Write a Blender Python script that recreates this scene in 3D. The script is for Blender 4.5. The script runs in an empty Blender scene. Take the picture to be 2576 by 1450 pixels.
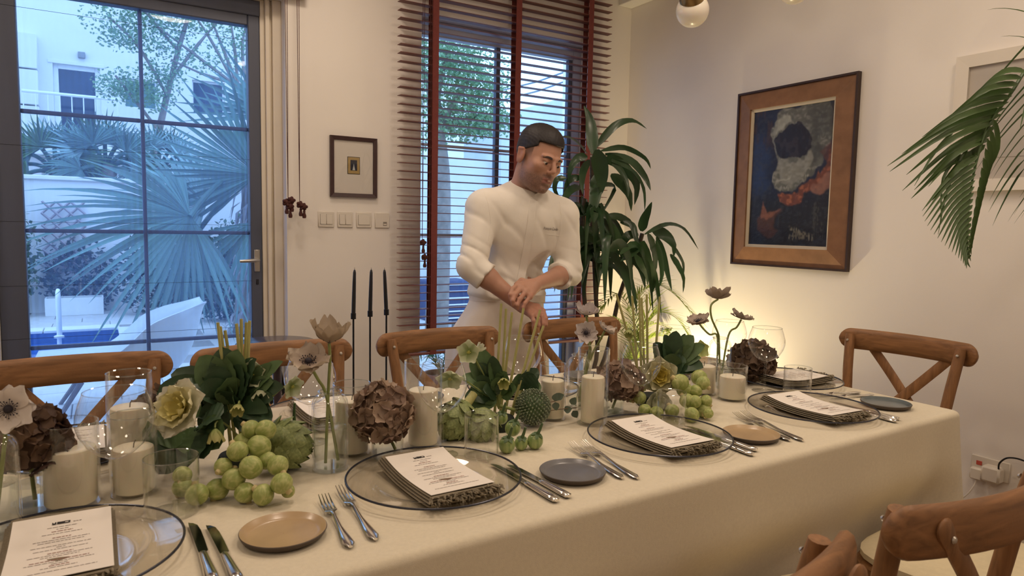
import bpy, math, random
import numpy as np
from mathutils import Vector, Matrix
from mathutils.bvhtree import BVHTree

SC = bpy.context.scene
COL = SC.collection
PI = math.pi
R = math.radians
random.seed(7)

# ------------------------------------------------------------------ camera
FPX, YAW, PIT, ROL = 1732.3, 0.545284, 0.0887526, -0.0189337
CAMH = 1.27


def camera():
    f = Vector((math.sin(YAW) * math.cos(PIT), math.cos(YAW) * math.cos(PIT), -math.sin(PIT)))
    r = Vector((math.cos(YAW), -math.sin(YAW), 0))
    d = f.cross(r)
    r2 = r * math.cos(ROL) + d * math.sin(ROL)
    d2 = d * math.cos(ROL) - r * math.sin(ROL)
    cam = bpy.data.cameras.new('camera')
    cam.sensor_width = 36
    cam.lens = FPX / 2576 * 36
    cam.clip_start = 0.02
    cam.clip_end = 200
    cam.dof.use_dof = True
    cam.dof.focus_distance = 2.3
    cam.dof.aperture_fstop = 9
    o = bpy.data.objects.new('camera', cam)
    COL.objects.link(o)
    m = Matrix(((r2.x, -d2.x, -f.x, 0), (r2.y, -d2.y, -f.y, 0), (r2.z, -d2.z, -f.z, CAMH), (0, 0, 0, 1)))
    o.matrix_world = m
    SC.camera = o


camera()

# ------------------------------------------------------------------ view, world, large lights
vs = SC.view_settings
vs.view_transform = 'Standard'
vs.look = 'None'
vs.exposure = 0.0
vs.gamma = 1.0
vs.use_curve_mapping = False
cy = SC.cycles
cy.use_denoising = True
cy.use_adaptive_sampling = True
cy.adaptive_threshold = 0.05
cy.max_bounces = 8
cy.diffuse_bounces = 4
cy.glossy_bounces = 4
cy.transmission_bounces = 8
cy.transparent_max_bounces = 40
cy.caustics_reflective = False
cy.caustics_refractive = False
cy.sample_clamp_indirect = 6.0

SKY = (0.35, 0.585, 1.0)
world = bpy.data.worlds.new('evening_sky')
SC.world = world
world.use_nodes = True
bg = world.node_tree.nodes['Background']
bg.inputs['Color'].default_value = (*SKY, 1)
bg.inputs['Strength'].default_value = 3.6
WARM = (1.0, 0.80, 0.63)
DOWNLIGHTS = [(-1.0, -0.9), (1.5, 0.1), (-1.2, 0.6), (0.6, 1.5), (1.9, 1.7), (-0.6, 2.6), (0.9, 2.95), (2.3, -0.9), (2.35, 0.75)]
DOWN_W = 7.1
UP_W = 62.0


# ------------------------------------------------------------------ small helpers
def lin(c):
    return tuple((v / 12.92 if v <= 0.04045 else ((v + 0.055) / 1.055) ** 2.4) for v in c)


def hx(s):
    s = s.lstrip('#')
    return lin(tuple(int(s[i:i + 2], 16) / 255 for i in (0, 2, 4)))


MATS = {}


def mat(name, col=(0.8, 0.8, 0.8), rough=0.6, metal=0.0, var=0.0, vscale=8.0, stretch=(1, 1, 1), bump=0.0, bscale=60.0, spec=0.5,
        emis=None, estr=0.0, sss=0.0, trans=0.0, coat=0.0, col2=None, distort=0.0, sheen=0.0, translucent=0.0):
    """procedural principled material: base colour varied by stretched noise, fine bump"""
    if name in MATS:
        return MATS[name]
    m = bpy.data.materials.new(name)
    m.use_nodes = True
    nt = m.node_tree
    b = nt.nodes['Principled BSDF']
    b.inputs['Roughness'].default_value = rough
    b.inputs['Metallic'].default_value = metal
    b.inputs['Specular IOR Level'].default_value = spec
    b.inputs['Base Color'].default_value = (*col, 1)
    if coat:
        b.inputs['Coat Weight'].default_value = coat
        b.inputs['Coat Roughness'].default_value = 0.15
    if sheen:
        b.inputs['Sheen Weight'].default_value = sheen
    if sss:
        b.inputs['Subsurface Weight'].default_value = sss
        b.inputs['Subsurface Radius'].default_value = (0.02, 0.008, 0.004)
        b.inputs['Subsurface Scale'].default_value = 0.4
    if trans:
        b.inputs['Transmission Weight'].default_value = trans
    if emis:
        b.inputs['Emission Color'].default_value = (*emis, 1)
        b.inputs['Emission Strength'].default_value = estr
    tc = nt.nodes.new('ShaderNodeTexCoord')
    if var or col2:
        mp = nt.nodes.new('ShaderNodeMapping')
        mp.inputs['Scale'].default_value = stretch
        nt.links.new(tc.outputs['Object'], mp.inputs['Vector'])
        nz = nt.nodes.new('ShaderNodeTexNoise')
        nz.inputs['Scale'].default_value = vscale
        nz.inputs['Detail'].default_value = 5
        nz.inputs['Distortion'].default_value = distort
        nt.links.new(mp.outputs[0], nz.inputs['Vector'])
        rp = nt.nodes.new('ShaderNodeValToRGB')
        c1 = tuple(v * (1 - var) for v in col)
        c2 = col2 if col2 else tuple(min(1, v * (1 + var)) for v in col)
        rp.color_ramp.elements[0].color = (*c1, 1)
        rp.color_ramp.elements[1].color = (*c2, 1)
        rp.color_ramp.elements[0].position = 0.3
        rp.color_ramp.elements[1].position = 0.7
        nt.links.new(nz.outputs['Fac'], rp.inputs['Fac'])
        nt.links.new(rp.outputs['Color'], b.inputs['Base Color'])
    if bump:
        n2 = nt.nodes.new('ShaderNodeTexNoise')
        n2.inputs['Scale'].default_value = bscale
        n2.inputs['Detail'].default_value = 3
        nt.links.new(tc.outputs['Object'], n2.inputs['Vector'])
        bp = nt.nodes.new('ShaderNodeBump')
        bp.inputs['Strength'].default_value = bump
        bp.inputs['Distance'].default_value = 0.004
        nt.links.new(n2.outputs['Fac'], bp.inputs['Height'])
        nt.links.new(bp.outputs['Normal'], b.inputs['Normal'])
    if translucent:
        out = nt.nodes['Material Output']
        tl = nt.nodes.new('ShaderNodeBsdfTranslucent')
        src = b.inputs['Base Color'].links
        if src:
            nt.links.new(src[0].from_socket, tl.inputs['Color'])
        else:
            tl.inputs['Color'].default_value = (*col, 1)
        mx = nt.nodes.new('ShaderNodeMixShader')
        mx.inputs[0].default_value = translucent
        nt.links.new(b.outputs[0], mx.inputs[1])
        nt.links.new(tl.outputs[0], mx.inputs[2])
        nt.links.new(mx.outputs[0], out.inputs[0])
    MATS[name] = m
    return m


def thin_glass(name, tint=(0.97, 0.98, 0.98), blend=0.25, rough=0.02, gmul=1.0, edge=None):
    """thin clear sheet: transmits, mirrors more at grazing angles; works from any side"""
    if name in MATS:
        return MATS[name]
    m = bpy.data.materials.new(name)
    m.use_nodes = True
    nt = m.node_tree
    for n in list(nt.nodes):
        nt.nodes.remove(n)
    out = nt.nodes.new('ShaderNodeOutputMaterial')
    tr = nt.nodes.new('ShaderNodeBsdfTransparent')
    gl = nt.nodes.new('ShaderNodeBsdfGlossy')
    gl.inputs['Roughness'].default_value = rough
    gl.inputs['Color'].default_value = (gmul, gmul, gmul, 1)
    lw = nt.nodes.new('ShaderNodeLayerWeight')
    lw.inputs['Blend'].default_value = 0.5
    pw = nt.nodes.new('ShaderNodeMath')
    pw.operation = 'POWER'
    pw.inputs[1].default_value = 3.2
    nt.links.new(lw.outputs['Facing'], pw.inputs[0])
    ma = nt.nodes.new('ShaderNodeMath')
    ma.operation = 'MULTIPLY_ADD'
    ma.inputs[1].default_value = 0.75
    ma.inputs[2].default_value = blend * 0.35
    nt.links.new(pw.outputs[0], ma.inputs[0])
    tr.inputs['Color'].default_value = (*tint, 1)
    mx = nt.nodes.new('ShaderNodeMixShader')
    nt.links.new(ma.outputs[0], mx.inputs[0])
    nt.links.new(tr.outputs[0], mx.inputs[1])
    nt.links.new(gl.outputs[0], mx.inputs[2])
    nt.links.new(mx.outputs[0], out.inputs[0])
    MATS[name] = m
    return m


def vcol_mat(name, rough=0.6, bump=0.0, bscale=60, attr='Col', sss=0.0, spec=0.5, translucent=0.0, var=0.0, vscale=30):
    if name in MATS:
        return MATS[name]
    m = mat(name, rough=rough, bump=bump, bscale=bscale, sss=sss, spec=spec)
    nt = m.node_tree
    b = nt.nodes['Principled BSDF']
    at = nt.nodes.new('ShaderNodeAttribute')
    at.attribute_name = attr
    sock = at.outputs['Color']
    if var:
        tc = nt.nodes.new('ShaderNodeTexCoord')
        nz = nt.nodes.new('ShaderNodeTexNoise')
        nz.inputs['Scale'].default_value = vscale
        nt.links.new(tc.outputs['Object'], nz.inputs['Vector'])
        mr = nt.nodes.new('ShaderNodeMapRange')
        mr.inputs['To Min'].default_value = 1 - var
        mr.inputs['To Max'].default_value = 1 + var
        nt.links.new(nz.outputs['Fac'], mr.inputs['Value'])
        mc = nt.nodes.new('ShaderNodeVectorMath')
        mc.operation = 'SCALE'
        nt.links.new(sock, mc.inputs[0])
        nt.links.new(mr.outputs[0], mc.inputs['Scale'])
        sock = mc.outputs[0]
    nt.links.new(sock, b.inputs['Base Color'])
    if translucent:
        out = nt.nodes['Material Output']
        tl = nt.nodes.new('ShaderNodeBsdfTranslucent')
        nt.links.new(sock, tl.inputs['Color'])
        mx = nt.nodes.new('ShaderNodeMixShader')
        mx.inputs[0].default_value = translucent
        nt.links.new(b.outputs[0], mx.inputs[1])
        nt.links.new(tl.outputs[0], mx.inputs[2])
        nt.links.new(mx.outputs[0], out.inputs[0])
    return m


class MB:
    """collects vertices and faces, builds ONE mesh object"""

    def __init__(s):
        s.v = []
        s.f = []
        s.c = None

    def add(s, vs_, fs_, M=None):
        o = len(s.v)
        for p in vs_:
            p = Vector(p)
            s.v.append(M @ p if M is not None else p)
        s.f += [tuple(i + o for i in f) for f in fs_]
        return s

    def box(s, a, b, M=None):
        (x0, y0, z0), (x1, y1, z1) = a, b
        vs_ = [(x0, y0, z0), (x1, y0, z0), (x1, y1, z0), (x0, y1, z0), (x0, y0, z1), (x1, y0, z1), (x1, y1, z1), (x0, y1, z1)]
        return s.add(vs_, [(0, 3, 2, 1), (4, 5, 6, 7), (0, 1, 5, 4), (1, 2, 6, 5), (2, 3, 7, 6), (3, 0, 4, 7)], M)

    def bbox(s, a, b, r=0.004, M=None):
        """box with chamfered edges"""
        (x0, y0, z0), (x1, y1, z1) = a, b
        r = min(r, abs(x1 - x0) * .49, abs(y1 - y0) * .49, abs(z1 - z0) * .49)
        rings = []
        for z, i in ((z0, r), (z0 + r, 0), (z1 - r, 0), (z1, r)):
            rings.append([(x0 + i + r * (i == 0), y0 + i, z), (x1 - i - r * (i == 0), y0 + i, z), (x1 - i, y0 + i + r * (i == 0), z), (x1 - i, y1 - i - r * (i == 0), z),
                          (x1 - i - r * (i == 0), y1 - i, z), (x0 + i + r * (i == 0), y1 - i, z), (x0 + i, y1 - i - r * (i == 0), z), (x0 + i, y0 + i + r * (i == 0), z)])
        return s.loft(rings, M=M)

    def loft(s, rings, closed=True, caps=True, M=None):
        n = len(rings[0])
        vs_ = [p for rg in rings for p in rg]
        fs_ = []
        for i in range(len(rings) - 1):
            for j in range(n if closed else n - 1):
                k = (j + 1) % n
                fs_.append((i * n + j, i * n + k, (i + 1) * n + k, (i + 1) * n + j))
        if caps and closed:
            fs_.append(tuple(range(n - 1, -1, -1)))
            fs_.append(tuple(range((len(rings) - 1) * n, len(rings) * n)))
        return s.add(vs_, fs_, M)

    def lathe(s, prof, n=32, caps=False, M=None):
        rings = [[(r * math.cos(2 * PI * j / n), r * math.sin(2 * PI * j / n), z) for j in range(n)] for r, z in prof]
        return s.loft(rings, caps=caps, M=M)

    def tube(s, pts, rad, n=8, caps=True, M=None, flat=1.0, up=None):
        pts = [Vector(p) for p in pts]
        if not isinstance(rad, (list, tuple)):
            rad = [rad] * len(pts)
        rings = []
        prev = None
        for i, p in enumerate(pts):
            t = (pts[min(i + 1, len(pts) - 1)] - pts[max(i - 1, 0)])
            if t.length < 1e-9:
                t = Vector((0, 0, 1))
            t.normalize()
            if prev is None:
                a = Vector(up) if up else (Vector((0, 0, 1)) if abs(t.z) < 0.9 else Vector((1, 0, 0)))
            else:
                a = prev
            a = (a - t * a.dot(t)).normalized()
            prev = a
            b = t.cross(a)
            rings.append([p + a * (rad[i] * math.cos(2 * PI * j / n) * flat) + b * (rad[i] * math.sin(2 * PI * j / n)) for j in range(n)])
        return s.loft(rings, caps=caps, M=M)

    def ball(s, c, r, n=12, m=8, M=None):
        if not isinstance(r, (list, tuple)):
            r = (r, r, r)
        rings = []
        for i in range(m + 1):
            a = -PI / 2 + PI * i / m
            a = max(-PI / 2 + 0.02, min(PI / 2 - 0.02, a))
            rings.append([(c[0] + r[0] * math.cos(a) * math.cos(2 * PI * j / n), c[1] + r[1] * math.cos(a) * math.sin(2 * PI * j / n), c[2] + r[2] * math.sin(a)) for j in range(n)])
        return s.loft(rings, M=M)

    def build(s, name, m=None, parent=None, smooth=True, loc=None, rot=None, angle=None, cols=None):
        me = bpy.data.meshes.new(name)
        me.from_pydata([tuple(p) for p in s.v], [], s.f)
        me.update()
        if m is not None:
            me.materials.append(m)
        if smooth:
            me.shade_smooth()
            if angle is None:
                angle = 40
            try:
                me.set_sharp_from_angle(angle=R(angle))
            except Exception:
                pass
        if cols is not None:
            ca = me.color_attributes.new('Col', 'FLOAT_COLOR', 'POINT')
            arr = np.ones((len(s.v), 4), np.float32)
            arr[:, :3] = np.asarray(cols, np.float32)
            ca.data.foreach_set('color', arr.ravel())
        return link(name, me, parent, loc, rot)


def link(name, data, parent=None, loc=None, rot=None):
    o = bpy.data.objects.new(name, data)
    COL.objects.link(o)
    if parent is not None:
        o.parent = parent
    if loc is not None:
        o.location = loc
    if rot is not None:
        o.rotation_euler = rot
    return o


def tag(o, label=None, cat=None, group=None, kind=None):
    if label:
        o['label'] = label
    if cat:
        o['category'] = cat
    if group:
        o['group'] = group
    if kind:
        o['kind'] = kind
    return o


def thing(name, label, cat, loc=(0, 0, 0), rz=0.0, group=None):
    o = link(name, None, None, loc, (0, 0, rz))
    o.empty_display_size = 0.05
    return tag(o, label, cat, group)


def struct(name, mb, m, label=None, smooth=False, parent=None):
    o = mb.build(name, m, parent, smooth=smooth)
    if parent is None:
        tag(o, label, None, None, 'structure')
    return o


def copy_tree(o, loc=None, rz=None, label=None, parent=None, rot=None):
    c = o.copy()
    COL.objects.link(c)
    c.parent = parent
    if loc is not None:
        c.location = loc
    if rz is not None:
        c.rotation_euler = (0, 0, rz)
    if rot is not None:
        c.rotation_euler = rot
    if label:
        c['label'] = label
    for ch in list(o.children):
        copy_tree(ch, parent=c)
    return c


def lerp(a, b, t):
    return a + (b - a) * t


def smooth(t):
    t = max(0.0, min(1.0, t))
    return t * t * (3 - 2 * t)


def arc_pts(p0, p1, p2, n):
    """quadratic bezier"""
    p0, p1, p2 = Vector(p0), Vector(p1), Vector(p2)
    return [p0 * (1 - t) ** 2 + p1 * 2 * t * (1 - t) + p2 * t * t for t in [i / (n - 1) for i in range(n)]]


def blade(mb, pts, width, fold=0.25, nor=None, wave=0.0, prof=None, cup=0.0):
    """leaf blade along pts: 2 strips folded on the midrib. width = max half width. prof(t) half-width profile"""
    pts = [Vector(p) for p in pts]
    n = len(pts)
    prof = prof or (lambda t: math.sin(PI * min(1, t ** 0.75)) ** 0.8 if 0 < t < 1 else 0.0)
    vs_ = []
    side = None
    for i, p in enumerate(pts):
        t = i / (n - 1)
        d = (pts[min(i + 1, n - 1)] - pts[max(i - 1, 0)]).normalized()
        up = Vector(nor) if nor is not None else Vector((0, 0, 1))
        sd = d.cross(up)
        if sd.length < 0.05:
            sd = side if side is not None else Vector((1, 0, 0))
        sd = sd.normalized()
        if side is not None and sd.dot(side) < 0:
            sd = -sd
        side = sd
        nn = sd.cross(d).normalized()
        w = max(0.0004, width * prof(t))
        ww = wave * width * math.sin(t * 19 + i)
        vs_ += [p - sd * w + nn * (fold * w + ww), p, p + sd * w + nn * (fold * w - ww)]
    fs_ = []
    for i in range(n - 1):
        a = i * 3
        fs_ += [(a, a + 1, a + 4, a + 3), (a + 1, a + 2, a + 5, a + 4)]
    mb.add(vs_, fs_)
    return mb


def area_light(name, loc, size, power, color, rot=(0, 0, 0), shape='SQUARE', spread=None, parent=None):
    l = bpy.data.lights.new(name, 'AREA')
    l.energy = power
    l.color = color
    l.shape = shape
    l.size = size if not isinstance(size, tuple) else size[0]
    if isinstance(size, tuple):
        l.shape = 'RECTANGLE'
        l.size_y = size[1]
    if spread:
        l.spread = spread
    return link(name, l, parent, loc, rot)


# photograph measurements: a pixel of the 2576x1450 frame turned into a point on a known plane
_f = Vector((math.sin(YAW) * math.cos(PIT), math.cos(YAW) * math.cos(PIT), -math.sin(PIT)))
_r0 = Vector((math.cos(YAW), -math.sin(YAW), 0))
_d0 = _f.cross(_r0)
_r = _r0 * math.cos(ROL) + _d0 * math.sin(ROL)
_d = _d0 * math.cos(ROL) - _r0 * math.sin(ROL)


def ray(x, y):
    return _f + _r * ((x - 1288) / FPX) + _d * ((y - 725) / FPX)


def at_y(x, y, Y):
    v = ray(x, y)
    return Vector((0, 0, CAMH)) + v * (Y / v.y)


def at_x(x, y, X):
    v = ray(x, y)
    return Vector((0, 0, CAMH)) + v * (X / v.x)


def at_z(x, y, Z):
    v = ray(x, y)
    return Vector((0, 0, CAMH)) + v * ((Z - CAMH) / v.z)


def at_d(x, y, D):
    return Vector((0, 0, CAMH)) + ray(x, y) * D

# ------------------------------------------------------------------ setting: room shell
XR, YB, ZC = 3.231, 3.80, 2.95
XL, YF = -2.6, -2.4
WALLP = mat('wall_paint', hx('#f2ece4'), 0.85, var=0.02, vscale=2.0, bump=0.06, bscale=220)
CEILP = mat('ceiling_paint', hx('#f3efe8'), 0.9, var=0.01)
FLOORM = mat('floor_tile', hx('#8a735a'), 0.45, var=0.12, vscale=2.5)
GROUT = mat('floor_grout', hx('#6d5a47'), 0.8, var=0.05)
TRIMW = mat('trim_cream', hx('#e9dfcd'), 0.55, var=0.02)
DARKF = mat('door_aluminium', hx('#555b6c'), 0.5, metal=0.0, var=0.08, vscale=12, stretch=(1, 1, .1))
WINF = mat('window_aluminium', hx('#b9b9c4'), 0.45, metal=0.1, var=0.03)
PANE = thin_glass('pane_glass', (0.94, 0.96, 0.97), 0.05, 0.0)

DX0, DX1, DZ = -0.385, 0.885, 2.44           # door opening
WX0, WX1, WZ0, WZ1 = 1.66, 2.90, 0.10, 2.50   # window opening
TH = 0.24

m = MB()
m.box((XL - .2, YB, 0), (DX0, YB + TH, ZC))
m.box((DX0, YB, DZ), (DX1, YB + TH, ZC))
m.box((DX1, YB, 0), (WX0, YB + TH, ZC))
m.box((WX0, YB, WZ1), (WX1, YB + TH, ZC))
m.box((WX0, YB, 0), (WX1, YB + TH, WZ0))
m.box((WX1, YB, 0), (XR + .2, YB + TH, ZC))
struct('wall_back', m, WALLP, 'white painted wall with the garden door and the blind window')
struct('wall_right', MB().box((XR, YF - .2, 0), (XR + .2, YB, ZC)), WALLP, 'white painted wall behind the large framed painting')
struct('wall_left', MB().box((XL - .2, YF, 0), (XL, YB, ZC)), WALLP, 'white painted wall out of view on the left')
struct('wall_front', MB().box((XL - .2, YF - .2, 0), (XR, YF, ZC)), WALLP, 'white painted wall behind the viewer')
struct('ceiling', MB().box((XL - .2, YF - .2, ZC), (XR + .2, YB + TH, ZC + .15)), CEILP, 'white ceiling above the dining room')
fl = struct('floor', MB().box((XL - .2, YF - .2, -.1), (XR + .2, YB + TH, -.004)), GROUT, 'brown stone tile floor of the dining room')
tile = None
for i in range(10):
    for j in range(11):
        x0, y0 = XR - .6 - i * .6, YB - .6 - j * .6
        if tile is None:
            tile = MB().bbox((0.002, 0.002, -.01), (.598, .598, 0), .002).build('floor_tile', FLOORM, fl, smooth=False, loc=(x0, y0, 0))
        else:
            c = tile.copy()
            COL.objects.link(c)
            c.parent = fl
            c.location = (x0, y0, 0)
# crown box above the right wall
struct('trim_1', MB().bbox((XR - .115, YF, 2.79), (XR, YB, ZC), .004), CEILP, 'boxed white cornice along the top of the right wall')
struct('baseboard_right', MB().bbox((XR - .014, YF, 0), (XR, YB, .09), .004), TRIMW, 'low cream skirting along the right wall')
bb = MB().bbox((XL, YB - .014, 0), (DX0 - .02, YB, .09), .004)
bb.bbox((DX1 + .02, YB - .014, 0), (XR - .014, YB, .09), .004)
struct('baseboard_back', bb, TRIMW, 'low cream skirting along the garden wall')

# ---- garden door (dark aluminium, glass, glazing bars, pleated insect screen)
YD = 3.92
door = thing('door_1', 'dark grey framed glass garden door with glazing bars', None)
del door['label']
tag(door, 'dark grey framed glass garden door with glazing bars and pleated insect screen', None, None, 'structure')
fm = MB()
fm.bbox((-.385, YD, 0), (-.276, YD + .07, 2.43), .005)
fm.bbox((.722, YD, 0), (.782, YD + .07, 2.43), .005)
fm.bbox((-.276, YD, 2.30), (.722, YD + .07, 2.43), .005)
fm.bbox((-.276, YD, 0), (.722, YD + .07, .10), .005)
fm.build('door_frame', DARKF, door)
MB().bbox((-.276, YD - .012, 2.352), (.782, YD, 2.43), .004).build('screen_cassette', DARKF, door)
g = MB()
g.bbox((.214, YD + .035, .10), (.232, YD + .06, 2.30), .003)
g.build('glazing_bar', DARKF, door)
for z in (1.763, 1.209, .648):
    for x0, x1 in ((-.276, .214), (.232, .722)):
        MB().bbox((x0, YD + .035, z - .0095), (x1, YD + .06, z + .0095), .003).build('glazing_bar', DARKF, door)
zz = [.10, .6385, .6575, 1.1995, 1.2185, 1.7535, 1.7725, 2.30]
for k in range(4):
    for x0, x1 in ((-.276, .214), (.232, .722)):
        MB().box((x0, YD + .046, zz[2 * k]), (x1, YD + .049, zz[2 * k + 1])).build('pane', PANE, door, smooth=False)
# pleated screen: a real zigzag of fine mesh, drawn across the left two thirds
SCR = bpy.data.materials.new('insect_screen')
SCR.use_nodes = True
nt = SCR.node_tree
b_ = nt.nodes['Principled BSDF']
b_.inputs['Base Color'].default_value = (.045, .055, .09, 1)
b_.inputs['Roughness'].default_value = .7
tr_ = nt.nodes.new('ShaderNodeBsdfTransparent')
mx_ = nt.nodes.new('ShaderNodeMixShader')
mx_.inputs[0].default_value = 0.27
tl_ = nt.nodes.new('ShaderNodeBsdfTranslucent')
tl_.inputs['Color'].default_value = (.34, .50, .88, 1)
m2_ = nt.nodes.new('ShaderNodeMixShader')
m2_.inputs[0].default_value = 0.7
nt.links.new(b_.outputs[0], m2_.inputs[1])
nt.links.new(tl_.outputs[0], m2_.inputs[2])
nt.links.new(tr_.outputs[0], mx_.inputs[1])
nt.links.new(m2_.outputs[0], mx_.inputs[2])
nt.links.new(mx_.outputs[0], nt.nodes['Material Output'].inputs[0])
vs_, fs_ = [], []
n = 74
for i in range(n + 1):
    x = -.276 + (.998) * i / n
    y = YD + .006 + (.014 if i % 2 else 0)
    vs_ += [(x, y, .10), (x, y, 2.30)]
for i in range(n):
    a = i * 2
    fs_.append((a, a + 2, a + 3, a + 1))
sp = MB().add(vs_, fs_).build('insect_screen', SCR, door, smooth=False)
for z in (2.22, 1.60, 1.25, .95, .70, .50):
    MB().box((-.385, YD + .0, z), (.722, YD + .0015, z + .0014)).build('screen_string', mat('string_dark', (.02, .02, .04), .8, var=.1), door, smooth=False)
h_ = MB()
h_.bbox((.737, YD - .006, 1.00), (.768, YD, 1.12), .003)
h_.tube([(.752, YD - .005, 1.065), (.752, YD - .045, 1.065), (.735, YD - .052, 1.064), (.655, YD - .052, 1.060)], [.009, .009, .011, .009], 10)
h_.build('handle', mat('satin_steel', (.55, .53, .5), .3, metal=.9, var=.03), door)
MB().bbox((.746, YD - .004, .93), (.76, YD, .96), .002).build('lock', mat('lock_dark', (.05, .05, .06), .4, metal=.7, var=.05), door)
# layered cream frame right of the door and around the reveal
t2 = MB()
for x0, x1, y0 in ((.782, .806, YD - .005), (.806, .828, YD - .028), (.828, .840, YD - .012), (.840, .885, YD - .040)):
    t2.bbox((x0, y0, 0), (x1, YD + .07, 2.44), .003)
for z0, z1, y0 in ((2.43, 2.44, YD - .03),):
    t2.bbox((-.385, y0, z0), (.782, YD + .07, z1), .003)
struct('trim_2', t2, TRIMW, 'layered cream frame beside the garden door', smooth=True)

# ---- window
win = thing('window_1', 'tall grey framed window behind the wooden blind', None)
tag(win, 'tall pale grey framed window behind the wooden blind', None, None, 'structure')
YW = 3.92
wf = MB()
wf.bbox((WX0, YW, WZ0), (1.695, YW + .06, WZ1), .004)
wf.bbox((2.835, YW, WZ0), (WX1, YW + .06, WZ1), .004)
wf.bbox((1.695, YW, 2.41), (2.835, YW + .06, WZ1), .004)
wf.bbox((1.695, YW, WZ0), (2.835, YW + .06, WZ0 + .06), .004)
wf.build('window_frame', WINF, win)
MB().bbox((2.238, YW + .012, WZ0 + .06), (2.268, YW + .05, 2.41), .003).build('sliding_stile', DARKF, win)
MB().bbox((2.806, YW + .012, WZ0 + .06), (2.835, YW + .05, 2.41), .003).build('sliding_stile', DARKF, win)
for z in (1.763, 1.209, .648):
    for x0, x1 in ((1.695, 2.238), (2.268, 2.806)):
        MB().bbox((x0, YW + .02, z - .0085), (x1, YW + .04, z + .0085), .003).build('glazing_bar', WINF, win)
zz = [WZ0 + .06, .6395, .6565, 1.2005, 1.2175, 1.7545, 1.7715, 2.41]
for k in range(4):
    for x0, x1 in ((1.695, 2.238), (2.268, 2.806)):
        MB().box((x0, YW + .028, zz[2 * k]), (x1, YW + .031, zz[2 * k + 1])).build('pane', PANE, win, smooth=False)
struct('trim_3', MB().bbox((WX0, YB - .02, WZ0 - .03), (WX1, YW, WZ0), .004), TRIMW, 'cream window board under the blind window')

# ---- recessed ceiling lamps (out of the frame, they light the room)
LENS = mat('lamp_lens', (1, .9, .75), .5, emis=(1, .8, .55), estr=3.0, var=.01)
RING = mat('lamp_ring', (.8, .8, .8), .4, var=.02)
LAMPW = ['behind and left of the viewer', 'above the near chairs', 'above the left table end', 'above the middle of the table', 'above the right table end', 'before the garden door', 'before the wooden blind', 'in the rear right corner of the room', 'above the large feather palm']
for i, (x, y) in enumerate(DOWNLIGHTS):
    t = thing('ceiling_lamp', 'round recessed ceiling lamp ' + LAMPW[i], 'lamp', (x, y, ZC), 0, 'recessed ceiling lamps')
    MB().lathe([(.16, 0), (.20, -.004), (.205, -.012), (.19, -.016), (.165, -.012), (.16, 0)], 32).build('lamp_ring', RING, t)
    MB().lathe([(.0005, -.006), (.165, -.006)], 32).build('lamp_lens', LENS, t)
    area_light('lamp_light', (0, 0, -.02), .32, DOWN_W, WARM, shape='DISK', parent=t)
# ------------------------------------------------------------------ wooden venetian blind
WOODR = mat('blind_wood', hx('#7c4a44'), 0.45, var=0.12, vscale=14, stretch=(.2, 3, 3))
TAPE = mat('blind_tape', hx('#7a3a36'), 0.8, var=0.08, vscale=60, bump=.2, bscale=300)
CORDM = mat('blind_cord', hx('#4a2420'), 0.8, var=0.1)
blind = thing('venetian_blind', 'reddish brown wooden slat blind hanging over the tall window', 'blind', (2.235, 3.72, 0))
slat = None
z = 0.545
k = 0
while z < 2.86:
    if slat is None:
        slat = MB().bbox((-.747, -.025, -.0016), (.747, .025, .0016), .001).build('slat', WOODR, blind, smooth=False, loc=(0, 0, z))
    else:
        c = slat.copy()
        COL.objects.link(c)
        c.parent = blind
        c.location = (0, 0, z)
        c.rotation_euler = (R(2 * math.sin(k * 1.7)), 0, R(.12 * math.sin(k * 2.3)))
    z += .0468
    k += 1
MB().bbox((-.747, -.026, .505), (.747, .026, .522), .004).build('bottom_rail', WOODR, blind)
MB().bbox((-.747, -.03, 2.86), (.747, .03, 2.92), .004).build('head_rail', WOODR, blind)
for x in (-.535, .02, .57):
    for y in (-.0285, .0285):
        MB().bbox((x - .02, y - .0008, .505), (x + .02, y + .0008, 2.87), .0004).build('ladder_tape', TAPE, blind, smooth=False)


def cord_set(parent, x, y, ztop, zk, tass):
    m_ = MB()
    for dx in (-.004, .004):
        m_.tube([(x + dx * 1.5, y, ztop), (x + dx, y, (ztop + zk) / 2), (x, y, zk)], .0017, 5)
    m_.build('pull_cord', CORDM, parent)
    for dx, dz in tass:
        q = MB()
        q.ball((x + dx, y - .006, zk + dz), .017, 10, 7)
        for a in range(5):
            q.ball((x + dx + .014 * math.cos(a * 1.3), y - .012 + .006 * math.sin(a * 2.1), zk + dz + .012 * math.sin(a * 1.3)), .009, 8, 5)
        q.lathe([(.004, -.016), (.007, -.024), (.006, -.032), (.011, -.048), (.009, -.06), (.0005, -.061)], 10, M=Matrix.Translation((x + dx + .004, y - .006, zk + dz)))
        q.build('cord_tassel', CORDM, parent)


cord_set(blind, -.615, -.04, 2.86, 1.17, [(0, 0), (.01, -.085)])
cord_set(blind, -.57, -.04, 2.86, .58, [])
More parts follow.
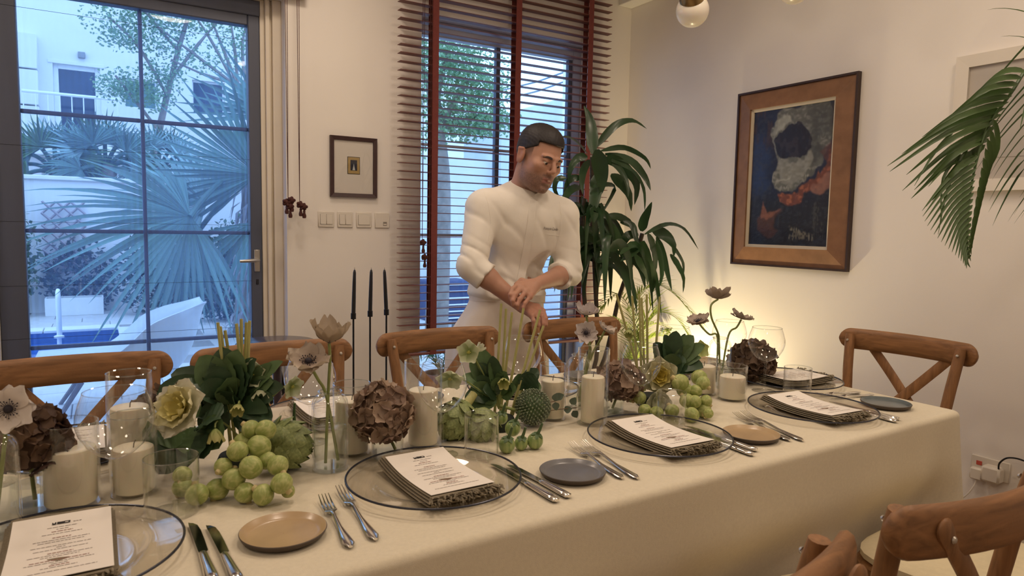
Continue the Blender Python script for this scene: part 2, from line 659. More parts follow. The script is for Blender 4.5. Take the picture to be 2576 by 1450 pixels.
# raised blind above the garden door, with its hanging cords
rb = thing('raised_blind', 'gathered reddish brown slat blind above the garden door with long cords', 'blind', (.26, 3.76, 0))
for i in range(30):
    MB().bbox((-.73, -.025, 2.462 + i * .0125), (.73, .025, 2.470 + i * .0125), .001).build('slat', WOODR, rb, smooth=False) if i == 0 else None
s0 = rb.children[0]
for i in range(1, 30):
    c = s0.copy()
    COL.objects.link(c)
    c.parent = rb
    c.location = (.002 * math.sin(i * 3.1), .002 * math.sin(i * 1.9), i * .0125)
MB().bbox((-.73, -.026, 2.445), (.73, .026, 2.461), .003).build('bottom_rail', WOODR, rb)
MB().bbox((-.73, -.03, 2.845), (.73, .03, 2.90), .003).build('head_rail', WOODR, rb)
cord_set(rb, .615, -.035, 2.86, 1.375, [(-.012, 0), (.014, .012), (.006, -.02)])
cord_set(rb, .675, -.035, 2.86, 1.365, [(.0, 0), (.018, -.01)])

# ------------------------------------------------------------------ table and cloth
TZ = 0.762
TROT = R(1.4)
tc_ = Vector((0.52, 1.445, 0))          # table centre on the floor
TL, TW = 3.22, 0.985
WOODC = mat('chair_oak', hx('#8d6440'), 0.5, var=0.30, vscale=11, stretch=(7, 7, .5), bump=.08, bscale=160, distort=.6)
WOODC2 = mat('chair_oak_across', hx('#8d6440'), 0.5, var=0.30, vscale=11, stretch=(.5, 7, 7), bump=.08, bscale=160, distort=.6)
tbl = thing('dining_table', 'long rectangular dining table hidden under the cream cloth', 'table', tc_, TROT)
MB().bbox((-TL / 2 + .02, -TW / 2 + .02, .715), (TL / 2 - .02, TW / 2 - .02, .752), .006).build('tabletop', WOODC2, tbl)
for sx in (-1, 1):
    for sy in (-1, 1):
        MB().lathe([(.028, 0), (.034, .1), (.04, .6), (.045, .715)], 14, caps=True).build('leg', WOODC, tbl, loc=(sx * (TL / 2 - .3), sy * (TW / 2 - .17), 0))
CLOTH = mat('cloth_linen', hx('#dfd5be'), 0.9, var=0.035, vscale=140, bump=.25, bscale=900, spec=.2, sheen=.1)


DENTS = [(-.58, 1, .20), (-.01, 1, .20), (.59, 1, .15), (1.22, 1, .12), (.70, -1, .065), (.08, -1, .06), (1.29, -1, .065)]


def tablecloth():
    hx_, hy_ = TL / 2, TW / 2
    rc = .028
    per = []
    # perimeter as rounded rectangle, dense
    def seg(a, b, n):
        return [(lerp(a[0], b[0], i / n), lerp(a[1], b[1], i / n)) for i in range(n)]
    nx, ny, nc = 110, 40, 7
    def corner(cx_, cy_, a0):
        return [(cx_ + rc * math.cos(a0 + PI / 2 * i / nc), cy_ + rc * math.sin(a0 + PI / 2 * i / nc)) for i in range(nc)]
    per += seg((-hx_ + rc, -hy_), (hx_ - rc, -hy_), nx) + corner(hx_ - rc, -hy_ + rc, -PI / 2)
    per += seg((hx_, -hy_ + rc), (hx_, hy_ - rc), ny) + corner(hx_ - rc, hy_ - rc, 0)
    per += seg((hx_ - rc, hy_), (-hx_ + rc, hy_), nx) + corner(-hx_ + rc, hy_ - rc, PI / 2)
    per += seg((-hx_, hy_ - rc), (-hx_, -hy_ + rc), ny) + corner(-hx_ + rc, -hy_ + rc, PI)
    n = len(per)
    # normals
    nor = []
    for i in range(n):
        a, b = per[i - 1], per[(i + 1) % n]
        dx, dy = b[0] - a[0], b[1] - a[1]
        l = math.hypot(dx, dy)
        nor.append((dy / l, -dx / l))
    rings = []
    er = .016
    for k in range(7):                       # rolled edge
        a = PI / 2 * k / 6
        off = -er + er * math.sin(a)
        zz_ = TZ - er + er * math.cos(a)
        rings.append([(p[0] + q[0] * off, p[1] + q[1] * off, zz_) for p, q in zip(per, nor)])
    drop = .50
    for k in range(1, 17):
        t = k / 16
        rg = []
        for i, (p, q) in enumerate(zip(per, nor)):
            # distance to the nearest corner governs fold depth
            dc = min(math.hypot(abs(p[0]) - hx_, abs(p[1]) - hy_), .6)
            fold = math.exp(-dc / .16)
            s = (p[0] * 1.0 + p[1] * 1.3)
            w = .010 * math.sin(s * 7.1 + .4) + .008 * math.sin(s * 12.3 + 1.1) + .004 * math.sin(s * 23 + 2)
            off = (w * (1 - fold) + fold * .052 * math.sin(dc * 30 + 1.2)) * t ** 1.2 + .012 * t
            zz_ = TZ - er - drop * t
            # the cloth is pushed in where the chair seats stand under the table
            for cx_, sd, dep in DENTS:
                if (q[1] > .9 and sd > 0) or (q[1] < -.9 and sd < 0):
                    off -= dep * math.exp(-((p[0] - cx_) / .27) ** 4) * smooth((.62 - zz_) / .13)
            if q[0] > .9:
                off -= .06 * math.exp(-((p[1]) / .27) ** 4) * smooth((.62 - zz_) / .13)
            rg.append((p[0] + q[0] * off, p[1] + q[1] * off, zz_))
        rings.append(rg)
    m_ = MB()
    m_.loft(rings, caps=False)
    m_.f.append(tuple(range(0, n)))
    o = m_.build('tablecloth', CLOTH, None, loc=tc_, rot=(0, 0, TROT), angle=60)
    return tag(o, 'cream linen cloth covering the long dining table down to chair height', 'tablecloth')


tablecloth()

# ------------------------------------------------------------------ cross-back chairs
CUSH = mat('seat_linen', hx('#dccfae'), 0.9, var=.04, vscale=60, bump=.2, bscale=500)
SCREW = mat('screw_steel', (.6, .56, .5), .35, metal=.9, var=.05)


def rail_y(x):
    """bow of the top rail (local y, back is +y)"""
    return .235 + .052 * (1 - (x / .255) ** 2)


def make_chair():
    t = thing('dining_chair', 'x', 'chair', (0, 0, 0))
    # seat frame with rounded front, and pad
    def outline(s, z):
        pts = []
        for i in range(28):
            a = 2 * PI * i / 28
            c, si = math.cos(a), math.sin(a)
            e = .55
            x = .215 * s * math.copysign(abs(c) ** e, c)
            y = -.02 + .205 * s * math.copysign(abs(si) ** e, si)
            x *= 1 - .09 * (y + .02) / .2
            pts.append((x, y, z))
        return pts
    MB().loft([outline(.97, .418), outline(1.0, .426), outline(1.0, .450), outline(.97, .456)]).build('seat', WOODC2, t)
    MB().loft([outline(.93, .456), outline(.97, .464), outline(.97, .478), outline(.90, .488), outline(.6, .491)]).build('seat_pad', CUSH, t)
    for sx in (-1, 1):
        MB().tube([(sx * .175, -.185, .43), (sx * .18, -.195, .2), (sx * .19, -.205, 0)], [.017, .019, .015], 10).build('leg', WOODC, t)
        # rear post runs from floor to rail, kinked at the seat, splayed at the top
        ps = [(sx * .185, .255, 0), (sx * .178, .205, .25), (sx * .172, .175, .45), (sx * .178, .180, .58), (sx * .192, .198, .72), (sx * .203, .221, .838), (sx * .2045, .2245, .862)]
        MB().tube(ps, [.016, .019, .020, .0195, .0195, .019, .0165], 12, flat=.85, up=(0, 1, 0)).build('rear_post', WOODC, t)
        q = MB().lathe([(.0005, .0035), (.004, .003), (.0055, 0)], 10, M=Matrix.Translation((sx * .2025, .2015, .838)) @ Matrix.Rotation(R(78), 4, 'X'))
        q.build('screw', SCREW, t)
    # bentwood top rail, pill ends
    rings = []
    ends = [.0003, .0015, .004, .008, .013, .019, .027, .036]
    xs_r = [-.255 + e_ for e_ in ends] + [-.21 + .42 * i / 18 for i in range(19)] + [.255 - e_ for e_ in reversed(ends)]
    for x in xs_r:
        y = rail_y(x)
        e = min(1.0, (.255 - abs(x)) / .04)
        hh = .0425 * math.sqrt(max(0.02, 1 - (1 - e) ** 2))
        th = .015 * (0.45 + .55 * math.sqrt(max(0.02, 1 - (1 - e) ** 2)))
        rg = []
        for j in range(12):
            a = 2 * PI * j / 12
            c, s_ = math.cos(a), math.sin(a)
            rg.append((x, y + th * math.copysign(abs(c) ** .75, c) + .003, .8385 + hh * math.copysign(abs(s_) ** .75, s_)))
        rings.append(rg)
    MB().loft(rings).build('top_rail', WOODC2, t, angle=50)
    # crossed bent braces from rail back to the seat
    for sx in (-1, 1):
        pts = []
        for i in range(15):
            u = i / 14
            x = sx * lerp(-.178, .168, u) 
            zz_ = lerp(.845, .445, u)
            bow = .05 * math.sin(PI * u)
            y = lerp(rail_y(.178) + .024, .200, u) + bow * .55 + .007 * sx
            pts.append((x, y, zz_))
        d0 = (Vector(pts[0]) - Vector(pts[1])).normalized()
        cap = [Vector(pts[0]) + d0 * .018, Vector(pts[0]) + d0 * .0165, Vector(pts[0]) + d0 * .012, Vector(pts[0]) + d0 * .006]
        MB().tube(cap + pts, [.004, .010, .0155, .0182] + [.019] * 15, 10, flat=.36, up=(0, 1, 0)).build('cross_brace', WOODC, t)
        p = pts[0]
        MB().lathe([(.0005, .003), (.004, .0025), (.006, 0)], 10, M=Matrix.Translation((p[0] + sx * .012, p[1] + .007, p[2] - .014)) @ Matrix.Rotation(R(-90), 4, 'X')).build('screw', SCREW, t)
    # stretchers
    MB().tube([(-.185, .21, .22), (.185, .21, .22)], .010, 8).build('stretcher', WOODC2, t)
    for sx in (-1, 1):
        MB().tube([(sx * .186, -.198, .24), (sx * .18, .21, .25)], .010, 8).build('stretcher', WOODC, t)
    return t


CH = make_chair()
CH['label'] = 'wooden cross-back chair in front of the garden door, leftmost of the far row'
CH['group'] = 'cross-back dining chairs'
CH.location = (-.06, 2.03, 0)
CH.rotation_euler = (0, 0, R(1))
for x, y, rz, lb in (
        (.505, 2.02, 4, 'wooden cross-back chair on the far side, before the round dark side table'),
        (1.105, 2.075, 2, 'wooden cross-back chair on the far side between the candle stands and the man'),
        (1.735, 2.11, 0, 'wooden cross-back chair on the far side under the hand of the man'),
        (2.42, 1.445, -86, 'wooden cross-back chair at the head of the table by the right wall'),
        (1.225, .765, 180 - 2, 'wooden cross-back chair with cream pad on the near side, its whole rail in view'),
        (.60, .755, 180 + 3, 'wooden cross-back chair on the near side showing only the tip of its rail'),
        (1.82, .79, 180 + 4, 'wooden cross-back chair on the near side cut by the right picture edge')):
    copy_tree(CH, (x, y, 0), R(rz), lb)
# ------------------------------------------------------------------ big painting on the right wall
def noise2(shape, cells, seed, ax=1.0):
    rng = np.random.RandomState(seed)
    h, w = shape
    ch, cw = max(2, int(cells)), max(2, int(cells * ax))
    g_ = rng.rand(ch + 2, cw + 2)
    yy = np.linspace(0, ch, h)
    xx = np.linspace(0, cw, w)
    yi, xi = yy.astype(int), xx.astype(int)
    fy, fx = (yy - yi)[:, None], (xx - xi)[None, :]
    fy, fx = fy * fy * (3 - 2 * fy), fx * fx * (3 - 2 * fx)
    a = g_[yi][:, xi] * (1 - fx) + g_[yi][:, xi + 1] * fx
    b = g_[yi + 1][:, xi] * (1 - fx) + g_[yi + 1][:, xi + 1] * fx
    return a * (1 - fy) + b * fy


def paint_canvas(w, h):
    """a loose oil sketch: pale wrapped head cloth, dark shape, rust scarf, navy ground (flat print)"""
    V, U = np.meshgrid(np.linspace(0, 1, h), np.linspace(0, 1, w), indexing='ij')
    n1 = noise2((h, w), 9, 1)
    n2 = noise2((h, w), 26, 2)
    n3 = noise2((h, w), 60, 3, .5)
    n4 = noise2((h, w), 14, 4, 3)
    Ud = U + (n1 - .5) * .07 + (n2 - .5) * .03
    n5 = noise2((h, w), 7, 12)
    Vd = V + (n5 - .5) * .06 + (n2 - .5) * .018
    img = np.zeros((h, w, 3))

    def C(s):
        return np.array(hx(s))

    def put(mask, col, soft=1.0):
        img[:] = img * (1 - mask[..., None] * soft) + np.asarray(col) * (mask[..., None] * soft)

    def sm(x, a, b):
        t = np.clip((x - a) / (b - a), 0, 1)
        return t * t * (3 - 2 * t)

    img[:] = C('#22263a')
    put(sm(.30 - Ud, 0, .18) * sm(Vd, .1, .25), C('#2b3a5e'), .9)
    put(sm(n1 * .6 + n4 * .4, .5, .7) * sm(.3 - Vd, -.1, .15), C('#43312f'), .8)
    put(sm(Vd, .55, .7), C('#23211f'), .85)
    put(sm(n3 * n2, .25, .5), C('#3a3a3c'), .35)
    def uv(p):
        x, y = p
        yt, yb = 265 - .1475 * (x - 180), 1245 + .05 * (x - 130)
        v = (y - yt) / (yb - yt)
        return ((x - (180 - 50 * v)) / (610 - 10 * v), v)

    def poly(pts, blur=2, Ux=None, Vx=None):
        Ux = Ud if Ux is None else Ux
        Vx = Vd if Vx is None else Vx
        q = [uv(p) for p in pts]
        ins = np.zeros(U.shape, bool)
        for k in range(len(q)):
            (xa, ya), (xb, yb) = q[k - 1], q[k]
            if ya == yb:
                continue
            c = ((ya > Vx) != (yb > Vx)) & (Ux < (xb - xa) * (Vx - ya) / (yb - ya) + xa)
            ins ^= c
        m_ = ins.astype(float)
        for _ in range(blur):
            m_ = (m_ + np.roll(m_, 1, 0) + np.roll(m_, -1, 0) + np.roll(m_, 1, 1) + np.roll(m_, -1, 1)) / 5
        return m_
    stro = .45 * (np.sin((U * .45 + V + n1 * .12) * 70 + n2 * 9) * .5 + .5) + .55 * noise2((h, w), 40, 15, .35)
    veil = poly([(375, 240), (335, 340), (330, 420), (350, 520), (365, 600), (360, 690), (325, 740), (320, 770), (345, 820), (400, 850), (470, 850), (560, 800), (640, 730), (700, 640), (745, 520), (775, 400), (775, 230), (740, 160), (600, 190), (450, 220)])
    put(veil, C('#64655d'))
    put(veil * sm(stro * .6 + n3 * .4, .40, .75), C('#8b8b81'), .75)
    put(veil * sm(n1, .45, .75) * sm(Ud, .6, .9), C('#44453f'), .85)
    put(veil * sm(.30 - V, 0, .1) * sm(Ud, .62, .8), C('#4a4b46'), .7)
    put(poly([(340, 340), (400, 290), (470, 300), (480, 350), (400, 400), (350, 440)]), C('#a3a498'), .8)
    put(poly([(370, 620), (450, 640), (560, 600), (640, 520), (650, 600), (560, 740), (470, 800), (400, 790), (370, 720)]), C('#8f8f86'), .7)
    put(veil * sm(V, .42, .5) * sm(stro, .75, .95), C('#b3b0a5'), .7)
    face = poly([(350, 470), (385, 430), (450, 385), (520, 352), (570, 348), (610, 380), (645, 440), (640, 500), (600, 545), (540, 585), (470, 585), (410, 605), (370, 580), (352, 530)], 1)
    put(face, C('#211e26'))
    put(face * sm(n2, .55, .8), C('#3a3236'), .6)
    put(poly([(340, 330), (352, 330), (358, 480), (362, 590), (350, 560), (342, 450)], 1), C('#86877e'), .8)
    scarf = poly([(370, 862), (450, 872), (560, 828), (650, 758), (720, 660), (760, 540), (768, 680), (700, 780), (620, 850), (520, 915), (440, 945), (400, 925)])
    put(scarf, C('#6f402d'))
    put(scarf * sm(stro * .5 + n3 * .5, .45, .7), C('#9c5f41'), .8)
    put(poly([(640, 800), (700, 740), (745, 720), (745, 860), (680, 880), (620, 850)]), C('#8d6350'), .85)
    put(poly([(700, 560), (770, 470), (770, 640), (730, 700)]), C('#633d30'), .6)
    put(poly([(260, 920), (290, 1000), (400, 980), (420, 995), (360, 1040), (350, 1090), (380, 1150), (340, 1190), (260, 1190), (210, 1130), (215, 1060), (240, 1010)], 3), C('#4d342a'), .95)
    put(poly([(262, 925), (290, 1000), (410, 982), (340, 1030), (250, 1050), (235, 1020)], 2), C('#87583f'), .75)
    dry = sm(noise2((h, w), 5, 9, 22) * .6 + noise2((h, w), 70, 19) * .4, .40, .62) * .8
    put(dry * poly([(465, 1110), (520, 1120), (640, 1190), (630, 1240), (460, 1210)], 2), C('#84806c'), .9)
    put(dry * poly([(620, 950), (700, 950), (715, 1220), (640, 1220)], 3), C('#4c4b41'), .8)
    img *= (.85 + .3 * n3[..., None])
    return img, (n3 * .6 + n2 * .4)


def framed(name, label, cat, w, h, band, depth, fmat, loc, rz, edge=None, liner=0.0, inner_high=False, lmat=None):
    """picture frame: four mitred members, optional dark edge and liner. local x right, z up, wall at y=+0"""
    t = thing(name, label, cat, loc, rz)
    hw, hh = w / 2, h / 2
    y_out, y_in = (-.016, -depth) if inner_high else (-depth, -depth * .8)
    def member(a, b, c, d, m_, nm, y0, y1):
        # a,b outer corners ; c,d inner corners (d matches a)
        vs__ = [(a[0], 0, a[1]), (b[0], 0, b[1]), (c[0], 0, c[1]), (d[0], 0, d[1]), (a[0], y0, a[1]), (b[0], y0, b[1]), (c[0], y1, c[1]), (d[0], y1, d[1])]
        MB().add(vs__, [(0, 1, 2, 3), (4, 7, 6, 5), (0, 4, 5, 1), (1, 5, 6, 2), (2, 6, 7, 3), (3, 7, 4, 0)]).build(nm, m_, t, smooth=False)
    def ring(o, i, m_, nm, y0, y1):
        O = [(-hw + o, -hh + o), (hw - o, -hh + o), (hw - o, hh - o), (-hw + o, hh - o)]
        I = [(-hw + i, -hh + i), (hw - i, -hh + i), (hw - i, hh - i), (-hw + i, hh - i)]
        for k in range(4):
            member(O[k], O[(k + 1) % 4], I[(k + 1) % 4], I[k], m_, nm, y0, y1)
    o = 0.0
    if edge:
        ring(0, .011, edge, 'frame_edge', y_out - .010, y_out - .010)
        o = .011
    ring(o, band, fmat, 'frame_member', y_out, y_in)
    if liner:
        ring(band, band + liner, lmat, 'liner', y_in * .72, y_in * .62)
    return t


FRAMEW = mat('frame_walnut', hx('#8c6547'), 0.5, var=.16, vscale=16, stretch=(1, 1, 1), bump=.05, bscale=200)
FRAMED = mat('frame_dark_edge', hx('#3a2720'), 0.5, var=.15, vscale=20)
LINERM = mat('frame_liner', hx('#cfc4ae'), 0.7, var=.04)
pt = framed('framed_painting', 'large oil painting of a head wrapped in pale cloth in a walnut frame', 'painting', .737, .981, .105, .04, FRAMEW,
            (XR - .002, 2.4375, 1.567), R(-90), edge=FRAMED, liner=.016, inner_high=True, lmat=LINERM)
w_, h_ = .737 - .242, .981 - .242
NW, NH = 150, 224
img, hgt = paint_canvas(NW, NH)
vv, ff, cc = [], [], []
for j in range(NH):
    for i in range(NW):
        vv.append((-w_ / 2 + w_ * i / (NW - 1), -.018 - .002 * hgt[j, i], h_ / 2 - h_ * j / (NH - 1)))
        cc.append(img[j, i])
for j in range(NH - 1):
    for i in range(NW - 1):
        a = j * NW + i
        ff.append((a, a + NW, a + NW + 1, a + 1))
mb_ = MB()
mb_.v, mb_.f = [Vector(p) for p in vv], ff
mb_.build('canvas', vcol_mat('oil_paint', .42, bump=.3, bscale=150), pt, cols=cc)

# ------------------------------------------------------------------ small framed picture on the back wall
FRB = mat('frame_brown', hx('#3d2424'), 0.4, var=.12, vscale=30)
MATW = mat('picture_mount', hx('#e9e2d8'), 0.9, var=.01)
sp_ = framed('framed_print', 'small dark brown framed print with a wide white mount beside the window', 'picture', .268, .334, .022, .018, FRB, (1.251, YB - .001, 1.584), 0)
MB().box((-.114, -.006, -.147), (.114, -.003, .147)).build('mount', MATW, sp_, smooth=False)
MB().box((-.036, -.0072, -.038), (.036, -.006, .058)).build('card_border', mat('card_dark', (.03, .025, .02), .6, var=.1), sp_, smooth=False)
MB().box((-.033, -.0082, -.035), (.033, -.0072, .055)).build('card', mat('card_gold', hx('#b79c62'), .5, var=.08, vscale=40), sp_, smooth=False)
MB().box((-.019, -.0090, -.018), (.019, -.0082, .040)).build('card_picture', mat('card_night', hx('#1d2233'), .5, var=.3, vscale=60), sp_, smooth=False)
q = MB().add([(-.008, -.0095, -.016), (.008, -.0095, -.016), (.003, -.0095, .004), (0, -.0095, .022), (-.003, -.0095, .004)], [(0, 1, 2, 3, 4)])
q.build('card_motif', mat('card_light', hx('#c9cdc9'), .5, var=.05), sp_, smooth=False)
MB().box((-.114, -.0125, -.147), (.114, -.0115, .147)).build('glazing', thin_glass('picture_glass', (.98, .98, .98), .08, .0), sp_, smooth=False)

# ------------------------------------------------------------------ white framed picture, right
WHF = mat('frame_white', hx('#e4dccf'), .45, var=.02)
wp = framed('framed_picture', 'pale framed picture under glass behind the palm frond', 'picture', .80, .575, .05, .03, WHF, (XR - .002, 1.22, 1.745), R(-90))
MB().box((-.35, -.01, -.2375), (.35, -.006, .2375)).build('mount', mat('mount_grey', hx('#ddd5ca'), .9, var=.03), wp, smooth=False)
MB().box((-.22, -.012, -.15), (.22, -.010, .15)).build('print', mat('print_pale', hx('#d3cdc5'), .8, var=.08, vscale=5, distort=1.0, col2=hx('#e0d9cf')), wp, smooth=False)
MB().box((-.35, -.021, -.2375), (.35, -.0195, .2375)).build('glazing', thin_glass('picture_glass2', (.97, .97, .97), .16, .0), wp, smooth=False)

# ------------------------------------------------------------------ switches, socket, cables
PLAST = mat('switch_plastic', hx('#e2dacd'), .35, var=.01)
PLASTG = mat('switch_gap', hx('#8d857b'), .6, var=.05)
for x, k, lb in ((1.096, 2, 'white double light switch nearest the garden door'), (1.2025, 2, 'white double light switch second from the garden door'),
                 (1.311, 1, 'white single rocker light switch in the row under the small framed print'), (1.420, 0, 'white blank outlet plate with a small port beside the blind')):
    t = thing('light_switch', lb, 'switch' if k else 'outlet', (x, YB, 1.292), 0, 'wall plates under the small framed print')
    MB().bbox((-.044, -.009, -.0435), (.044, 0, .0435), .003).build('plate', PLAST, t)
    if k:
        ws = .068 / k
        for i in range(k):
            MB().box((-.0345 + i * ws, -.0095, -.0285), (-.0345 + (i + 1) * ws, -.0085, .0285)).build('rocker_gap', PLASTG, t, smooth=False)
            MB().bbox((-.0335 + i * ws, -.0135, -.0275), (-.0350 + (i + 1) * ws, -.0092, .0275), .0015).build('rocker', PLAST, t)
    else:
        MB().bbox((.004, -.0105, -.030), (.026, -.0088, -.008), .001).build('port', PLASTG, t)
        MB().bbox((.006, -.0115, -.027), (.024, -.0100, -.019), .001).build('port_cover', PLAST, t)
def smooth_path(pts, k=6):
    pts = [Vector(p) for p in pts]
    out = []
    for i in range(len(pts) - 1):
        p0, p1, p2, p3 = pts[max(i - 1, 0)], pts[i], pts[i + 1], pts[min(i + 2, len(pts) - 1)]
        for s in range(k):
            u = s / k
            out.append(.5 * ((2 * p1) + (p2 - p0) * u + (2 * p0 - 5 * p1 + 4 * p2 - p3) * u * u + (3 * p1 - p0 - 3 * p2 + p3) * u ** 3))
    return out + [pts[-1]]


sk = thing('wall_socket', 'white wall socket with plugged adapter and red switch low on the right wall', 'socket', (XR, 1.375, .285), R(-90))
MB().bbox((-.074, -.009, -.043), (.074, 0, .043), .003).build('plate', PLAST, sk)
MB().bbox((-.052, -.0125, .004), (-.030, -.009, .022), .001).build('switch', mat('switch_red', hx('#c05548'), .4, var=.05), sk)
MB().bbox((-.012, -.060, -.045), (.058, -.009, .022), .008).build('adapter', PLAST, sk)
MB().bbox((-.066, -.036, -.058), (-.016, -.009, -.006), .006).build('plug', PLAST, sk)
MB().tube(arc_pts((-.041, -.022, -.058), (-.045, -.05, -.16), (-.22, -.05, -.262), 10), .0032, 8).build('white_cable', PLAST, sk)
MB().tube(smooth_path([(.05, -.05, .02), (.054, -.052, .05), (.09, -.06, .083), (.16, -.07, .085), (.26, -.06, .03), (.33, -.05, -.24)]), .0035, 8).build('black_cable', mat('cable_black', (.012, .012, .012), .5, var=.1), sk)

# ------------------------------------------------------------------ tall candle stands behind the chairs
IRON = mat('black_iron', (.012, .012, .014), .5, metal=.4, var=.1)
WAXB = mat('black_wax', (.010, .010, .012), .45, var=.1)
for i, (bx_, tx_, ht, lb) in enumerate(((889, 892, 803, 'left'), (931, 934, 797, 'middle'), (972, 967, 793, 'right'))):
    p = at_y(bx_, ht, 3.2)
    q = at_y(tx_, 678, 3.2)
    t = thing('candle_stand', f'tall thin black iron candle stand by the white wall, {lb} of three', 'candle stand', (p.x, 3.2, 0), 0, 'black candle stands')
    MB().lathe([(.0005, 0), (.036, 0), (.036, .010), (.012, .014), (.0048, .020)], 24).build('base', IRON, t)
    MB().tube([(0, 0, .012), (0, 0, p.z)], .0046, 10).build('pole', IRON, t)
    MB().lathe([(.0005, p.z), (.0125, p.z), (.0125, p.z + .028), (.009, p.z + .028), (.009, p.z + .01)], 16).build('cup', IRON, t)
    c = MB()
    dx = q.x - p.x
    L = q.z - p.z - .012
    pts = [(dx * s, 0, L * s) for s in (0, .3, .7, .93, .985, 1.0)]
    c.tube(pts, [.0098, .0098, .0086, .0072, .0042, .001], 12)
    o = c.build('taper_candle', WAXB, None, loc=(p.x, 3.2, p.z + .012))
    tag(o, f'slim black taper candle standing in the {lb} iron candle stand', 'candle', 'black taper candles')
    MB().tube([(dx, 0, L - .001), (dx * 1.02, 0, L + .008)], .0009, 5).build('wick', mat('wick', (.03, .02, .02), .9, var=.1), o)

# ------------------------------------------------------------------ round dark side table and leaning striped print by the door
SDT = mat('side_table_lacquer', hx('#4a4048'), .25, var=.1, coat=.4)
pc = at_z(700, 862, .735)
t = thing('side_table', 'small round dark side table standing behind the second far chair', 'table', (pc.x, pc.y + .03, 0))
MB().lathe([(.0005, .735), (.165, .735), (.175, .728), (.172, .715), (.15, .708), (.0005, .708)], 40).build('tabletop', SDT, t)
MB().lathe([(.022, .71), (.018, .5), (.018, .05), (.03, .03)], 16).build('pedestal', SDT, t)
MB().lathe([(.0005, .03), (.03, .03), (.13, .018), (.135, 0), (.0005, 0)], 32).build('base', SDT, t)
pl = at_y(700, 990, 3.6)
t = thing('leaning_print', 'black framed striped print leaning on the wall behind the second far chair', 'picture', (.80, 3.755, 0), 0)
t.rotation_euler = (R(-6), R(-9), 0)
for a, b in (((-.02, -.02, 0), (.0, 0, .64)), ((.10, -.02, 0), (.12, 0, .64)), ((0, -.02, 0), (.10, 0, .02)), ((0, -.02, .62), (.10, 0, .64))):
    MB().bbox(a, b, .002).build('frame_member', IRON, t)
MB().box((0, -.008, .02), (.10, -.004, .62)).build('print', mat('print_cream', hx('#cdbfa9'), .8, var=.05), t, smooth=False)
z = .06
k = 0
while z < .585:
    z1 = z + .012 + .006 * math.sin(k * 2.1)
    MB().add([(.002, -.0095, z), (.05, -.0095, z + .022), (.098, -.0095, z + .014 + .008 * math.sin(k)), (.098, -.0095, z1 + .010), (.05, -.0095, z1 + .024), (.002, -.0095, z1 - .004)],
             [(0, 1, 4, 5), (1, 2, 3, 4)]).build('stripe', IRON, t, smooth=False)
    z += .03 + .006 * math.sin(k * 1.3)
    k += 1

# ------------------------------------------------------------------ globe ceiling lamp (switched off)
OPAL = mat('opal_glass', hx('#efe7d8'), .25, var=.01, sss=.3)
BRASS = mat('brushed_brass', hx('#9c8258'), .3, metal=.9, var=.08, vscale=30)
g1 = at_d(1742, 27, 3.0)
g2 = at_d(1999, -32, 3.0)
hub = (g1 + g2) / 2 + Vector((.0, .06, .30))
t = thing('globe_lamp', 'brass ceiling lamp with opal glass globes at the top edge of the picture', 'lamp', (hub.x, hub.y, ZC))
rel = lambda p: Vector(p) - Vector((hub.x, hub.y, ZC))
MB().lathe([(.0005, 0), (.06, 0), (.06, -.02), (.012, -.03)], 24).build('canopy', BRASS, t)
MB().tube([(0, 0, -.02), (0, 0, hub.z - ZC)], .008, 10).build('rod', BRASS, t)
others = [hub + Vector((-.1, -.32, -.05)), hub + Vector((.15, .33, -.02))]
for gpos, tilt in ((g1, Vector((-.55, -.42, .66))), (g2, Vector((-.2, -.45, .85))), (others[0], Vector((0, 0, 1))), (others[1], Vector((0, .1, 1)))):
    u = tilt.normalized()
    quat = Vector((0, 0, 1)).rotation_difference(u).to_matrix().to_4x4()
    M = Matrix.Translation(rel(gpos)) @ quat
    gl = MB()
    gl.ball((0, 0, 0), .0705, 32, 20, M=M)
    gl.build('globe', OPAL, t)
    MB().lathe([(.0515, .048), (.052, .055), (.047, .075), (.036, .10), (.02, .118), (.0075, .125)], 28, M=M).build('lamp_cup', BRASS, t)
    MB().tube([rel(gpos) + u * .12, rel(gpos) + u * .2, rel(hub)], .006, 8).build('arm', BRASS, t)

# ------------------------------------------------------------------ floor uplight in the plant corner
up = thing('floor_uplight', 'small black floor uplight behind the corner plants washing the right wall', 'lamp', (2.98, 2.93, 0))
MB().lathe([(.0005, 0), (.06, 0), (.06, .012), (.055, .015), (.055, .115), (.05, .118), (.05, .085), (.0005, .085)], 24).build('housing', IRON, up)
MB().lathe([(.0005, .09), (.049, .09)], 24).build('lens', mat('uplight_lens', (1, .8, .5), .4, emis=(1, .78, .42), estr=12.0, var=.01), up)
l_ = bpy.data.lights.new('uplight_beam', 'SPOT')
l_.energy = UP_W
l_.color = (1.0, .80, .46)
l_.spot_size = R(150)
l_.spot_blend = .7
l_.shadow_soft_size = .05
link('uplight_beam', l_, up, (0, 0, .13), (R(0), R(180 + 14), 0))
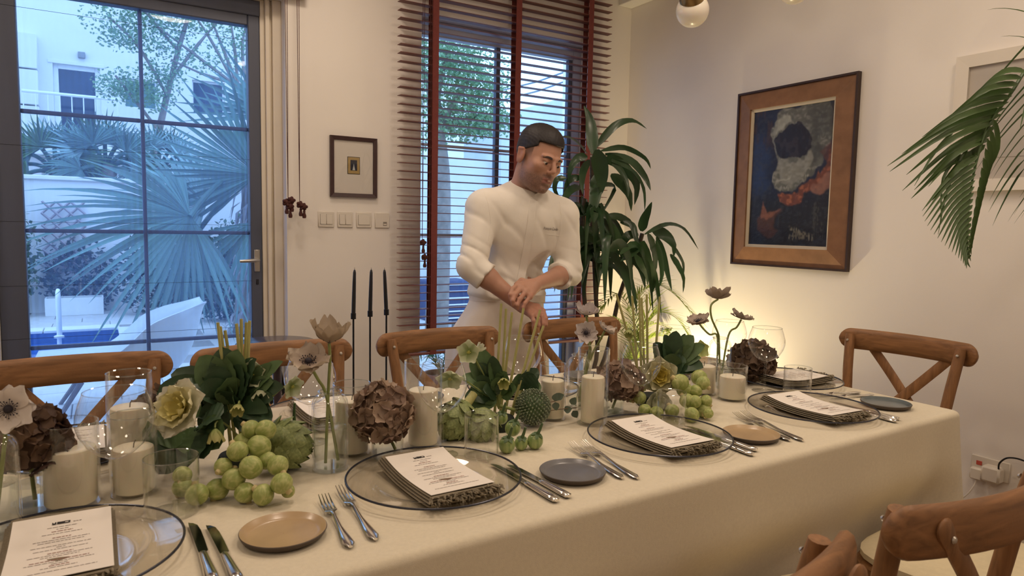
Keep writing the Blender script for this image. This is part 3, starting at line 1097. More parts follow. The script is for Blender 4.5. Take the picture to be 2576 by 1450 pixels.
# ------------------------------------------------------------------ tableware
GLASS = thin_glass('clear_glass', (.993, .995, .993), .10, .015, edge=(.90, .92, .92))
GLASSB = thin_glass('thick_glass', (.93, .95, .96), .2, .02, edge=(.8, .84, .86))
WATER = thin_glass('water', (.95, .975, .97), .12, .0)
CHARG = thin_glass('charger_glass', (.965, .955, .94), .05, .03, edge=(.93, .92, .90))
CRIM = mat('charger_rim', hx('#3d3f4a'), .25, metal=.5, var=.1)
LIN = mat('napkin_linen', hx('#857a66'), .95, var=.12, vscale=260, bump=.3, bscale=700)
LIN2 = mat('napkin_fringe', hx('#8d836f'), .95, var=.2, vscale=120)
CARD = mat('menu_card', hx('#efe8df'), .8, var=.01)
INK = mat('menu_ink', hx('#5b4444'), .9, var=.05)
INKR = mat('menu_ink_red', hx('#8c4a44'), .9, var=.05)
INKD = mat('menu_logo', hx('#1d1a1e'), .8, var=.05)
SILV = mat('cutlery_silver', (.80, .77, .72), .16, metal=1.0, var=.04, vscale=40)
BLADE = mat('cutlery_blade', (.42, .41, .38), .12, metal=1.0, var=.05, vscale=40)
WAX = mat('candle_wax', hx('#efe6cf'), .55, var=.02, sss=.35)
WICK = mat('candle_wick', hx('#5b534a'), .9, var=.1)
TANP = mat('plate_tan', hx('#b49a76'), .3, var=.10, vscale=18, coat=.3)
GREYP = mat('plate_grey', hx('#6a6a6e'), .28, var=.12, vscale=22, coat=.3)
BLUEP = mat('plate_bluegrey', hx('#525c60'), .28, var=.14, vscale=22, coat=.3)
PUND = mat('plate_underside', hx('#4b4038'), .5, var=.1)


def charger(x, y, label):
    t = thing('charger_plate', label, 'plate', (x, y, TZ), 0, 'clear glass charger plates')
    MB().lathe([(.0005, .0035), (.095, .0035), (.108, .005), (.116, .010), (.135, .0135), (.160, .017), (.1705, .0195)], 72).build('plate', CHARG, t)
    MB().lathe([(.0005, .0012), (.094, .0012), (.108, .0030), (.1165, .0078), (.135, .0112), (.160, .0147), (.1705, .0175)], 72).build('plate_underside', CHARG, t)
    MB().tube([(.1707 * math.cos(a), .1707 * math.sin(a), .0187) for a in [2 * PI * i / 72 for i in range(73)]], .0021, 8, caps=False).build('rim', CRIM, t)
    return t


def napkin(x, y, rz, label, z0):
    t = thing('linen_napkin', label, 'napkin', (x, y, TZ + z0), rz, 'folded linen napkins')
    L, Wd = .245, .148
    def zc(u):
        return .010 * (abs(u) * 2) ** 2 * (1.2 if u > 0 else .5)
    for k in range(4):
        rings = []
        for i in range(13):
            u = i / 12 - .5
            yy = u * L * (1 - .012 * k)
            z = zc(u) + .0042 * k
            w = Wd / 2 - .003 * k
            bow = .0025 * math.sin(i * 1.3 + k)
            th = .0027
            # rounded fold on the left, open edges on the right
            rings.append([(-w - .002, yy, z + th * .5), (-w + .004, yy, z + bow * .2), (0, yy, z + bow), (w, yy, z), (w, yy, z + th), (0, yy, z + th + bow), (-w + .004, yy, z + th)])
        MB().loft(rings).build('fold', LIN, t)
    fr = MB()
    rnd = random.Random(int(x * 977))
    for i in range(95):
        k = rnd.randrange(4)
        u = rnd.uniform(-.5, .5)
        p0 = Vector((u * Wd, -L / 2 + .004, zc(-.5) + .0042 * k + .002))
        d = Vector((rnd.uniform(-.5, .5), -1, rnd.uniform(-.35, .5))) * rnd.uniform(.008, .017)
        p1 = p0 + d * .5 + Vector((rnd.uniform(-.003, .003), 0, rnd.uniform(0, .004)))
        p2 = p0 + d
        p2.z = max(p2.z, -.002)
        fr.tube([p0, p1, p2], [.0014, .0020, .0010], 4)
    fr.build('fringe', LIN2, t)
    return t


def menu(x, y, rz, label, z0, curl=.006):
    t = thing('menu_card', label, 'menu', (x, y, TZ + z0), rz, 'printed menu cards')
    W2, L = .066, .214
    def zc(v):
        return .010 * (abs(v) * 2) ** 2 * (1.15 if v > 0 else .5)
    rings = []
    for i in range(13):
        v = i / 12 - .5
        z = zc(v)
        rings.append([(-W2, v * L, z), (W2, v * L, z), (W2, v * L, z + .0006), (-W2, v * L, z + .0006)])
    MB().loft(rings).build('card', CARD, t, smooth=False)
    def strip(mb__, x0, x1, y0, y1):
        za = zc((y0 + y1) / 2 / L) + .0011
        mb__.add([(x0, y0, za), (x1, y0, za), (x1, y1, za), (x0, y1, za)], [(0, 1, 2, 3)])
    lg = MB()
    strip(lg, -.014, -.0085, .078, .089)
    strip(lg, -.0075, .010, .078, .089)
    lg.build('logo', INKD, t, smooth=False)
    lw_ = MB()
    strip(lw_, -.0125, -.0105, .081, .0865)
    strip(lw_, -.004, .002, .0838, .0868)
    strip(lw_, .003, .0075, .080, .0825)
    for v in lw_.v:
        v.z += .0004
    lw_.build('logo_mark', CARD, t, smooth=False)
    rnd = random.Random(5)
    tx, tr_ = MB(), MB()
    yy = .070
    rows = [(.020, 0), (.008, 0), (.014, 1), (.026, 0), (0, 0), (.012, 1), (.036, 0), (.030, 0), (0, 0), (.038, 0), (.006, 0), (.034, 0), (0, 0), (.016, 1), (.040, 0), (.024, 0), (0, 0), (.036, 1), (.042, 0), (.010, 0), (.012, 1), (.022, 0), (0, 0), (.046, 0)]
    for hw_, bold in rows:
        if hw_:
            xx = -hw_
            while xx < hw_:
                ln = rnd.uniform(.003, .008)
                strip(tr_ if bold else tx, xx, min(xx + ln, hw_), yy, yy + (.0017 if bold else .0011))
                xx += ln + .0011
        yy -= .0066
    # the heading line beside the logo
    xx = .014
    while xx < .026:
        strip(tx, xx, xx + .003, .0795, .081)
        xx += .004
    tx.build('print', INK, t, smooth=False)
    tr_.build('print_heading', INKR, t, smooth=False)
    return t


def fork(a, b, label, s=1.0):
    """a = tine tips, b = handle end (xy)"""
    a, b = Vector((*a, 0)), Vector((*b, 0))
    L = (a - b).length
    rz = math.atan2((a - b).y, (a - b).x)
    t = thing('table_fork', label, 'fork', (b.x, b.y, TZ + .0012), rz, 'silver table forks')
    hn = MB()
    rings = []
    prof = [(0, .0035, .002, .004), (.012, .0095, .0024, .0045), (.035, .0085, .0024, .004), (.075, .0045, .0026, .004), (.115, .0032, .003, .0075), (.128, .0042, .002, .009), (.138, .0105, .0012, .0075), (.146, .0118, .001, .006)]
    k = L / .205
    for x_, w, th, z in prof:
        x_ *= k
        rings.append([(x_, w * math.cos(q), z + th * math.sin(q)) for q in [2 * PI * j / 12 for j in range(12)]])
    hn.loft(rings)
    hn.build('handle', SILV, t)
    for i in range(4):
        yy = (i - 1.5) * .0062
        pts = [(.144 * k, yy, .0062), (.160 * k, yy, .005), (.180 * k, yy * .98, .0068), (.205 * k, yy * .95, .0125)]
        MB().tube(pts, [.0019, .0017, .0015, .0006], 6).build('tine', SILV, t)
    return t


def knife(a, b, label):
    """a = blade tip, b = handle end"""
    a, b = Vector((*a, 0)), Vector((*b, 0))
    L = (a - b).length
    rz = math.atan2((a - b).y, (a - b).x)
    t = thing('table_knife', label, 'knife', (b.x, b.y, TZ + .001), rz, 'silver table knives')
    k = L / .23
    rings = []
    for x_, w, th in [(0, .004, .003), (.004, .0085, .0045), (.02, .0095, .005), (.05, .0080, .0048), (.085, .0068, .0045), (.098, .0066, .0045), (.102, .0052, .0036)]:
        rings.append([(x_ * k, w * math.cos(q), .0052 + th * math.sin(q)) for q in [2 * PI * j / 14 for j in range(14)]])
    MB().loft(rings).build('handle', SILV, t)
    vs__, top = [], []
    for x_, y0, y1 in [(.100, -.0035, .0045), (.108, -.0085, .0055), (.15, -.0095, .0055), (.19, -.0095, .0055), (.215, -.0075, .0055), (.226, -.002, .0050), (.23, .003, .0042)]:
        top.append((x_ * k, y0, y1))
    rings = [[(x_, y0, .0048), (x_, y1, .0042), (x_, y1, .0062), (x_, y0, .0052)] for x_, y0, y1 in top]
    MB().loft(rings).build('blade', BLADE, t, smooth=False)
    return t


def bread_plate(x, y, m_, label):
    t = thing('side_plate', label, 'plate', (x, y, TZ), 0, 'stoneware side plates')
    MB().lathe([(.0005, .0058), (.052, .0058), (.060, .0075), (.0655, .0135), (.0675, .0142)], 56).build('dish', m_, t)
    MB().lathe([(.0675, .0142), (.0685, .0132), (.066, .0075), (.060, .0022), (.054, .0006), (.0005, .0006)], 56).build('underside', PUND, t)
    return t


def rim_ring(mb__, r, z, tr_=.0009, n=48):
    mb__.tube([(r * math.cos(a), r * math.sin(a), z) for a in [2 * PI * i / n for i in range(n + 1)]], tr_, 6, caps=False)


RIMG = thin_glass('glass_rim', (.86, .89, .9), .4, .05)


def wine_glass(x, y, label, hgt=.207, rb=.0545):
    t = thing('wine_glass', label, 'wine glass', (x, y, TZ), 0, 'large clear wine glasses')
    k = hgt / .207
    s = rb / .0545
    MB().lathe([(.0005, .0015), (.032 * s, .0010), (.0365 * s, .0016), (.032 * s, .0032), (.012, .0058), (.0055, .0105), (.0036, .020), (.0032, .055 * k), (.0036, .088 * k), (.007, .0965 * k)], 32).build('stem', GLASS, t)
    bowl = [(.0015, .0965 * k), (.012 * s, .0985 * k), (.026 * s, .107 * k), (.040 * s, .121 * k), (.050 * s, .139 * k), (.0545 * s, .156 * k), (.0535 * s, .172 * k), (.0490 * s, .190 * k), (.0430 * s, .207 * k)]
    MB().lathe(bowl, 48).build('bowl', GLASS, t)
    m_ = MB()
    rim_ring(m_, .0430 * s, .207 * k)
    m_.build('rim', RIMG, t)
    return t


def tumbler(x, y, label, r=.042, hgt=.092):
    t = thing('water_tumbler', label, 'tumbler', (x, y, TZ), 0, 'thin straight water tumblers')
    MB().lathe([(.0005, .001), (r * .95, .001), (r, .006), (r, hgt)], 48).build('wall', GLASS, t)
    MB().lathe([(.0005, .007), (r * .94, .007), (r * .965, .012), (r * .97, hgt)], 48).build('inner_wall', GLASS, t)
    m_ = MB()
    rim_ring(m_, r * .985, hgt)
    m_.build('rim', RIMG, t)
    return t


def candle_in_glass(x, y, label, clabel, r, hgt, cr, ch, off=(0, 0)):
    t = thing('candle_cylinder', label, 'candle holder', (x, y, TZ), 0, 'clear glass candle cylinders')
    MB().lathe([(.0005, .0008), (r * .96, .0008), (r, .005), (r, hgt)], 48).build('wall', GLASS, t)
    MB().lathe([(.0005, .006), (r * .92, .006), (r * .955, .011), (r * .955, hgt)], 48).build('inner_wall', GLASS, t)
    m_ = MB()
    rim_ring(m_, r * .978, hgt, .0012)
    m_.build('rim', RIMG, t)
    c = MB().lathe([(.0005, 0), (cr * .97, 0), (cr, .003), (cr, ch - .006), (cr * .97, ch - .0015), (cr * .9, ch), (cr * .5, ch - .0012), (.0005, ch - .002)], 40).build(
        'pillar_candle', WAX, None, loc=(x + off[0], y + off[1], TZ + .0068))
    tag(c, clabel, 'candle', 'ivory pillar candles')
    MB().tube([(0, 0, ch - .003), (.001, 0, ch + .006), (.004, .001, ch + .012)], .0011, 5).build('wick', WICK, c)
    return t


def bud_vase(x, y, label, r=.0365, hgt=.164, fill=.09, z=0):
    t = thing('bud_vase', label, 'vase', (x, y, TZ), 0, 'clear glass bud vases')
    MB().lathe([(.0005, .0008), (r * .95, .0008), (r, .006), (r, hgt - .030), (r * .96, hgt - .019), (r * .80, hgt - .009), (r * .64, hgt - .006), (r * .60, hgt - .002), (r * .62, hgt)], 48).build('body', GLASS, t)
    MB().lathe([(.0005, .009), (r * .86, .009), (r * .92, .014), (r * .92, hgt - .032), (r * .86, hgt - .022), (r * .70, hgt - .013)], 48).build('inner_wall', GLASS, t)
    m_ = MB()
    rim_ring(m_, r * .62, hgt, .0022)
    m_.build('lip', RIMG, t)
    MB().lathe([(.0005, .0016), (r * .9, .0016), (r * .86, .0085), (.0005, .0085)], 40).build('base_disc', GLASSB, t)
    if fill:
        MB().lathe([(.0005, .0105), (r * .905, .0105), (r * .91, fill), (r * .85, fill - .0012), (.0005, fill - .0014)], 40).build('water', WATER, t)
    return t


def posy_vase(x, y, label, r=.036, hgt=.074, fill=.045):
    t = thing('posy_vase', label, 'vase', (x, y, TZ), 0, 'short clear posy vases')
    MB().lathe([(.0005, .0008), (r * .95, .0008), (r, .006), (r, hgt)], 44).build('wall', GLASS, t)
    MB().lathe([(.0005, .012), (r * .88, .012), (r * .93, .018), (r * .93, hgt)], 44).build('inner_wall', GLASS, t)
    MB().lathe([(.0005, .0016), (r * .93, .0016), (r * .93, .0112), (.0005, .0112)], 40).build('base_disc', GLASSB, t)
    m_ = MB()
    rim_ring(m_, r * .965, hgt, .0013)
    m_.build('rim', RIMG, t)
    MB().lathe([(.0005, .0135), (r * .90, .0135), (r * .915, fill), (.0005, fill)], 36).build('water', WATER, t)
    return t


# ---- place settings
NEAR = [(-.062, 1.178, 'the left picture edge'), (.560, 1.205, 'the pair of artichokes'), (1.150, 1.200, 'the second tan side plate'), (1.722, 1.192, 'the right table corner')]
nm = ['near place cut by the left picture edge', 'near place left of the grey side plate', 'near place left of the small tan plate', 'near place by the right table corner']
for i, (x, y, _) in enumerate(NEAR):
    charger(x, y, f'clear glass charger with dark rim, {nm[i]}')
nap = [(.0, -.062 + .004, 1.178), (1.5, .561, 1.198), (-1.5, 1.143, 1.190), (-3, 1.716, 1.186)]
for i, (rz, x, y) in enumerate(nap):
    napkin(x, y, R(rz), f'olive grey fringed napkin, {nm[i]}', .0065)
    menu(x + .002, y - .002, R(rz), f'white printed menu card on its napkin, {nm[i]}', .0065 + .0165)
charger(1.985, 1.470, 'clear glass charger with dark rim before the chair at the head of the table')
napkin(1.995, 1.470, R(86), 'folded olive grey fringed napkin before the chair at the head of the table', .0065)
menu(1.992, 1.470, R(86), 'white printed menu card before the chair at the head of the table', .0235)
FAR = [(-.06, 1.735), (.515, 1.752), (1.118, 1.765), (1.70, 1.772)]
fn = ['far side before the leftmost chair', 'far side before the second chair', 'far side before the third chair', 'far side before the fourth chair']
for i, (x, y) in enumerate(FAR):
    charger(x, y, f'clear glass charger with dark rim, {fn[i]}')
    napkin(x, y, R(180 + 2 * i), f'olive grey fringed napkin, {fn[i]}', .0065)
    menu(x, y, R(180 + 2 * i), f'white printed menu card on its napkin, {fn[i]}', .0235)

fork((.345, 1.222), (.328, 1.012), 'silver fork beside the nearest tan side plate, outer of its pair')
fork((.385, 1.250), (.371, 1.018), 'silver fork touching the second charger rim from the left, inner of its pair')
fork((.932, 1.262), (.901, 1.040), 'silver fork beside the grey side plate, outer of its pair')
fork((.962, 1.258), (.928, 1.024), 'silver fork beside the third charger from the left, inner of its pair')
fork((1.488, 1.262), (1.428, 1.042), 'silver fork half behind the small tan side plate, outer of its pair')
fork((1.520, 1.262), (1.456, 1.026), 'silver fork nearest the fourth charger from the left, inner of its pair')
fork((1.900, 1.300), (2.065, 1.262), 'silver fork pointing at the head charger, inner of its pair')
fork((1.908, 1.262), (2.072, 1.222), 'silver fork near the blue grey side plate, outer of its pair')
knife((.124, 1.222), (.128, 1.000), 'silver table knife left of the nearest tan side plate, next to the leftmost charger')
knife((.148, 1.198), (.158, .985), 'silver table knife left of the nearest tan side plate, outer of its pair')
knife((.708, 1.236), (.716, 1.006), 'silver table knife touching the second charger from the left')
knife((.736, 1.214), (.748, 1.012), 'silver table knife beside the second charger, near the grey side plate')
knife((1.262, 1.248), (1.258, 1.010), 'silver table knife lying half on the third charger from the left')
knife((1.288, 1.248), (1.292, 1.028), 'silver table knife right of the third charger, near the small tan side plate')
knife((1.842, 1.232), (1.832, 1.012), 'silver table knife beside the fourth charger from the left, inner of its pair')
knife((1.866, 1.232), (1.862, 1.022), 'silver table knife under the blue grey side plate, outer of its pair')
bread_plate(.248, 1.108, TANP, 'round tan stoneware side plate nearest the viewer')
bread_plate(.826, 1.108, GREYP, 'round grey stoneware side plate in the middle of the near edge')
bread_plate(1.371, 1.110, TANP, 'small round tan stoneware side plate between the third and fourth chargers')
bread_plate(1.985, 1.132, BLUEP, 'round blue grey stoneware side plate near the right table corner')
# far side cutlery and plates (partly hidden)
for i, (x, y) in enumerate(FAR):
    if i:
        bread_plate(x + .285, y + .07, (GREYP, BLUEP, GREYP, TANP)[i], f'stoneware side plate, {fn[i]}')
    for k in (0, 1):
        fork((x + .205 + .03 * k, y - .10), (x + .205 + .03 * k, y + .105), f'silver fork, {"inner" if k == 0 else "outer"} of its pair, {fn[i]}')

# ---- glasses, candles, vases: position from the photograph's table plane
wine_glass(.021, 1.322, 'large clear wine glass at the left, before the pair of candles', .219, .060)
wine_glass(.646, 1.352, 'large clear wine glass before the candle left of the artichokes', .206, .0545)
wine_glass(1.216, 1.348, 'large clear wine glass before the brown hydrangea in the middle', .207, .0545)
wine_glass(1.813, 1.427, 'large clear wine glass before the darkest hydrangea at the right', .205, .0565)
wine_glass(.415, 1.571, 'large clear wine glass behind the tall anemone vase', .195, .058)
wine_glass(1.017, 1.613, 'large clear wine glass behind the tall cut stems, before the man', .200, .0545)
wine_glass(1.575, 1.590, 'large clear wine glass on the far side before the glowing corner', .200, .056)
wine_glass(1.862, 1.620, 'large clear wine glass behind the right anemone vase', .200, .058)
tumbler(.102, 1.296, 'thin clear tumbler before the pale green sprouts at the left', .0445, .100)
tumbler(.719, 1.304, 'thin clear tumbler before the artichokes', .0385, .094)
tumbler(1.282, 1.297, 'thin clear tumbler before the yellow kale bloom', .0395, .084)
tumbler(1.863, 1.344, 'thin clear tumbler before the charger at the head of the table', .0415, .088)
candle_in_glass(-.049, 1.418, 'clear glass cylinder with a wide ivory candle at the far left', 'wide ivory pillar candle at the far left, before the dark hydrangea', .046, .150, .041, .098)
candle_in_glass(.050, 1.425, 'clear glass cylinder with a short ivory candle behind the left wine glass', 'short ivory pillar candle seen through the left wine glass', .0405, .150, .0345, .082)
candle_in_glass(.050, 1.545, 'tall clear glass cylinder with ivory candle, rear of the left group', 'ivory pillar candle rising behind the left wine glass, rear of the group', .041, .205, .035, .130)
candle_in_glass(.476, 1.458, 'clear glass cylinder with ivory candle behind the tall anemone vase', 'ivory pillar candle between the anemone vase and the brown hydrangea', .0410, .157, .0355, .115)
candle_in_glass(.637, 1.435, 'tall clear glass cylinder with ivory candle left of the artichokes', 'tall ivory pillar candle left of the artichokes', .0435, .198, .0335, .125)
candle_in_glass(1.030, 1.480, 'clear glass cylinder with ivory candle behind the green thistle ball', 'ivory pillar candle behind the eucalyptus sprig', .0360, .148, .0310, .098)
candle_in_glass(1.099, 1.396, 'tall clear glass cylinder with ivory candle in the middle of the table', 'ivory pillar candle in the tall middle cylinder', .0410, .198, .0300, .118)
candle_in_glass(1.614, 1.498, 'clear glass cylinder with ivory candle behind the right heap of sprouts', 'ivory pillar candle behind the right heap of sprouts', .0410, .118, .0360, .082)
candle_in_glass(1.636, 1.403, 'short clear glass cylinder with ivory candle before the right anemone vase', 'short ivory pillar candle before the right anemone vase', .0430, .104, .0380, .066)
bud_vase(.405, 1.381, 'clear shouldered bud vase holding two pale anemones, left of centre')
bud_vase(1.735, 1.545, 'clear shouldered bud vase holding three dusky anemones at the right', .0365, .160, .085)
bud_vase(-.150, 1.335, 'clear shouldered bud vase with a white anemone, cut by the left picture edge', .0365, .168, .085)
bud_vase(1.165, 1.545, 'clear shouldered bud vase with three pale anemones behind the middle candle', .0340, .150, .08)
posy_vase(-.105, 1.432, 'short clear vase holding the dark hydrangea at the far left', .036, .074)
posy_vase(.536, 1.396, 'short clear vase holding the brown hydrangea left of centre', .0355, .080)
posy_vase(1.200, 1.440, 'short clear vase holding the mauve brown hydrangea in the middle', .0355, .074)
posy_vase(1.790, 1.530, 'short clear vase holding the darkest hydrangea at the right', .0340, .062)
posy_vase(.178, 1.640, 'short clear vase holding the hydrangea half hidden behind the left greenery', .0355, .074)
# ------------------------------------------------------------------ flowers and vegetables of the centrepieces
def green(nm_, h1, v=.18, sc=40, tl=.15, rough=.5, h2=None):
    return mat(nm_, hx(h1), rough, var=v, vscale=sc, translucent=tl, col2=hx(h2) if h2 else None)


G_DARK = green('leaf_dark', '#3a5339', .25, 30, .12, .4)
G_MID = green('leaf_mid', '#587248', .22, 30, .15, .45)
G_OLIVE = green('leaf_olive', '#7b8050', .18, 30, .2, .5)
G_STEM = green('stem_green', '#8f9a5c', .15, 30, .1, .5)
G_REED = mat('cut_stem', hx('#b3b071'), .55, var=.14, vscale=40, stretch=(8, 8, .6))
G_SPR = mat('sprout_leaf', hx('#a3b058'), .5, var=.16, vscale=32, sss=.1, col2=hx('#c3c67c'))
G_SPR2 = mat('sprout_base', hx('#c5b582'), .6, var=.12, vscale=60)
G_ART = mat('artichoke_bract', hx('#76854f'), .5, var=.12, vscale=9, col2=hx('#9aa46c'))
G_EGG = mat('eggplant_skin', hx('#6f8a4c'), .3, var=.0, vscale=60, stretch=(1.5, 1.5, .35), col2=hx('#b2bd7c'), coat=.3)
G_THI = mat('allium_floret', hx('#5d6b56'), .6, var=.25, vscale=90, col2=hx('#9aa58a'))
EUCA = green('eucalyptus_leaf', '#5c6b5c', .15, 40, .15, .55)
HELL = vcol_mat('hellebore_petal', .55, translucent=.25, var=.08)
ANEM = vcol_mat('anemone_petal', .65, translucent=.2, var=.10, vscale=60)
HYDR = vcol_mat('hydrangea_floret', .7, translucent=.18, var=.16, vscale=50)
KALE = vcol_mat('kale_leaf', .55, translucent=.2, var=.10, vscale=50)
AN_C = mat('anemone_centre', hx('#26202c'), .7, var=.2, vscale=200)
SOIL = mat('floral_foam', hx('#232a22'), .9, var=.2)
IMR, IMU = _r.copy(), -_d                  # across and up as the viewer sees them
TOCAM = Vector((0, 0, CAMH))


def frame_to(n, upv=(0, 0, 1)):
    n = Vector(n).normalized()
    u = Vector(upv)
    x = u.cross(n)
    if x.length < 1e-3:
        x = Vector((1, 0, 0))
    x.normalize()
    y = n.cross(x)
    return Matrix(((x.x, y.x, n.x, 0), (x.y, y.y, n.y, 0), (x.z, y.z, n.z, 0), (0, 0, 0, 1)))


def petal_patch(L, W, cup, ruff=0.0, seed=0, nu=7, nv=5, c0=None, c1=None, edge=None, frill=0.0):
    """petal from the origin along +y, cupped to +z. returns MB and colours"""
    rnd = random.Random(seed)
    ph = rnd.uniform(0, 6)
    m_, cols = MB(), []
    vs__, fs__ = [], []
    for i in range(nu):
        t = i / (nu - 1)
        w = W * (math.sin(PI * (t * .80 + .06)) ** .7) * (1 if t < .98 else .8)
        for j in range(nv):
            s = j / (nv - 1) * 2 - 1
            x = s * w
            y = L * t * (1 - .24 * s * s * t)
            z = cup * L * (t ** 1.6) + .25 * W * s * s * cup + ruff * L * math.sin(s * 5 + ph + t * 4) * t * t + frill * L * math.sin(s * 17 + ph * 2) * max(0, t - .55) * 2.2
            vs__.append((x, y, z))
            c = [lerp(c0[k], c1[k], t) for k in range(3)]
            if edge is not None and (t > .82 or abs(s) > .8):
                c = [lerp(c[k], edge[k], .6) for k in range(3)]
            cols.append(c)
    for i in range(nu - 1):
        for j in range(nv - 1):
            a = i * nv + j
            fs__.append((a, a + 1, a + nv + 1, a + nv))
    m_.add(vs__, fs__)
    return m_, cols


def anemone(c, n, r, label, foot, cup=.35, c0='#8a7a78', c1='#cfc3bb', closed=False, stem_pts=None, centre=True, back=False):
    """c flower centre, n facing direction, foot where the stem stands"""
    c = Vector(c)
    t = thing('anemone', label, 'flower', c, 0, 'anemones')
    M = frame_to(n)
    k0, k1 = hx(c0), hx(c1)
    for i in range(8):
        a = 2 * PI * i / 8 + (.2 if i % 2 else 0)
        L = r * (1.0 if i % 2 else .92)
        pm, pc_ = petal_patch(L, L * .50, (.9 if closed else cup) + .1 * (i % 2) + .12 * math.sin(i * 2.3 + r * 900), .11, int(i + r * 1e5), c0=k0, c1=k1)
        Mi = M @ Matrix.Rotation(a, 4, 'Z') @ Matrix.Translation((0, r * .06, .001 * (i % 2)))
        pm.v = [Mi @ v for v in pm.v]
        pm.build('petal', ANEM, t, cols=pc_, angle=180)
    if centre:
        q = MB()
        q.ball((0, 0, r * .10), (r * .17, r * .17, r * .13), 12, 8, M=M)
        for i in range(22):
            a = 2 * PI * i / 22
            rr = r * (.26 + .06 * ((i * 7) % 3))
            q.ball((rr * math.cos(a), rr * math.sin(a), r * .16), r * .032, 6, 4, M=M)
            q.tube([(r * .1 * math.cos(a), r * .1 * math.sin(a), r * .05), (rr * math.cos(a), rr * math.sin(a), r * .15)], r * .010, 3, M=M)
        q.build('centre', AN_C, t)
    nv = Vector(n).normalized()
    foot = Vector(foot) - c
    pts = [Vector((0, 0, 0)) - nv * .002]
    if stem_pts:
        pts += [Vector(p) - c for p in stem_pts]
    else:
        pts += [-nv * .03 + Vector((0, 0, -.012))]
    pts += [foot]
    # smooth the stem
    dense = []
    for i in range(len(pts) - 1):
        p0 = pts[max(i - 1, 0)]
        p1, p2 = pts[i], pts[i + 1]
        p3 = pts[min(i + 2, len(pts) - 1)]
        for s in range(5):
            u = s / 5
            dense.append(.5 * ((2 * p1) + (p2 - p0) * u + (2 * p0 - 5 * p1 + 4 * p2 - p3) * u * u + (3 * p1 - p0 - 3 * p2 + p3) * u ** 3))
    dense.append(pts[-1])
    MB().tube(dense, .0032, 7).build('stem', G_STEM, t)
    return t


def hydrangea(c, rad, label, foot, ca, cb, n=70, seed=1):
    c = Vector(c)
    t = thing('hydrangea', label, 'flower', c, 0, 'dried hydrangeas')
    rnd = random.Random(seed)
    m_, cols = MB(), []
    k0, k1 = hx(ca), hx(cb)
    for i in range(n):
        y = 1 - 2 * (i + .5) / n
        if y < -.75:
            continue
        a = i * 2.399963
        rr = math.sqrt(1 - y * y)
        u = Vector((rr * math.cos(a), rr * math.sin(a), y))
        p = Vector((u.x * rad[0], u.y * rad[1], u.z * rad[2])) * rnd.uniform(.80, 1.05)
        M = Matrix.Translation(p) @ frame_to(u + Vector((rnd.uniform(-.4, .4), rnd.uniform(-.4, .4), rnd.uniform(-.4, .4)))) @ Matrix.Rotation(rnd.uniform(0, 6), 4, 'Z')
        mixc = rnd.uniform(0, 1)
        cl = [lerp(k0[q], k1[q], mixc) for q in range(3)]
        s = rad[0] * rnd.uniform(.34, .46)
        for b in range(4):
            pm, pc_ = petal_patch(s, s * .62, rnd.uniform(.1, .45), .10, i * 5 + b, 5, 4, c0=[v * .75 for v in cl], c1=cl)
            Mi = M @ Matrix.Rotation(b * PI / 2, 4, 'Z')
            m_.add([Mi @ v for v in pm.v], pm.f)
            cols += pc_
    m_.build('bloom', HYDR, t, cols=cols, angle=180)
    f_ = Vector(foot) - c
    MB().tube([(0, 0, -rad[2] * .3), (f_.x * .4, f_.y * .4, f_.z * .55), f_], .0034, 7).build('stem', G_STEM, t)
    return t


def rosette(c, n, r, label, layers, seed=3):
    """ornamental kale: rings of ruffled leaves round a tight heart. layers: (radius factor, count, cup, c0, c1)"""
    c = Vector(c)
    t = thing('ornamental_kale', label, 'flower', c, 0)
    M = frame_to(n)
    for li, (fr, cnt, cup, ca, cb) in enumerate(layers):
        for i in range(cnt):
            a = 2 * PI * i / cnt + li * .5
            pm, pc_ = petal_patch(r * fr, r * fr * .60, cup, .07, seed + li * 20 + i, 10, 11, c0=hx(ca), c1=hx(cb), frill=.035)
            Mi = M @ Matrix.Rotation(a, 4, 'Z') @ Matrix.Translation((0, .01 * r, .02 * r * li))
            pm.v = [Mi @ v for v in pm.v]
            pm.build('leaf', KALE, t, cols=pc_, angle=180)
    return t


def hellebore(c, n, r, label, foot, c0='#8fa45c', c1='#d9dcbc', bud=False):
    c = Vector(c)
    t = thing('hellebore', label, 'flower', c, 0, 'green white hellebores')
    M = frame_to(n)
    for i in range(5):
        pm, pc_ = petal_patch(r, r * .55, 1.5 if bud else .30, .05, i, c0=hx(c0), c1=hx(c1))
        Mi = M @ Matrix.Rotation(2 * PI * i / 5, 4, 'Z') @ Matrix.Translation((0, r * .05, .0006 * (i % 2)))
        pm.v = [Mi @ v for v in pm.v]
        pm.build('petal', HELL, t, cols=pc_, angle=180)
    if not bud:
        q = MB()
        for i in range(14):
            a = i * 2.4
            q.ball((r * .16 * math.cos(a) * (i / 14), r * .16 * math.sin(a) * (i / 14), r * .16), r * .05, 6, 4, M=M)
        q.build('stamens', mat('hellebore_stamens', hx('#b6b65a'), .6, var=.15, vscale=90), t)
    f_ = Vector(foot) - c
    nv = Vector(n).normalized()
    MB().tube(arc_pts(-nv * .001, -nv * .03 + Vector((0, 0, .005)), f_, 9), .0019, 6).build('stem', G_STEM, t)
    return t


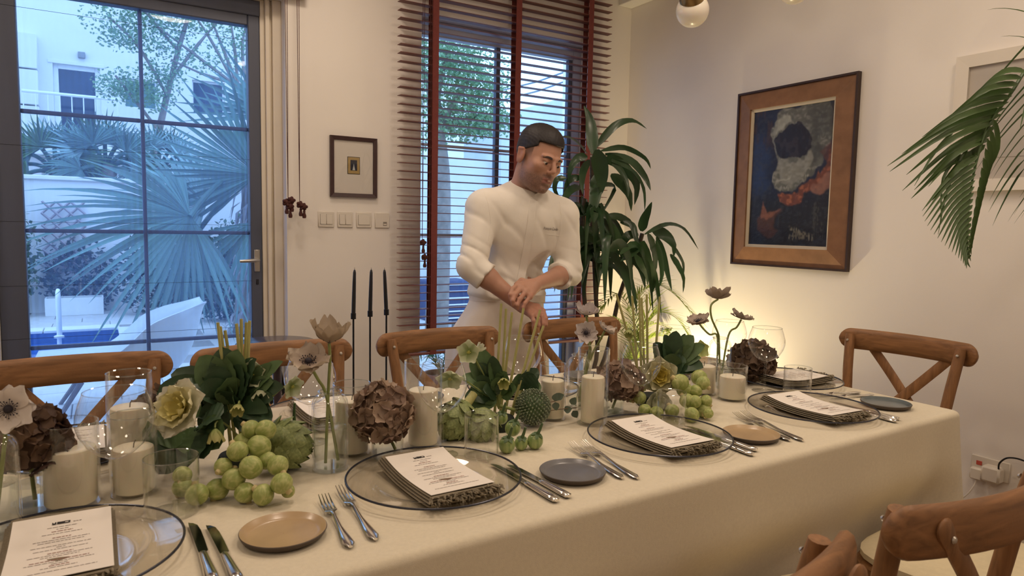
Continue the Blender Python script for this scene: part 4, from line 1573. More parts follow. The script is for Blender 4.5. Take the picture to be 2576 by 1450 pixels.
def leafy(name, label, c, leaves, m_, seed=2, foot=None):
    """a bunch of leaves: leaves = [(angle deg in the viewer's plane, length, half width, depth, droop)]"""
    c = Vector(c)
    t = thing(name, label, 'greenery', c)
    rnd = random.Random(seed)
    for (th, L, w, dep, dr) in leaves:
        a = R(th)
        fw = Vector((-.52, -.85, 0)) * dep
        d = IMR * math.cos(a) + IMU * math.sin(a) + fw
        d.normalize()
        p0 = d * L * .12
        mid = d * L * .6 + Vector((0, 0, .10 * L))
        p2 = d * L + Vector((0, 0, -dr * L))
        q = MB()
        nor = (Vector((-.5, -.8, .45)) + Vector((rnd.uniform(-.5, .5), rnd.uniform(-.4, .4), rnd.uniform(-.3, .5))))
        blade(q, arc_pts(p0, mid, p2, 15), w * 1.12, .22, nor=nor, wave=.05, prof=lambda v: math.sin(PI * min(1, .04 + .96 * v ** .85)) ** .62 if v < 1 else .02)
        q.build('leaf', m_[rnd.randrange(len(m_))], t, angle=70)
        MB().tube([Vector((0, 0, -.03)), p0 + d * .004], .0018, 5).build('leaf_stalk', G_STEM, t)
    # anything too low is kept above the cloth
    for o in t.children:
        for v in o.data.vertices:
            if v.co.z + c.z < TZ + .004:
                v.co.z = TZ + .004 - c.z
    return t


def sprout_mesh(seed):
    """ball of wrapped leaves: each leaf a spherical patch with a raised, paler rim"""
    m_ = MB()
    cols = []
    rnd = random.Random(seed)
    n, k = 36, 24
    lv = []
    for q in range(9):
        y = 1 - 2 * (q + .5) / 9
        a = q * 2.4 + seed
        lv.append((Vector((math.sqrt(1 - y * y) * math.cos(a), math.sqrt(1 - y * y) * math.sin(a), y * .9)).normalized(), rnd.uniform(.75, 1.05)))
    c0, c1 = Vector(hx('#88994a')), Vector(hx('#c9c98a'))
    rings = []
    for i in range(k + 1):
        la = max(-1.54, min(1.54, -PI / 2 + PI * i / k))
        rg = []
        for j in range(n):
            th = 2 * PI * j / n
            u = Vector((math.cos(la) * math.cos(th), math.cos(la) * math.sin(th), math.sin(la)))
            # topmost leaf that covers this point
            rr, tint = .93, .25
            for q, (c, ang) in enumerate(lv):
                d = math.acos(max(-1, min(1, u.dot(c)))) / ang
                if d < 1:
                    rr = .95 + .011 * q - .02 * max(0, d - .82) / .18
                    tint = .12 + .55 * d ** 4 + .25 * (math.sin(math.atan2((u - c).dot(Vector((0, 0, 1))), (u - c).x + 1e-6) * 9) > .6) * (d < .95)
            rg.append((rr * u.x, rr * u.y, rr * u.z * .97))
            cols.append(c0.lerp(c1, min(1, tint + .25 * max(0, -u.z))))
        rings.append(rg)
    m_.loft(rings)
    m_.c = cols
    return m_


SPM = [sprout_mesh(i) for i in range(4)]
SPME = []
STUB = MB().lathe([(.0005, -1.28), (.26, -1.26), (.30, -1.1), (.34, -.92), (.5, -.80)], 12)


def sprout(p, r, label, group, k, rot):
    if len(SPME) < 4:
        for i in range(4):
            o_ = SPM[i].build('tmp', vcol_mat('sprout_leaf_wrapped', .5, sss=.08, var=.10, vscale=3), None, cols=SPM[i].c, angle=25)
            st = STUB.build('tmp2', G_SPR2, None)
            SPME.append((o_.data, st.data))
            bpy.data.objects.remove(o_)
            bpy.data.objects.remove(st)
    me, sme = SPME[k % 4]
    o = link('brussels_sprout', me, None, p, rot)
    o.scale = (r, r, r)
    tag(o, label, 'vegetable', group)
    link('stub', sme, o)
    return o


def sprouts(lst, label, group, r0, zrow):
    rnd = random.Random(11)
    for k, (x, y, dpx) in enumerate(lst):
        z = zrow(y)
        p = at_z(x, y, z)
        dep = (p - TOCAM).dot(_f)
        r = min(dpx * dep / FPX / 2, .024)
        p.z = max(p.z, TZ + r * 1.0)
        if k % 3 == 0:     # stub towards the viewer or sideways, as in the photo
            rot = (R(rnd.uniform(100, 150)), R(rnd.uniform(-30, 30)), R(rnd.uniform(-20, 60)))
        else:
            rot = (R(rnd.uniform(-60, 60)), R(rnd.uniform(-60, 60)), R(rnd.uniform(0, 360)))
        sprout(p, r, label, group, k, rot)


# ---- bracts of an artichoke share one mesh
def artichoke(c, axis, r, label, stem=0.0, squash=1.0):
    c = Vector(c)
    t = thing('artichoke', label, 'vegetable', c, 0, 'green artichokes')
    M = frame_to(axis)
    core = MB()
    core.ball((0, 0, 0), (r * .72, r * .72, r * .72 * squash), 18, 12, M=M)
    core.build('heart', G_ART, t)
    pm, _c = petal_patch(1.0, .52, .10, 0, 1, 6, 5, c0=(0, 0, 0), c1=(0, 0, 0))
    # thick curved bract
    base = None
    rows = 6
    for ri in range(rows):
        la = lerp(-1.15, 1.05, ri / (rows - 1))
        cnt = max(4, int(7 * math.cos(la) + 1.5))
        for i in range(cnt):
            a = 2 * PI * i / cnt + ri * .55
            u = Vector((math.cos(la) * math.cos(a), math.cos(la) * math.sin(a), math.sin(la) * squash))
            up_ = Vector((-math.sin(la) * math.cos(a), -math.sin(la) * math.sin(a), math.cos(la) * squash)).normalized()
            nrm = u.normalized()
            sd = up_.cross(nrm).normalized()
            Mb = Matrix(((sd.x, up_.x, nrm.x, 0), (sd.y, up_.y, nrm.y, 0), (sd.z, up_.z, nrm.z, 0), (0, 0, 0, 1)))
            s = r * (1.12 - .22 * ri / rows)
            Mi = M @ Matrix.Translation(u * r * (.84 + .010 * (ri % 2))) @ Mb @ Matrix.Rotation(R(-2), 4, 'X') @ Matrix.Translation((0, -s * .34, 0)) @ Matrix.Scale(s, 4)
            if base is None:
                q = MB()
                vs__, fs__ = [], []
                prof = [(0, .34), (.25, .44), (.5, .42), (.72, .31), (.88, .17), (.97, .06), (1.0, .012)]
                for (ty, hw_) in prof:
                    for s_ in (-1, -.5, 0, .5, 1):
                        vs__.append((s_ * hw_, ty, -.20 * s_ * s_ * hw_ / .44 + .10 * ty - .10 * ty ** 3))
                for i_ in range(len(prof) - 1):
                    for j_ in range(4):
                        a_ = i_ * 5 + j_
                        fs__.append((a_, a_ + 1, a_ + 6, a_ + 5))
                q.add(vs__, fs__)
                o = q.build('bract', G_ART, t)
                base = o.data
            else:
                o = link('bract', base, t)
            o.matrix_local = Mi
    if stem:
        MB().tube([M @ Vector((0, 0, -r * .8)), M @ Vector((0, 0, -r * .8 - stem))], [.012, .0105], 12).build('stem', G_REED, t)
    return t


def eggplant(p, r, label, axis=(0, 0, 1), group='small green eggplants', stem=.03):
    p = Vector(p)
    p.z = max(p.z, TZ + r * .98)
    t = thing('green_eggplant', label, 'vegetable', p, 0, group)
    M = frame_to(axis)
    MB().ball((0, 0, 0), (r, r, r * 1.05), 20, 14, M=M).build('fruit', G_EGG, t)
    q = MB()
    for i in range(5):
        a = 2 * PI * i / 5
        blade(q, [M @ Vector((r * s * math.cos(a), r * s * math.sin(a), r * (1.10 - .75 * s * s * .6))) for s in (0, .3, .6, .85)], r * .30, .1, nor=M @ Vector((math.cos(a) * .5, math.sin(a) * .5, 1)) )
    q.build('calyx', G_MID, t)
    MB().tube([M @ Vector((0, 0, r * 1.0)), M @ Vector((r * .15, 0, r + stem * .5)), M @ Vector((r * .3, r * .1, r + stem))], [.0042, .0034, .0028], 7).build('stalk', G_MID, t)
    return t


def cut_stem(px0, px1, Y, label, r=.0036):
    a, b = at_y(*px0, Y), at_y(*px1, Y)
    d = (b - a).normalized()
    k = (b.z - (TZ + .012)) / -d.z if d.z < 0 else 0
    b2 = b + d * max(0, k) * .9
    o = MB().tube([a - b2, (a - b2) * .5 + Vector((.0008, 0, 0)), Vector((0, 0, 0))], [r * .9, r, r * 1.05], 8).build('cut_stem', G_REED, None, loc=b2)
    tag(o, label, 'stem', 'bare upright cut stems')
    MB().lathe([(.0004, 0), (r * .62, .0003)], 8, M=Matrix.Translation(a - b2 + Vector((0, 0, .0012)))).build('cut_end', G_OLIVE, o)
    return o


def foam(x, y, label, r=.05, hgt=.045):
    o = MB().lathe([(.0005, 0), (r, 0), (r * 1.05, hgt * .5), (r * .9, hgt), (.0005, hgt)], 24).build('flower_dish', SOIL, None, loc=(x, y, TZ))
    tag(o, label, 'dish', 'dark flower dishes')


# ================= left centrepiece
A1 = Vector((.245, 1.475, .825))
foam(A1.x, A1.y, 'low dark dish hidden under the left flower centrepiece', .045, .03)
for i, (a, b) in enumerate((((548, 812), (560, 927)), ((554, 822), (568, 930)), ((566, 832), (582, 938)), ((595, 815), (604, 916)), ((607, 803), (607, 920)), ((620, 812), (616, 922)), ((628, 808), (622, 925)))):
    cut_stem(a, b, 1.50 + .008 * (i % 3), 'bare upright cut stem standing in the left centrepiece')
sprouts([(632, 1081, 46), (668, 1081, 52), (652, 1124, 60), (598, 1137, 52), (632, 1176, 58), (562, 1174, 44), (588, 1207, 56), (699, 1171, 52), (708, 1216, 54), (663, 1246, 54), (616, 1239, 52), (548, 1230, 55),
         (496, 1246, 56), (460, 1226, 50), (459, 1196, 46), (672, 1160, 46), (611, 1113, 46), (724, 1236, 34)], 'pale green brussels sprout in the heap before the left artichoke', 'sprouts of the left heap', .021,
        lambda y: .783 if y > 1222 else .803 if y > 1185 else .824 if y > 1150 else .848 if y > 1100 else .872)
artichoke((.322, 1.415, .817), (.75, -.35, -.25), .056, 'round green artichoke behind the left heap of sprouts')
eggplant(at_y(742, 1092, 1.50), .020, 'small dark green eggplant with upright stalk right of the left artichoke', (-.05, 0, 1), stem=.05)
rosette(at_y(458, 1032, 1.43), (-.75, -.62, .55), .060, 'cream white ornamental kale bloom at the left of the left centrepiece',
        [(1.0, 6, .25, '#c9cda0', '#ebe6d6'), (.74, 6, .55, '#d3cf8c', '#e9e3bc'), (.50, 5, .9, '#cfc66c', '#e3da9a'), (.30, 4, 1.3, '#c6b95a', '#d9cd82')])
leafy('kale_greens', 'broad dark kale leaves under the cream bloom of the left centrepiece', at_y(500, 1068, 1.45), [(205, .100, .050, .25, .25), (232, .105, .048, .5, .1), (180, .09, .042, .3, .2), (258, .085, .042, .7, .1), (300, .07, .036, .7, .1), (150, .10, .042, -.1, .1), (20, .06, .036, .4, .0), (330, .07, .034, .5, .1), (270, .06, .036, .9, .1)], [G_DARK, G_DARK, G_MID], 4)
leafy('leaf_bunch', 'dark glossy leaf bunch at the top of the left centrepiece', at_y(585, 1025, 1.48),
      [(160, .155, .034, .15, .12), (148, .145, .030, .05, .05), (120, .125, .032, .1, .02), (100, .125, .030, .0, 0), (84, .12, .030, .05, 0), (64, .12, .026, .1, .05), (42, .145, .018, .1, .0), (28, .13, .020, .2, .1), (0, .10, .024, .4, .2), (-25, .09, .024, .5, .2), (95, .105, .026, .1, 0), (112, .10, .026, .25, .05), (75, .10, .024, .2, .05), (140, .115, .026, .3, .15), (165, .135, .026, .2, .1), (152, .125, .024, -.1, .1), (60, .095, .022, .3, .1), (35, .115, .020, .2, .05), (20, .105, .018, .3, .1), (10, .10, .017, .5, .15), (88, .08, .026, .5, .1), (48, .125, .014, .1, .0), (128, .085, .028, .5, .1), (180, .08, .028, .5, .1), (-10, .08, .02, .5, .1), (210, .07, .03, .6, .1), (105, .06, .028, .8, .1), (70, .06, .026, .8, .1)], [G_DARK, G_DARK, G_DARK, G_MID], 8)
hellebore(at_y(636, 942, 1.46), (-.55, -.75, .25), .030, 'pale green hellebore highest in the left centrepiece', A1)
hellebore(at_y(662, 977, 1.45), (-.2, -.6, -.5), .020, 'nodding pale hellebore in the left centrepiece', A1, bud=True)
hellebore(at_y(733, 972, 1.46), (.35, -.75, -.2), .026, 'pale hellebore at the right tip of the left centrepiece', A1)
hellebore(at_y(541, 1078, 1.40), (.0, -.3, -1), .017, 'closed yellow green bud before the dark leaves of the left centrepiece', A1, bud=True, c1='#c4bd7c')
hellebore(at_y(600, 1018, 1.42), (-.2, -.6, -.4), .014, 'small yellow green bud in the middle of the left centrepiece', A1, bud=True, c1='#c4bd7c')

# ================= middle centrepiece
A2 = Vector((.86, 1.47, .82))
foam(A2.x, A2.y, 'low dark dish hidden under the middle flower centrepiece', .042, .03)
for i, (a, b) in enumerate((((1261, 764), (1250, 946)), ((1273, 777), (1264, 943)), ((1288, 786), (1271, 934)), ((1317, 776), (1285, 958)), ((1359, 780), (1297, 1002)), ((1367, 820), (1303, 1005)))):
    cut_stem(a, b, 1.49 + .008 * (i % 3), 'bare upright cut stem standing in the middle centrepiece')
artichoke(at_y(1146, 1066, 1.445) + Vector((0, 0, .008)), (-.70, -.25, -.62), .048, 'long green artichoke leaning left in the middle centrepiece', stem=.045, squash=1.25)
artichoke(at_y(1212, 1082, 1.415) + Vector((0, 0, .010)), (-.25, -.25, -.85), .046, 'green artichoke seen through the tumbler in the middle centrepiece', squash=1.05)
for p, r, lb in (((1290, 1078, .800), .0185, 'small striped green eggplant hanging highest in the middle centrepiece'), ((1275, 1120, .781), .0185, 'small green eggplant on the cloth, leftmost before the thistle ball'),
                 ((1311, 1116, .778), .0155, 'small green eggplant on the cloth, middle one before the thistle ball'), ((1346, 1110, .781), .0185, 'small green eggplant on the cloth, rightmost before the thistle ball'),
                 ((1262, 1052, .815), .0150, 'small green eggplant between the artichoke and the cut stems')):
    eggplant(at_z(*p), r, lb, (.1 * math.sin(p[0]), -.35, .9), stem=.028)
# allium ball
ca = at_y(1340, 1042, 1.445)
ca.z = max(ca.z, TZ + .05)
t = thing('thistle_ball', 'grey green spiky seed ball at the right of the middle centrepiece', 'flower', ca)
MB().ball((0, 0, 0), .034, 18, 12).build('core', G_MID, t)
q = MB()
for i in range(330):
    y = 1 - 2 * (i + .5) / 330
    a = i * 2.399963
    u = Vector((math.sqrt(1 - y * y) * math.cos(a), math.sqrt(1 - y * y) * math.sin(a), y))
    q.tube([u * .032, u * .043], [.0009, .0016], 4)
    q.ball(u * .0452, .0025, 6, 4)
fl_ = q.build('florets', G_THI, t)
tag(fl_, kind='stuff')
MB().tube([(0, 0, -.02), tuple(A2 - ca)], .004, 7).build('stem', G_STEM, t)
leafy('leaf_bunch', 'lobed dark green leaves at the left of the middle centrepiece', at_y(1255, 1000, 1.47),
      [(112, .135, .020, .0, 0), (128, .12, .020, .1, .05), (145, .115, .022, .2, .1), (98, .11, .02, .2, 0), (75, .08, .022, .4, .05), (165, .095, .022, .5, .2), (190, .08, .022, .6, .2), (118, .10, .018, .1, 0), (132, .085, .016, .3, .05), (105, .095, .015, .2, .0), (150, .085, .018, .4, .1), (165, .075, .02, .4, .1), (90, .07, .018, .5, .1), (140, .06, .02, .7, .1), (60, .06, .02, .5, .1), (35, .06, .02, .5, .1), (180, .06, .02, .5, .1), (122, .115, .012, -.1, .0)], [G_MID, G_DARK, G_MID], 12)
leafy('round_leaves', 'round olive leaves behind the cut stems of the middle centrepiece', at_y(1318, 985, 1.50),
      [(40, .050, .026, .3, .0), (75, .055, .025, .1, .0), (15, .050, .024, .5, .1), (110, .05, .024, .2, 0), (-15, .045, .02, .6, .1), (58, .07, .022, -.2, 0)], [G_OLIVE, G_DARK, G_MID, G_OLIVE], 15)
hellebore(at_y(1180, 886, 1.47), (-.65, -.72, .1), .030, 'white hellebore with green heart, highest in the middle centrepiece', A2)
hellebore(at_y(1200, 884, 1.49), (.3, -.5, .6), .013, 'round white hellebore bud beside the white hellebore', A2, bud=True, c1='#e4e2cf')
hellebore(at_y(1132, 950, 1.46), (-.35, -.6, -.5), .034, 'pale hellebore drooping behind the middle wine glass', A2)
hellebore(at_y(1266, 956, 1.43), (-.3, -.6, -.2), .016, 'yellow green bud before the cut stems of the middle centrepiece', A2, bud=True, c1='#cdc98a')
# eucalyptus sprig
e0 = at_y(1375, 1030, 1.44)
t = thing('eucalyptus_sprig', 'thin eucalyptus sprig pointing right from the middle centrepiece', 'greenery', e0)
for path, lv in ((((1375, 1035), (1410, 1030), (1450, 1026)), ((1442, 1010, 60), (1446, 1042, -60), (1428, 1031, 15))), (((1372, 1015), (1395, 1010), (1408, 1006)), ((1398, 1000, 70), (1408, 998, 20), (1398, 1022, -80)))):
    MB().tube([at_y(x, y, 1.42) - e0 for x, y in path], .0012, 6).build('twig', mat('twig_brown', hx('#6e5b46'), .7, var=.15), t)
    for x, y, th in lv:
        q = MB()
        p = at_y(x, y, 1.42) - e0
        d = IMR * math.cos(R(th)) + IMU * math.sin(R(th))
        blade(q, arc_pts(p - d * .010, p, p + d * .012, 6), .010, .3, nor=(-.5, -.8, .3))
        q.build('leaf', EUCA, t)

# ================= right centrepiece
A3 = Vector((1.37, 1.465, .82))
foam(A3.x, A3.y, 'low dark dish hidden under the right flower centrepiece', .042, .03)
for i, (a, b) in enumerate((((1551, 742), (1589, 877)), ((1590, 745), (1598, 864)), ((1608, 741), (1611, 864)), ((1614, 750), (1618, 864)), ((1627, 741), (1628, 862)), ((1660, 747), (1650, 867)))):
    cut_stem(a, b, 1.52 + .008 * (i % 3), 'bare upright cut stem standing in the right centrepiece')
sprouts([(1712, 964, 44), (1722, 981, 40), (1751, 984, 32), (1728, 1009, 37), (1741, 1044, 38), (1770, 1033, 38), (1759, 951, 40), (1768, 964, 36), (1775, 1009, 32), (1610, 1002, 33), (1622, 1033, 34), (1652, 1039, 35), (1691, 1035, 35), (1782, 1040, 26), (1589, 998, 30), (1748, 1012, 34)],
        'pale green brussels sprout in the heap of the right centrepiece', 'sprouts of the right heap', .02,
        lambda y: .782 if y > 1025 else .808 if y > 995 else .832 if y > 972 else .852)
rosette(at_y(1657, 948, 1.40), (-.45, -.8, .28), .056, 'yellow hearted ornamental kale bloom of the right centrepiece',
        [(1.0, 6, .2, '#8d9463', '#c6c3a4'), (.78, 6, .45, '#b9b878', '#d5d1b0'), (.52, 6, .8, '#cfc36a', '#dcd08a'), (.36, 5, 1.1, '#c9b950', '#dbcb6c'), (.22, 4, 1.5, '#c2b04a', '#d2c05e')], 40)
rosette(at_y(1655, 1010, 1.37), (-.4, -.8, .0), .036, 'grey green half open kale leaf low in the right centrepiece', [(1.0, 4, .35, '#8a8f70', '#c0c0a8'), (.6, 4, .6, '#9aa07c', '#c9c9b0')], 60)
leafy('leaf_bunch', 'dark glossy leaves at the top right of the right centrepiece', at_y(1685, 930, 1.45),
      [(58, .125, .024, .1, .05), (42, .13, .020, .2, .1), (82, .115, .024, .1, 0), (100, .105, .024, .1, 0), (20, .10, .022, .4, .2), (122, .10, .022, .2, .05), (95, .095, .020, .0, 0), (75, .09, .02, .1, .0), (50, .10, .018, .2, .1), (30, .10, .015, .3, .1), (112, .085, .02, .2, 0), (10, .07, .02, .5, .2), (130, .07, .022, .3, .1), (85, .065, .024, .6, .1), (40, .06, .024, .6, .1), (150, .06, .022, .5, .1), (65, .115, .012, -.1, .0)], [G_DARK, G_DARK, G_MID], 19)
hellebore(at_y(1762, 880, 1.44), (-.1, -.9, .35), .027, 'yellow green hellebore at the right tip of the right centrepiece', A3, c0='#8a9a4c', c1='#b5bc74')
hellebore(at_y(1690, 884, 1.46), (-.4, -.6, -.1), .022, 'green hellebore above the yellow kale bloom', A3, c0='#7d9048', c1='#a7b26c')
hellebore(at_y(1583, 830, 1.48), (-.4, -.4, -.5), .014, 'nodding green bud before the tall cut stems at the right', A3, bud=True, c1='#a9ab6c')

# ================= vases: hydrangeas and anemones
hydrangea(at_y(72, 1112, 1.43), (.058, .05, .056), 'very dark brown dried hydrangea at the far left', (-.103, 1.430, TZ + .016), '#4b3630', '#80654f', 80, 1)
hydrangea(at_y(962, 1042, 1.395), (.060, .055, .056), 'tan brown dried hydrangea left of the middle wine glass', (.552, 1.392, TZ + .016), '#8a7060', '#c4ab94', 84, 2)
hydrangea(at_y(1560, 962, 1.44), (.056, .05, .052), 'mauve brown dried hydrangea behind the middle wine glass', (1.203, 1.440, TZ + .016), '#765d54', '#b99e88', 76, 3)
hydrangea(at_y(1890, 910, 1.54), (.076, .05, .062), 'darkest brown dried hydrangea behind the right wine glass', (1.790, 1.530, TZ + .016), '#5d4a3f', '#957d68', 90, 4)
hydrangea(at_y(392, 1040, 1.64), (.050, .045, .046), 'brown dried hydrangea half hidden behind the left greenery', (.178, 1.640, TZ + .016), '#4f3a33', '#866c58', 60, 5)
v1 = Vector((.405, 1.381, TZ + .014))
anemone(at_y(776, 912, 1.37), (-.12, -.48, .86), .044, 'wide open beige anemone with dark heart in the left bud vase', v1 + Vector((.018, .006, 0)), .32, '#a58f7f', '#cdbfae', stem_pts=[at_y(800, 955, 1.38), at_y(822, 1000, 1.38)])
anemone(at_y(828, 862, 1.385), (.05, -.1, 1), .040, 'half closed beige anemone rising above the left bud vase', v1 + Vector((-.010, .0, 0)), .8, '#98856f', '#bfae98', closed=True, stem_pts=[at_y(830, 905, 1.385), at_y(826, 985, 1.382)])
v3 = Vector((1.735, 1.545, TZ + .014))
anemone(at_y(1806, 752, 1.53), (.25, .25, .9), .042, 'dusky anemone on the tallest bent stem at the right', v3 + Vector((.008, .0, 0)), .55, '#8f7f72', '#b9a898', stem_pts=[at_y(1789, 768, 1.53), at_y(1790, 800, 1.53), at_y(1806, 838, 1.54), at_y(1809, 860, 1.545)], centre=False)
anemone(at_y(1757, 810, 1.52), (-.35, -.1, .9), .038, 'dusky anemone leaning left over the glowing corner', v3 + Vector((-.008, .004, 0)), .28, '#8f7f72', '#bba99b', stem_pts=[at_y(1768, 826, 1.52), at_y(1785, 842, 1.53), at_y(1805, 850, 1.545)])
anemone(at_y(1865, 803, 1.53), (.2, -.2, .95), .040, 'dusky anemone leaning right above the dark hydrangea', v3 + Vector((.0, -.008, 0)), .30, '#85776a', '#ad9f90', stem_pts=[at_y(1853, 824, 1.535), at_y(1832, 846, 1.545)])
anemone(at_y(22, 1030, 1.33), (-.15, -.9, .25), .040, 'white anemone with dark heart cut by the left picture edge', (-.150, 1.335, TZ + .014), .2, '#d3c7bd', '#e6ddd4', stem_pts=[at_y(15, 1085, 1.335)])
v2 = Vector((1.165, 1.545, TZ + .014))
anemone(at_y(1475, 792, 1.53), (-.1, -.25, .9), .034, 'mauve white anemone, highest behind the middle candle', v2, .55, '#8c7d7c', '#c9beba', stem_pts=[at_y(1480, 830, 1.54), at_y(1483, 880, 1.545)])
anemone(at_y(1474, 838, 1.50), (-.45, -.85, .35), .034, 'open white anemone with dark stamens behind the middle candle', v2 + Vector((.006, 0, 0)), .22, '#b5a8a6', '#d9cfca', stem_pts=[at_y(1480, 865, 1.53), at_y(1485, 890, 1.545)])
anemone(at_y(1522, 832, 1.52), (.35, -.4, .8), .030, 'pale anemone turned right behind the middle candle', v2 + Vector((-.006, .004, 0)), .35, '#a8978c', '#cdbfb3', stem_pts=[at_y(1505, 865, 1.54), at_y(1490, 892, 1.545)])
# ------------------------------------------------------------------ plants in the room
D_LEAF = mat('dracaena_leaf', hx('#2f4a2c'), .30, var=.22, vscale=7, stretch=(1, 1, 1), translucent=.18, coat=.15)
P_LEAF = mat('palm_leaf', hx('#46602f'), .42, var=.22, vscale=10, translucent=.22)
P_LEAF2 = mat('areca_leaf', hx('#7f8f3f'), .45, var=.2, vscale=10, translucent=.38)
CANE = mat('plant_cane', hx('#4b4034'), .8, var=.25, vscale=25, stretch=(1, 1, 4), bump=.3, bscale=40)
POTM = mat('plant_pot', hx('#8c4a30'), .7, var=.15, vscale=14)
EARTH = mat('pot_soil', hx('#2c231b'), .95, var=.3, vscale=60)


def catmull(pts, k=5):
    pts = [Vector(p) for p in pts]
    out = []
    for i in range(len(pts) - 1):
        p0, p1, p2, p3 = pts[max(i - 1, 0)], pts[i], pts[i + 1], pts[min(i + 2, len(pts) - 1)]
        for s in range(k):
            u = s / k
            out.append(.5 * ((2 * p1) + (p2 - p0) * u + (2 * p0 - 5 * p1 + 4 * p2 - p3) * u * u + (3 * p1 - p0 - 3 * p2 + p3) * u ** 3))
    out.append(pts[-1])
    return out


def pot(t, r, hgt, m_=POTM):
    MB().lathe([(.0005, 0), (r * .72, 0), (r * .78, .02), (r, hgt - .03), (r * 1.05, hgt - .03), (r * 1.06, hgt), (r * .94, hgt), (r * .92, hgt - .04), (.0005, hgt - .045)], 32).build('pot', m_, t)
    MB().lathe([(.0005, hgt - .035), (r * .92, hgt - .04)], 24).build('soil', EARTH, t)


# ---- dracaena by the window; each leaf follows its own line
DR = Vector((2.33, 3.12, 0))
t = thing('dracaena', 'tall dark green corn plant with strappy leaves beside the window', 'plant', DR)
pot(t, .16, .30)
for path in (((1500, 905, 3.12), (1497, 700, 3.13), (1490, 560, 3.12), (1490, 395, 3.10)), ((1520, 905, 3.10), (1560, 740, 3.08), (1600, 640, 3.05), (1616, 588, 3.04)), ((1480, 905, 3.14), (1470, 750, 3.16), (1462, 600, 3.18), (1470, 500, 3.18))):
    pts = [Vector((DR.x + .02 * (path[0][0] - 1500) / 20, path[0][2], .26))] + [at_y(x, y, Y) for x, y, Y in path]
    MB().tube([p - DR for p in catmull(pts)], .013, 9).build('cane', CANE, t)
leaves = [
    (3.06, 17, (1492, 388), (1488, 335), (1483, 300), (1469, 266)), (3.02, 11, (1497, 372), (1545, 318), (1590, 304), (1628, 325)), (3.0, 8, (1512, 380), (1570, 372), (1622, 398), (1637, 425)),
    (2.98, 12, (1522, 388), (1585, 405), (1622, 445), (1637, 480)), (3.0, 17, (1522, 398), (1562, 415), (1600, 462), (1596, 516)), (2.96, 9, (1526, 402), (1588, 428), (1618, 474), (1622, 532)),
    (2.94, 22, (1502, 376), (1511, 420), (1514, 455), (1511, 492)), (3.0, 18, (1502, 436), (1500, 480), (1492, 525), (1484, 562)), (2.96, 16, (1536, 440), (1562, 462), (1582, 492), (1588, 532)),
    (3.14, 8, (1478, 388), (1452, 360), (1430, 346), (1411, 344)), (3.10, 12, (1478, 396), (1455, 398), (1436, 425), (1430, 458)), (3.10, 11, (1482, 402), (1468, 430), (1464, 458), (1466, 490)),
    (3.14, 10, (1462, 448), (1438, 450), (1424, 465), (1418, 494)), (3.12, 12, (1460, 470), (1438, 478), (1420, 500), (1414, 528)), (3.14, 9, (1424, 448), (1402, 452), (1396, 478), (1412, 506)),
    (2.98, 10, (1500, 400), (1545, 412), (1575, 455), (1580, 500)), (3.0, 9, (1490, 470), (1525, 465), (1545, 478), (1500, 560)),
    (3.0, 14, (1614, 582), (1620, 555), (1630, 532), (1640, 508)), (2.92, 8, (1622, 590), (1678, 565), (1722, 578), (1757, 628)), (2.94, 17, (1640, 578), (1672, 592), (1692, 618), (1694, 648)),
    (2.88, 20, (1628, 590), (1640, 625), (1646, 655), (1646, 690)), (2.92, 10, (1652, 596), (1668, 640), (1680, 690), (1690, 732)), (2.94, 7, (1686, 612), (1706, 640), (1718, 664), (1720, 692)),
    (2.90, 11, (1686, 640), (1704, 668), (1718, 700), (1718, 738)), (3.02, 14, (1606, 590), (1580, 594), (1568, 612), (1564, 636)), (2.94, 13, (1612, 608), (1598, 630), (1580, 646), (1560, 658)),
    (3.04, 12, (1596, 572), (1560, 548), (1530, 546), (1498, 562)), (2.86, 11, (1650, 606), (1660, 650), (1664, 690), (1658, 724)), (2.9, 13, (1618, 606), (1630, 660), (1645, 700), (1640, 740)),
    (3.0, 10, (1560, 560), (1590, 568), (1600, 600), (1612, 640)), (2.95, 10, (1596, 640), (1612, 668), (1625, 690), (1630, 720))]
rnd = random.Random(21)
cent = [(1492, 560, 3.08), (1500, 610, 3.06), (1470, 540, 3.12), (1530, 630, 3.02), (1465, 610, 3.12), (1560, 640, 3.0), (1500, 660, 3.04)]
for k in range(46):
    cxp, cyp, Y = cent[k % len(cent)]
    th = rnd.uniform(-.35, 3.5)
    L = rnd.uniform(85, 150)
    dx, dy = math.cos(th) * L * .75, -math.sin(th) * L * .35
    leaves.append((Y + rnd.uniform(-.16, .12), rnd.uniform(9, 15), (cxp, cyp), (cxp + dx * .45, cyp + dy * .9 + 0), (cxp + dx * .8, cyp + dy * .6 + L * .35), (cxp + dx * .95, cyp + L * rnd.uniform(.75, 1.15))))
for k, (Y, hw, *pp) in enumerate(leaves):
    n_ = len(pp)
    pts = [at_y(x, y, Y + .10 * (i / (n_ - 1) - .35) * (-1 if k % 2 else .6)) for i, (x, y) in enumerate(pp)]
    q = MB()
    blade(q, [p - DR for p in catmull(pts, 4)], hw * .00205, .24, nor=(-.45 + .5 * math.sin(k * 1.7), -.75, .30 + .4 * math.sin(k * 2.9)), wave=.05,
          prof=lambda u: (min(1, u * 4 + .25)) * (1 - u ** 2.6) if u < 1 else 0.02)
    q.build('leaf', D_LEAF, t)


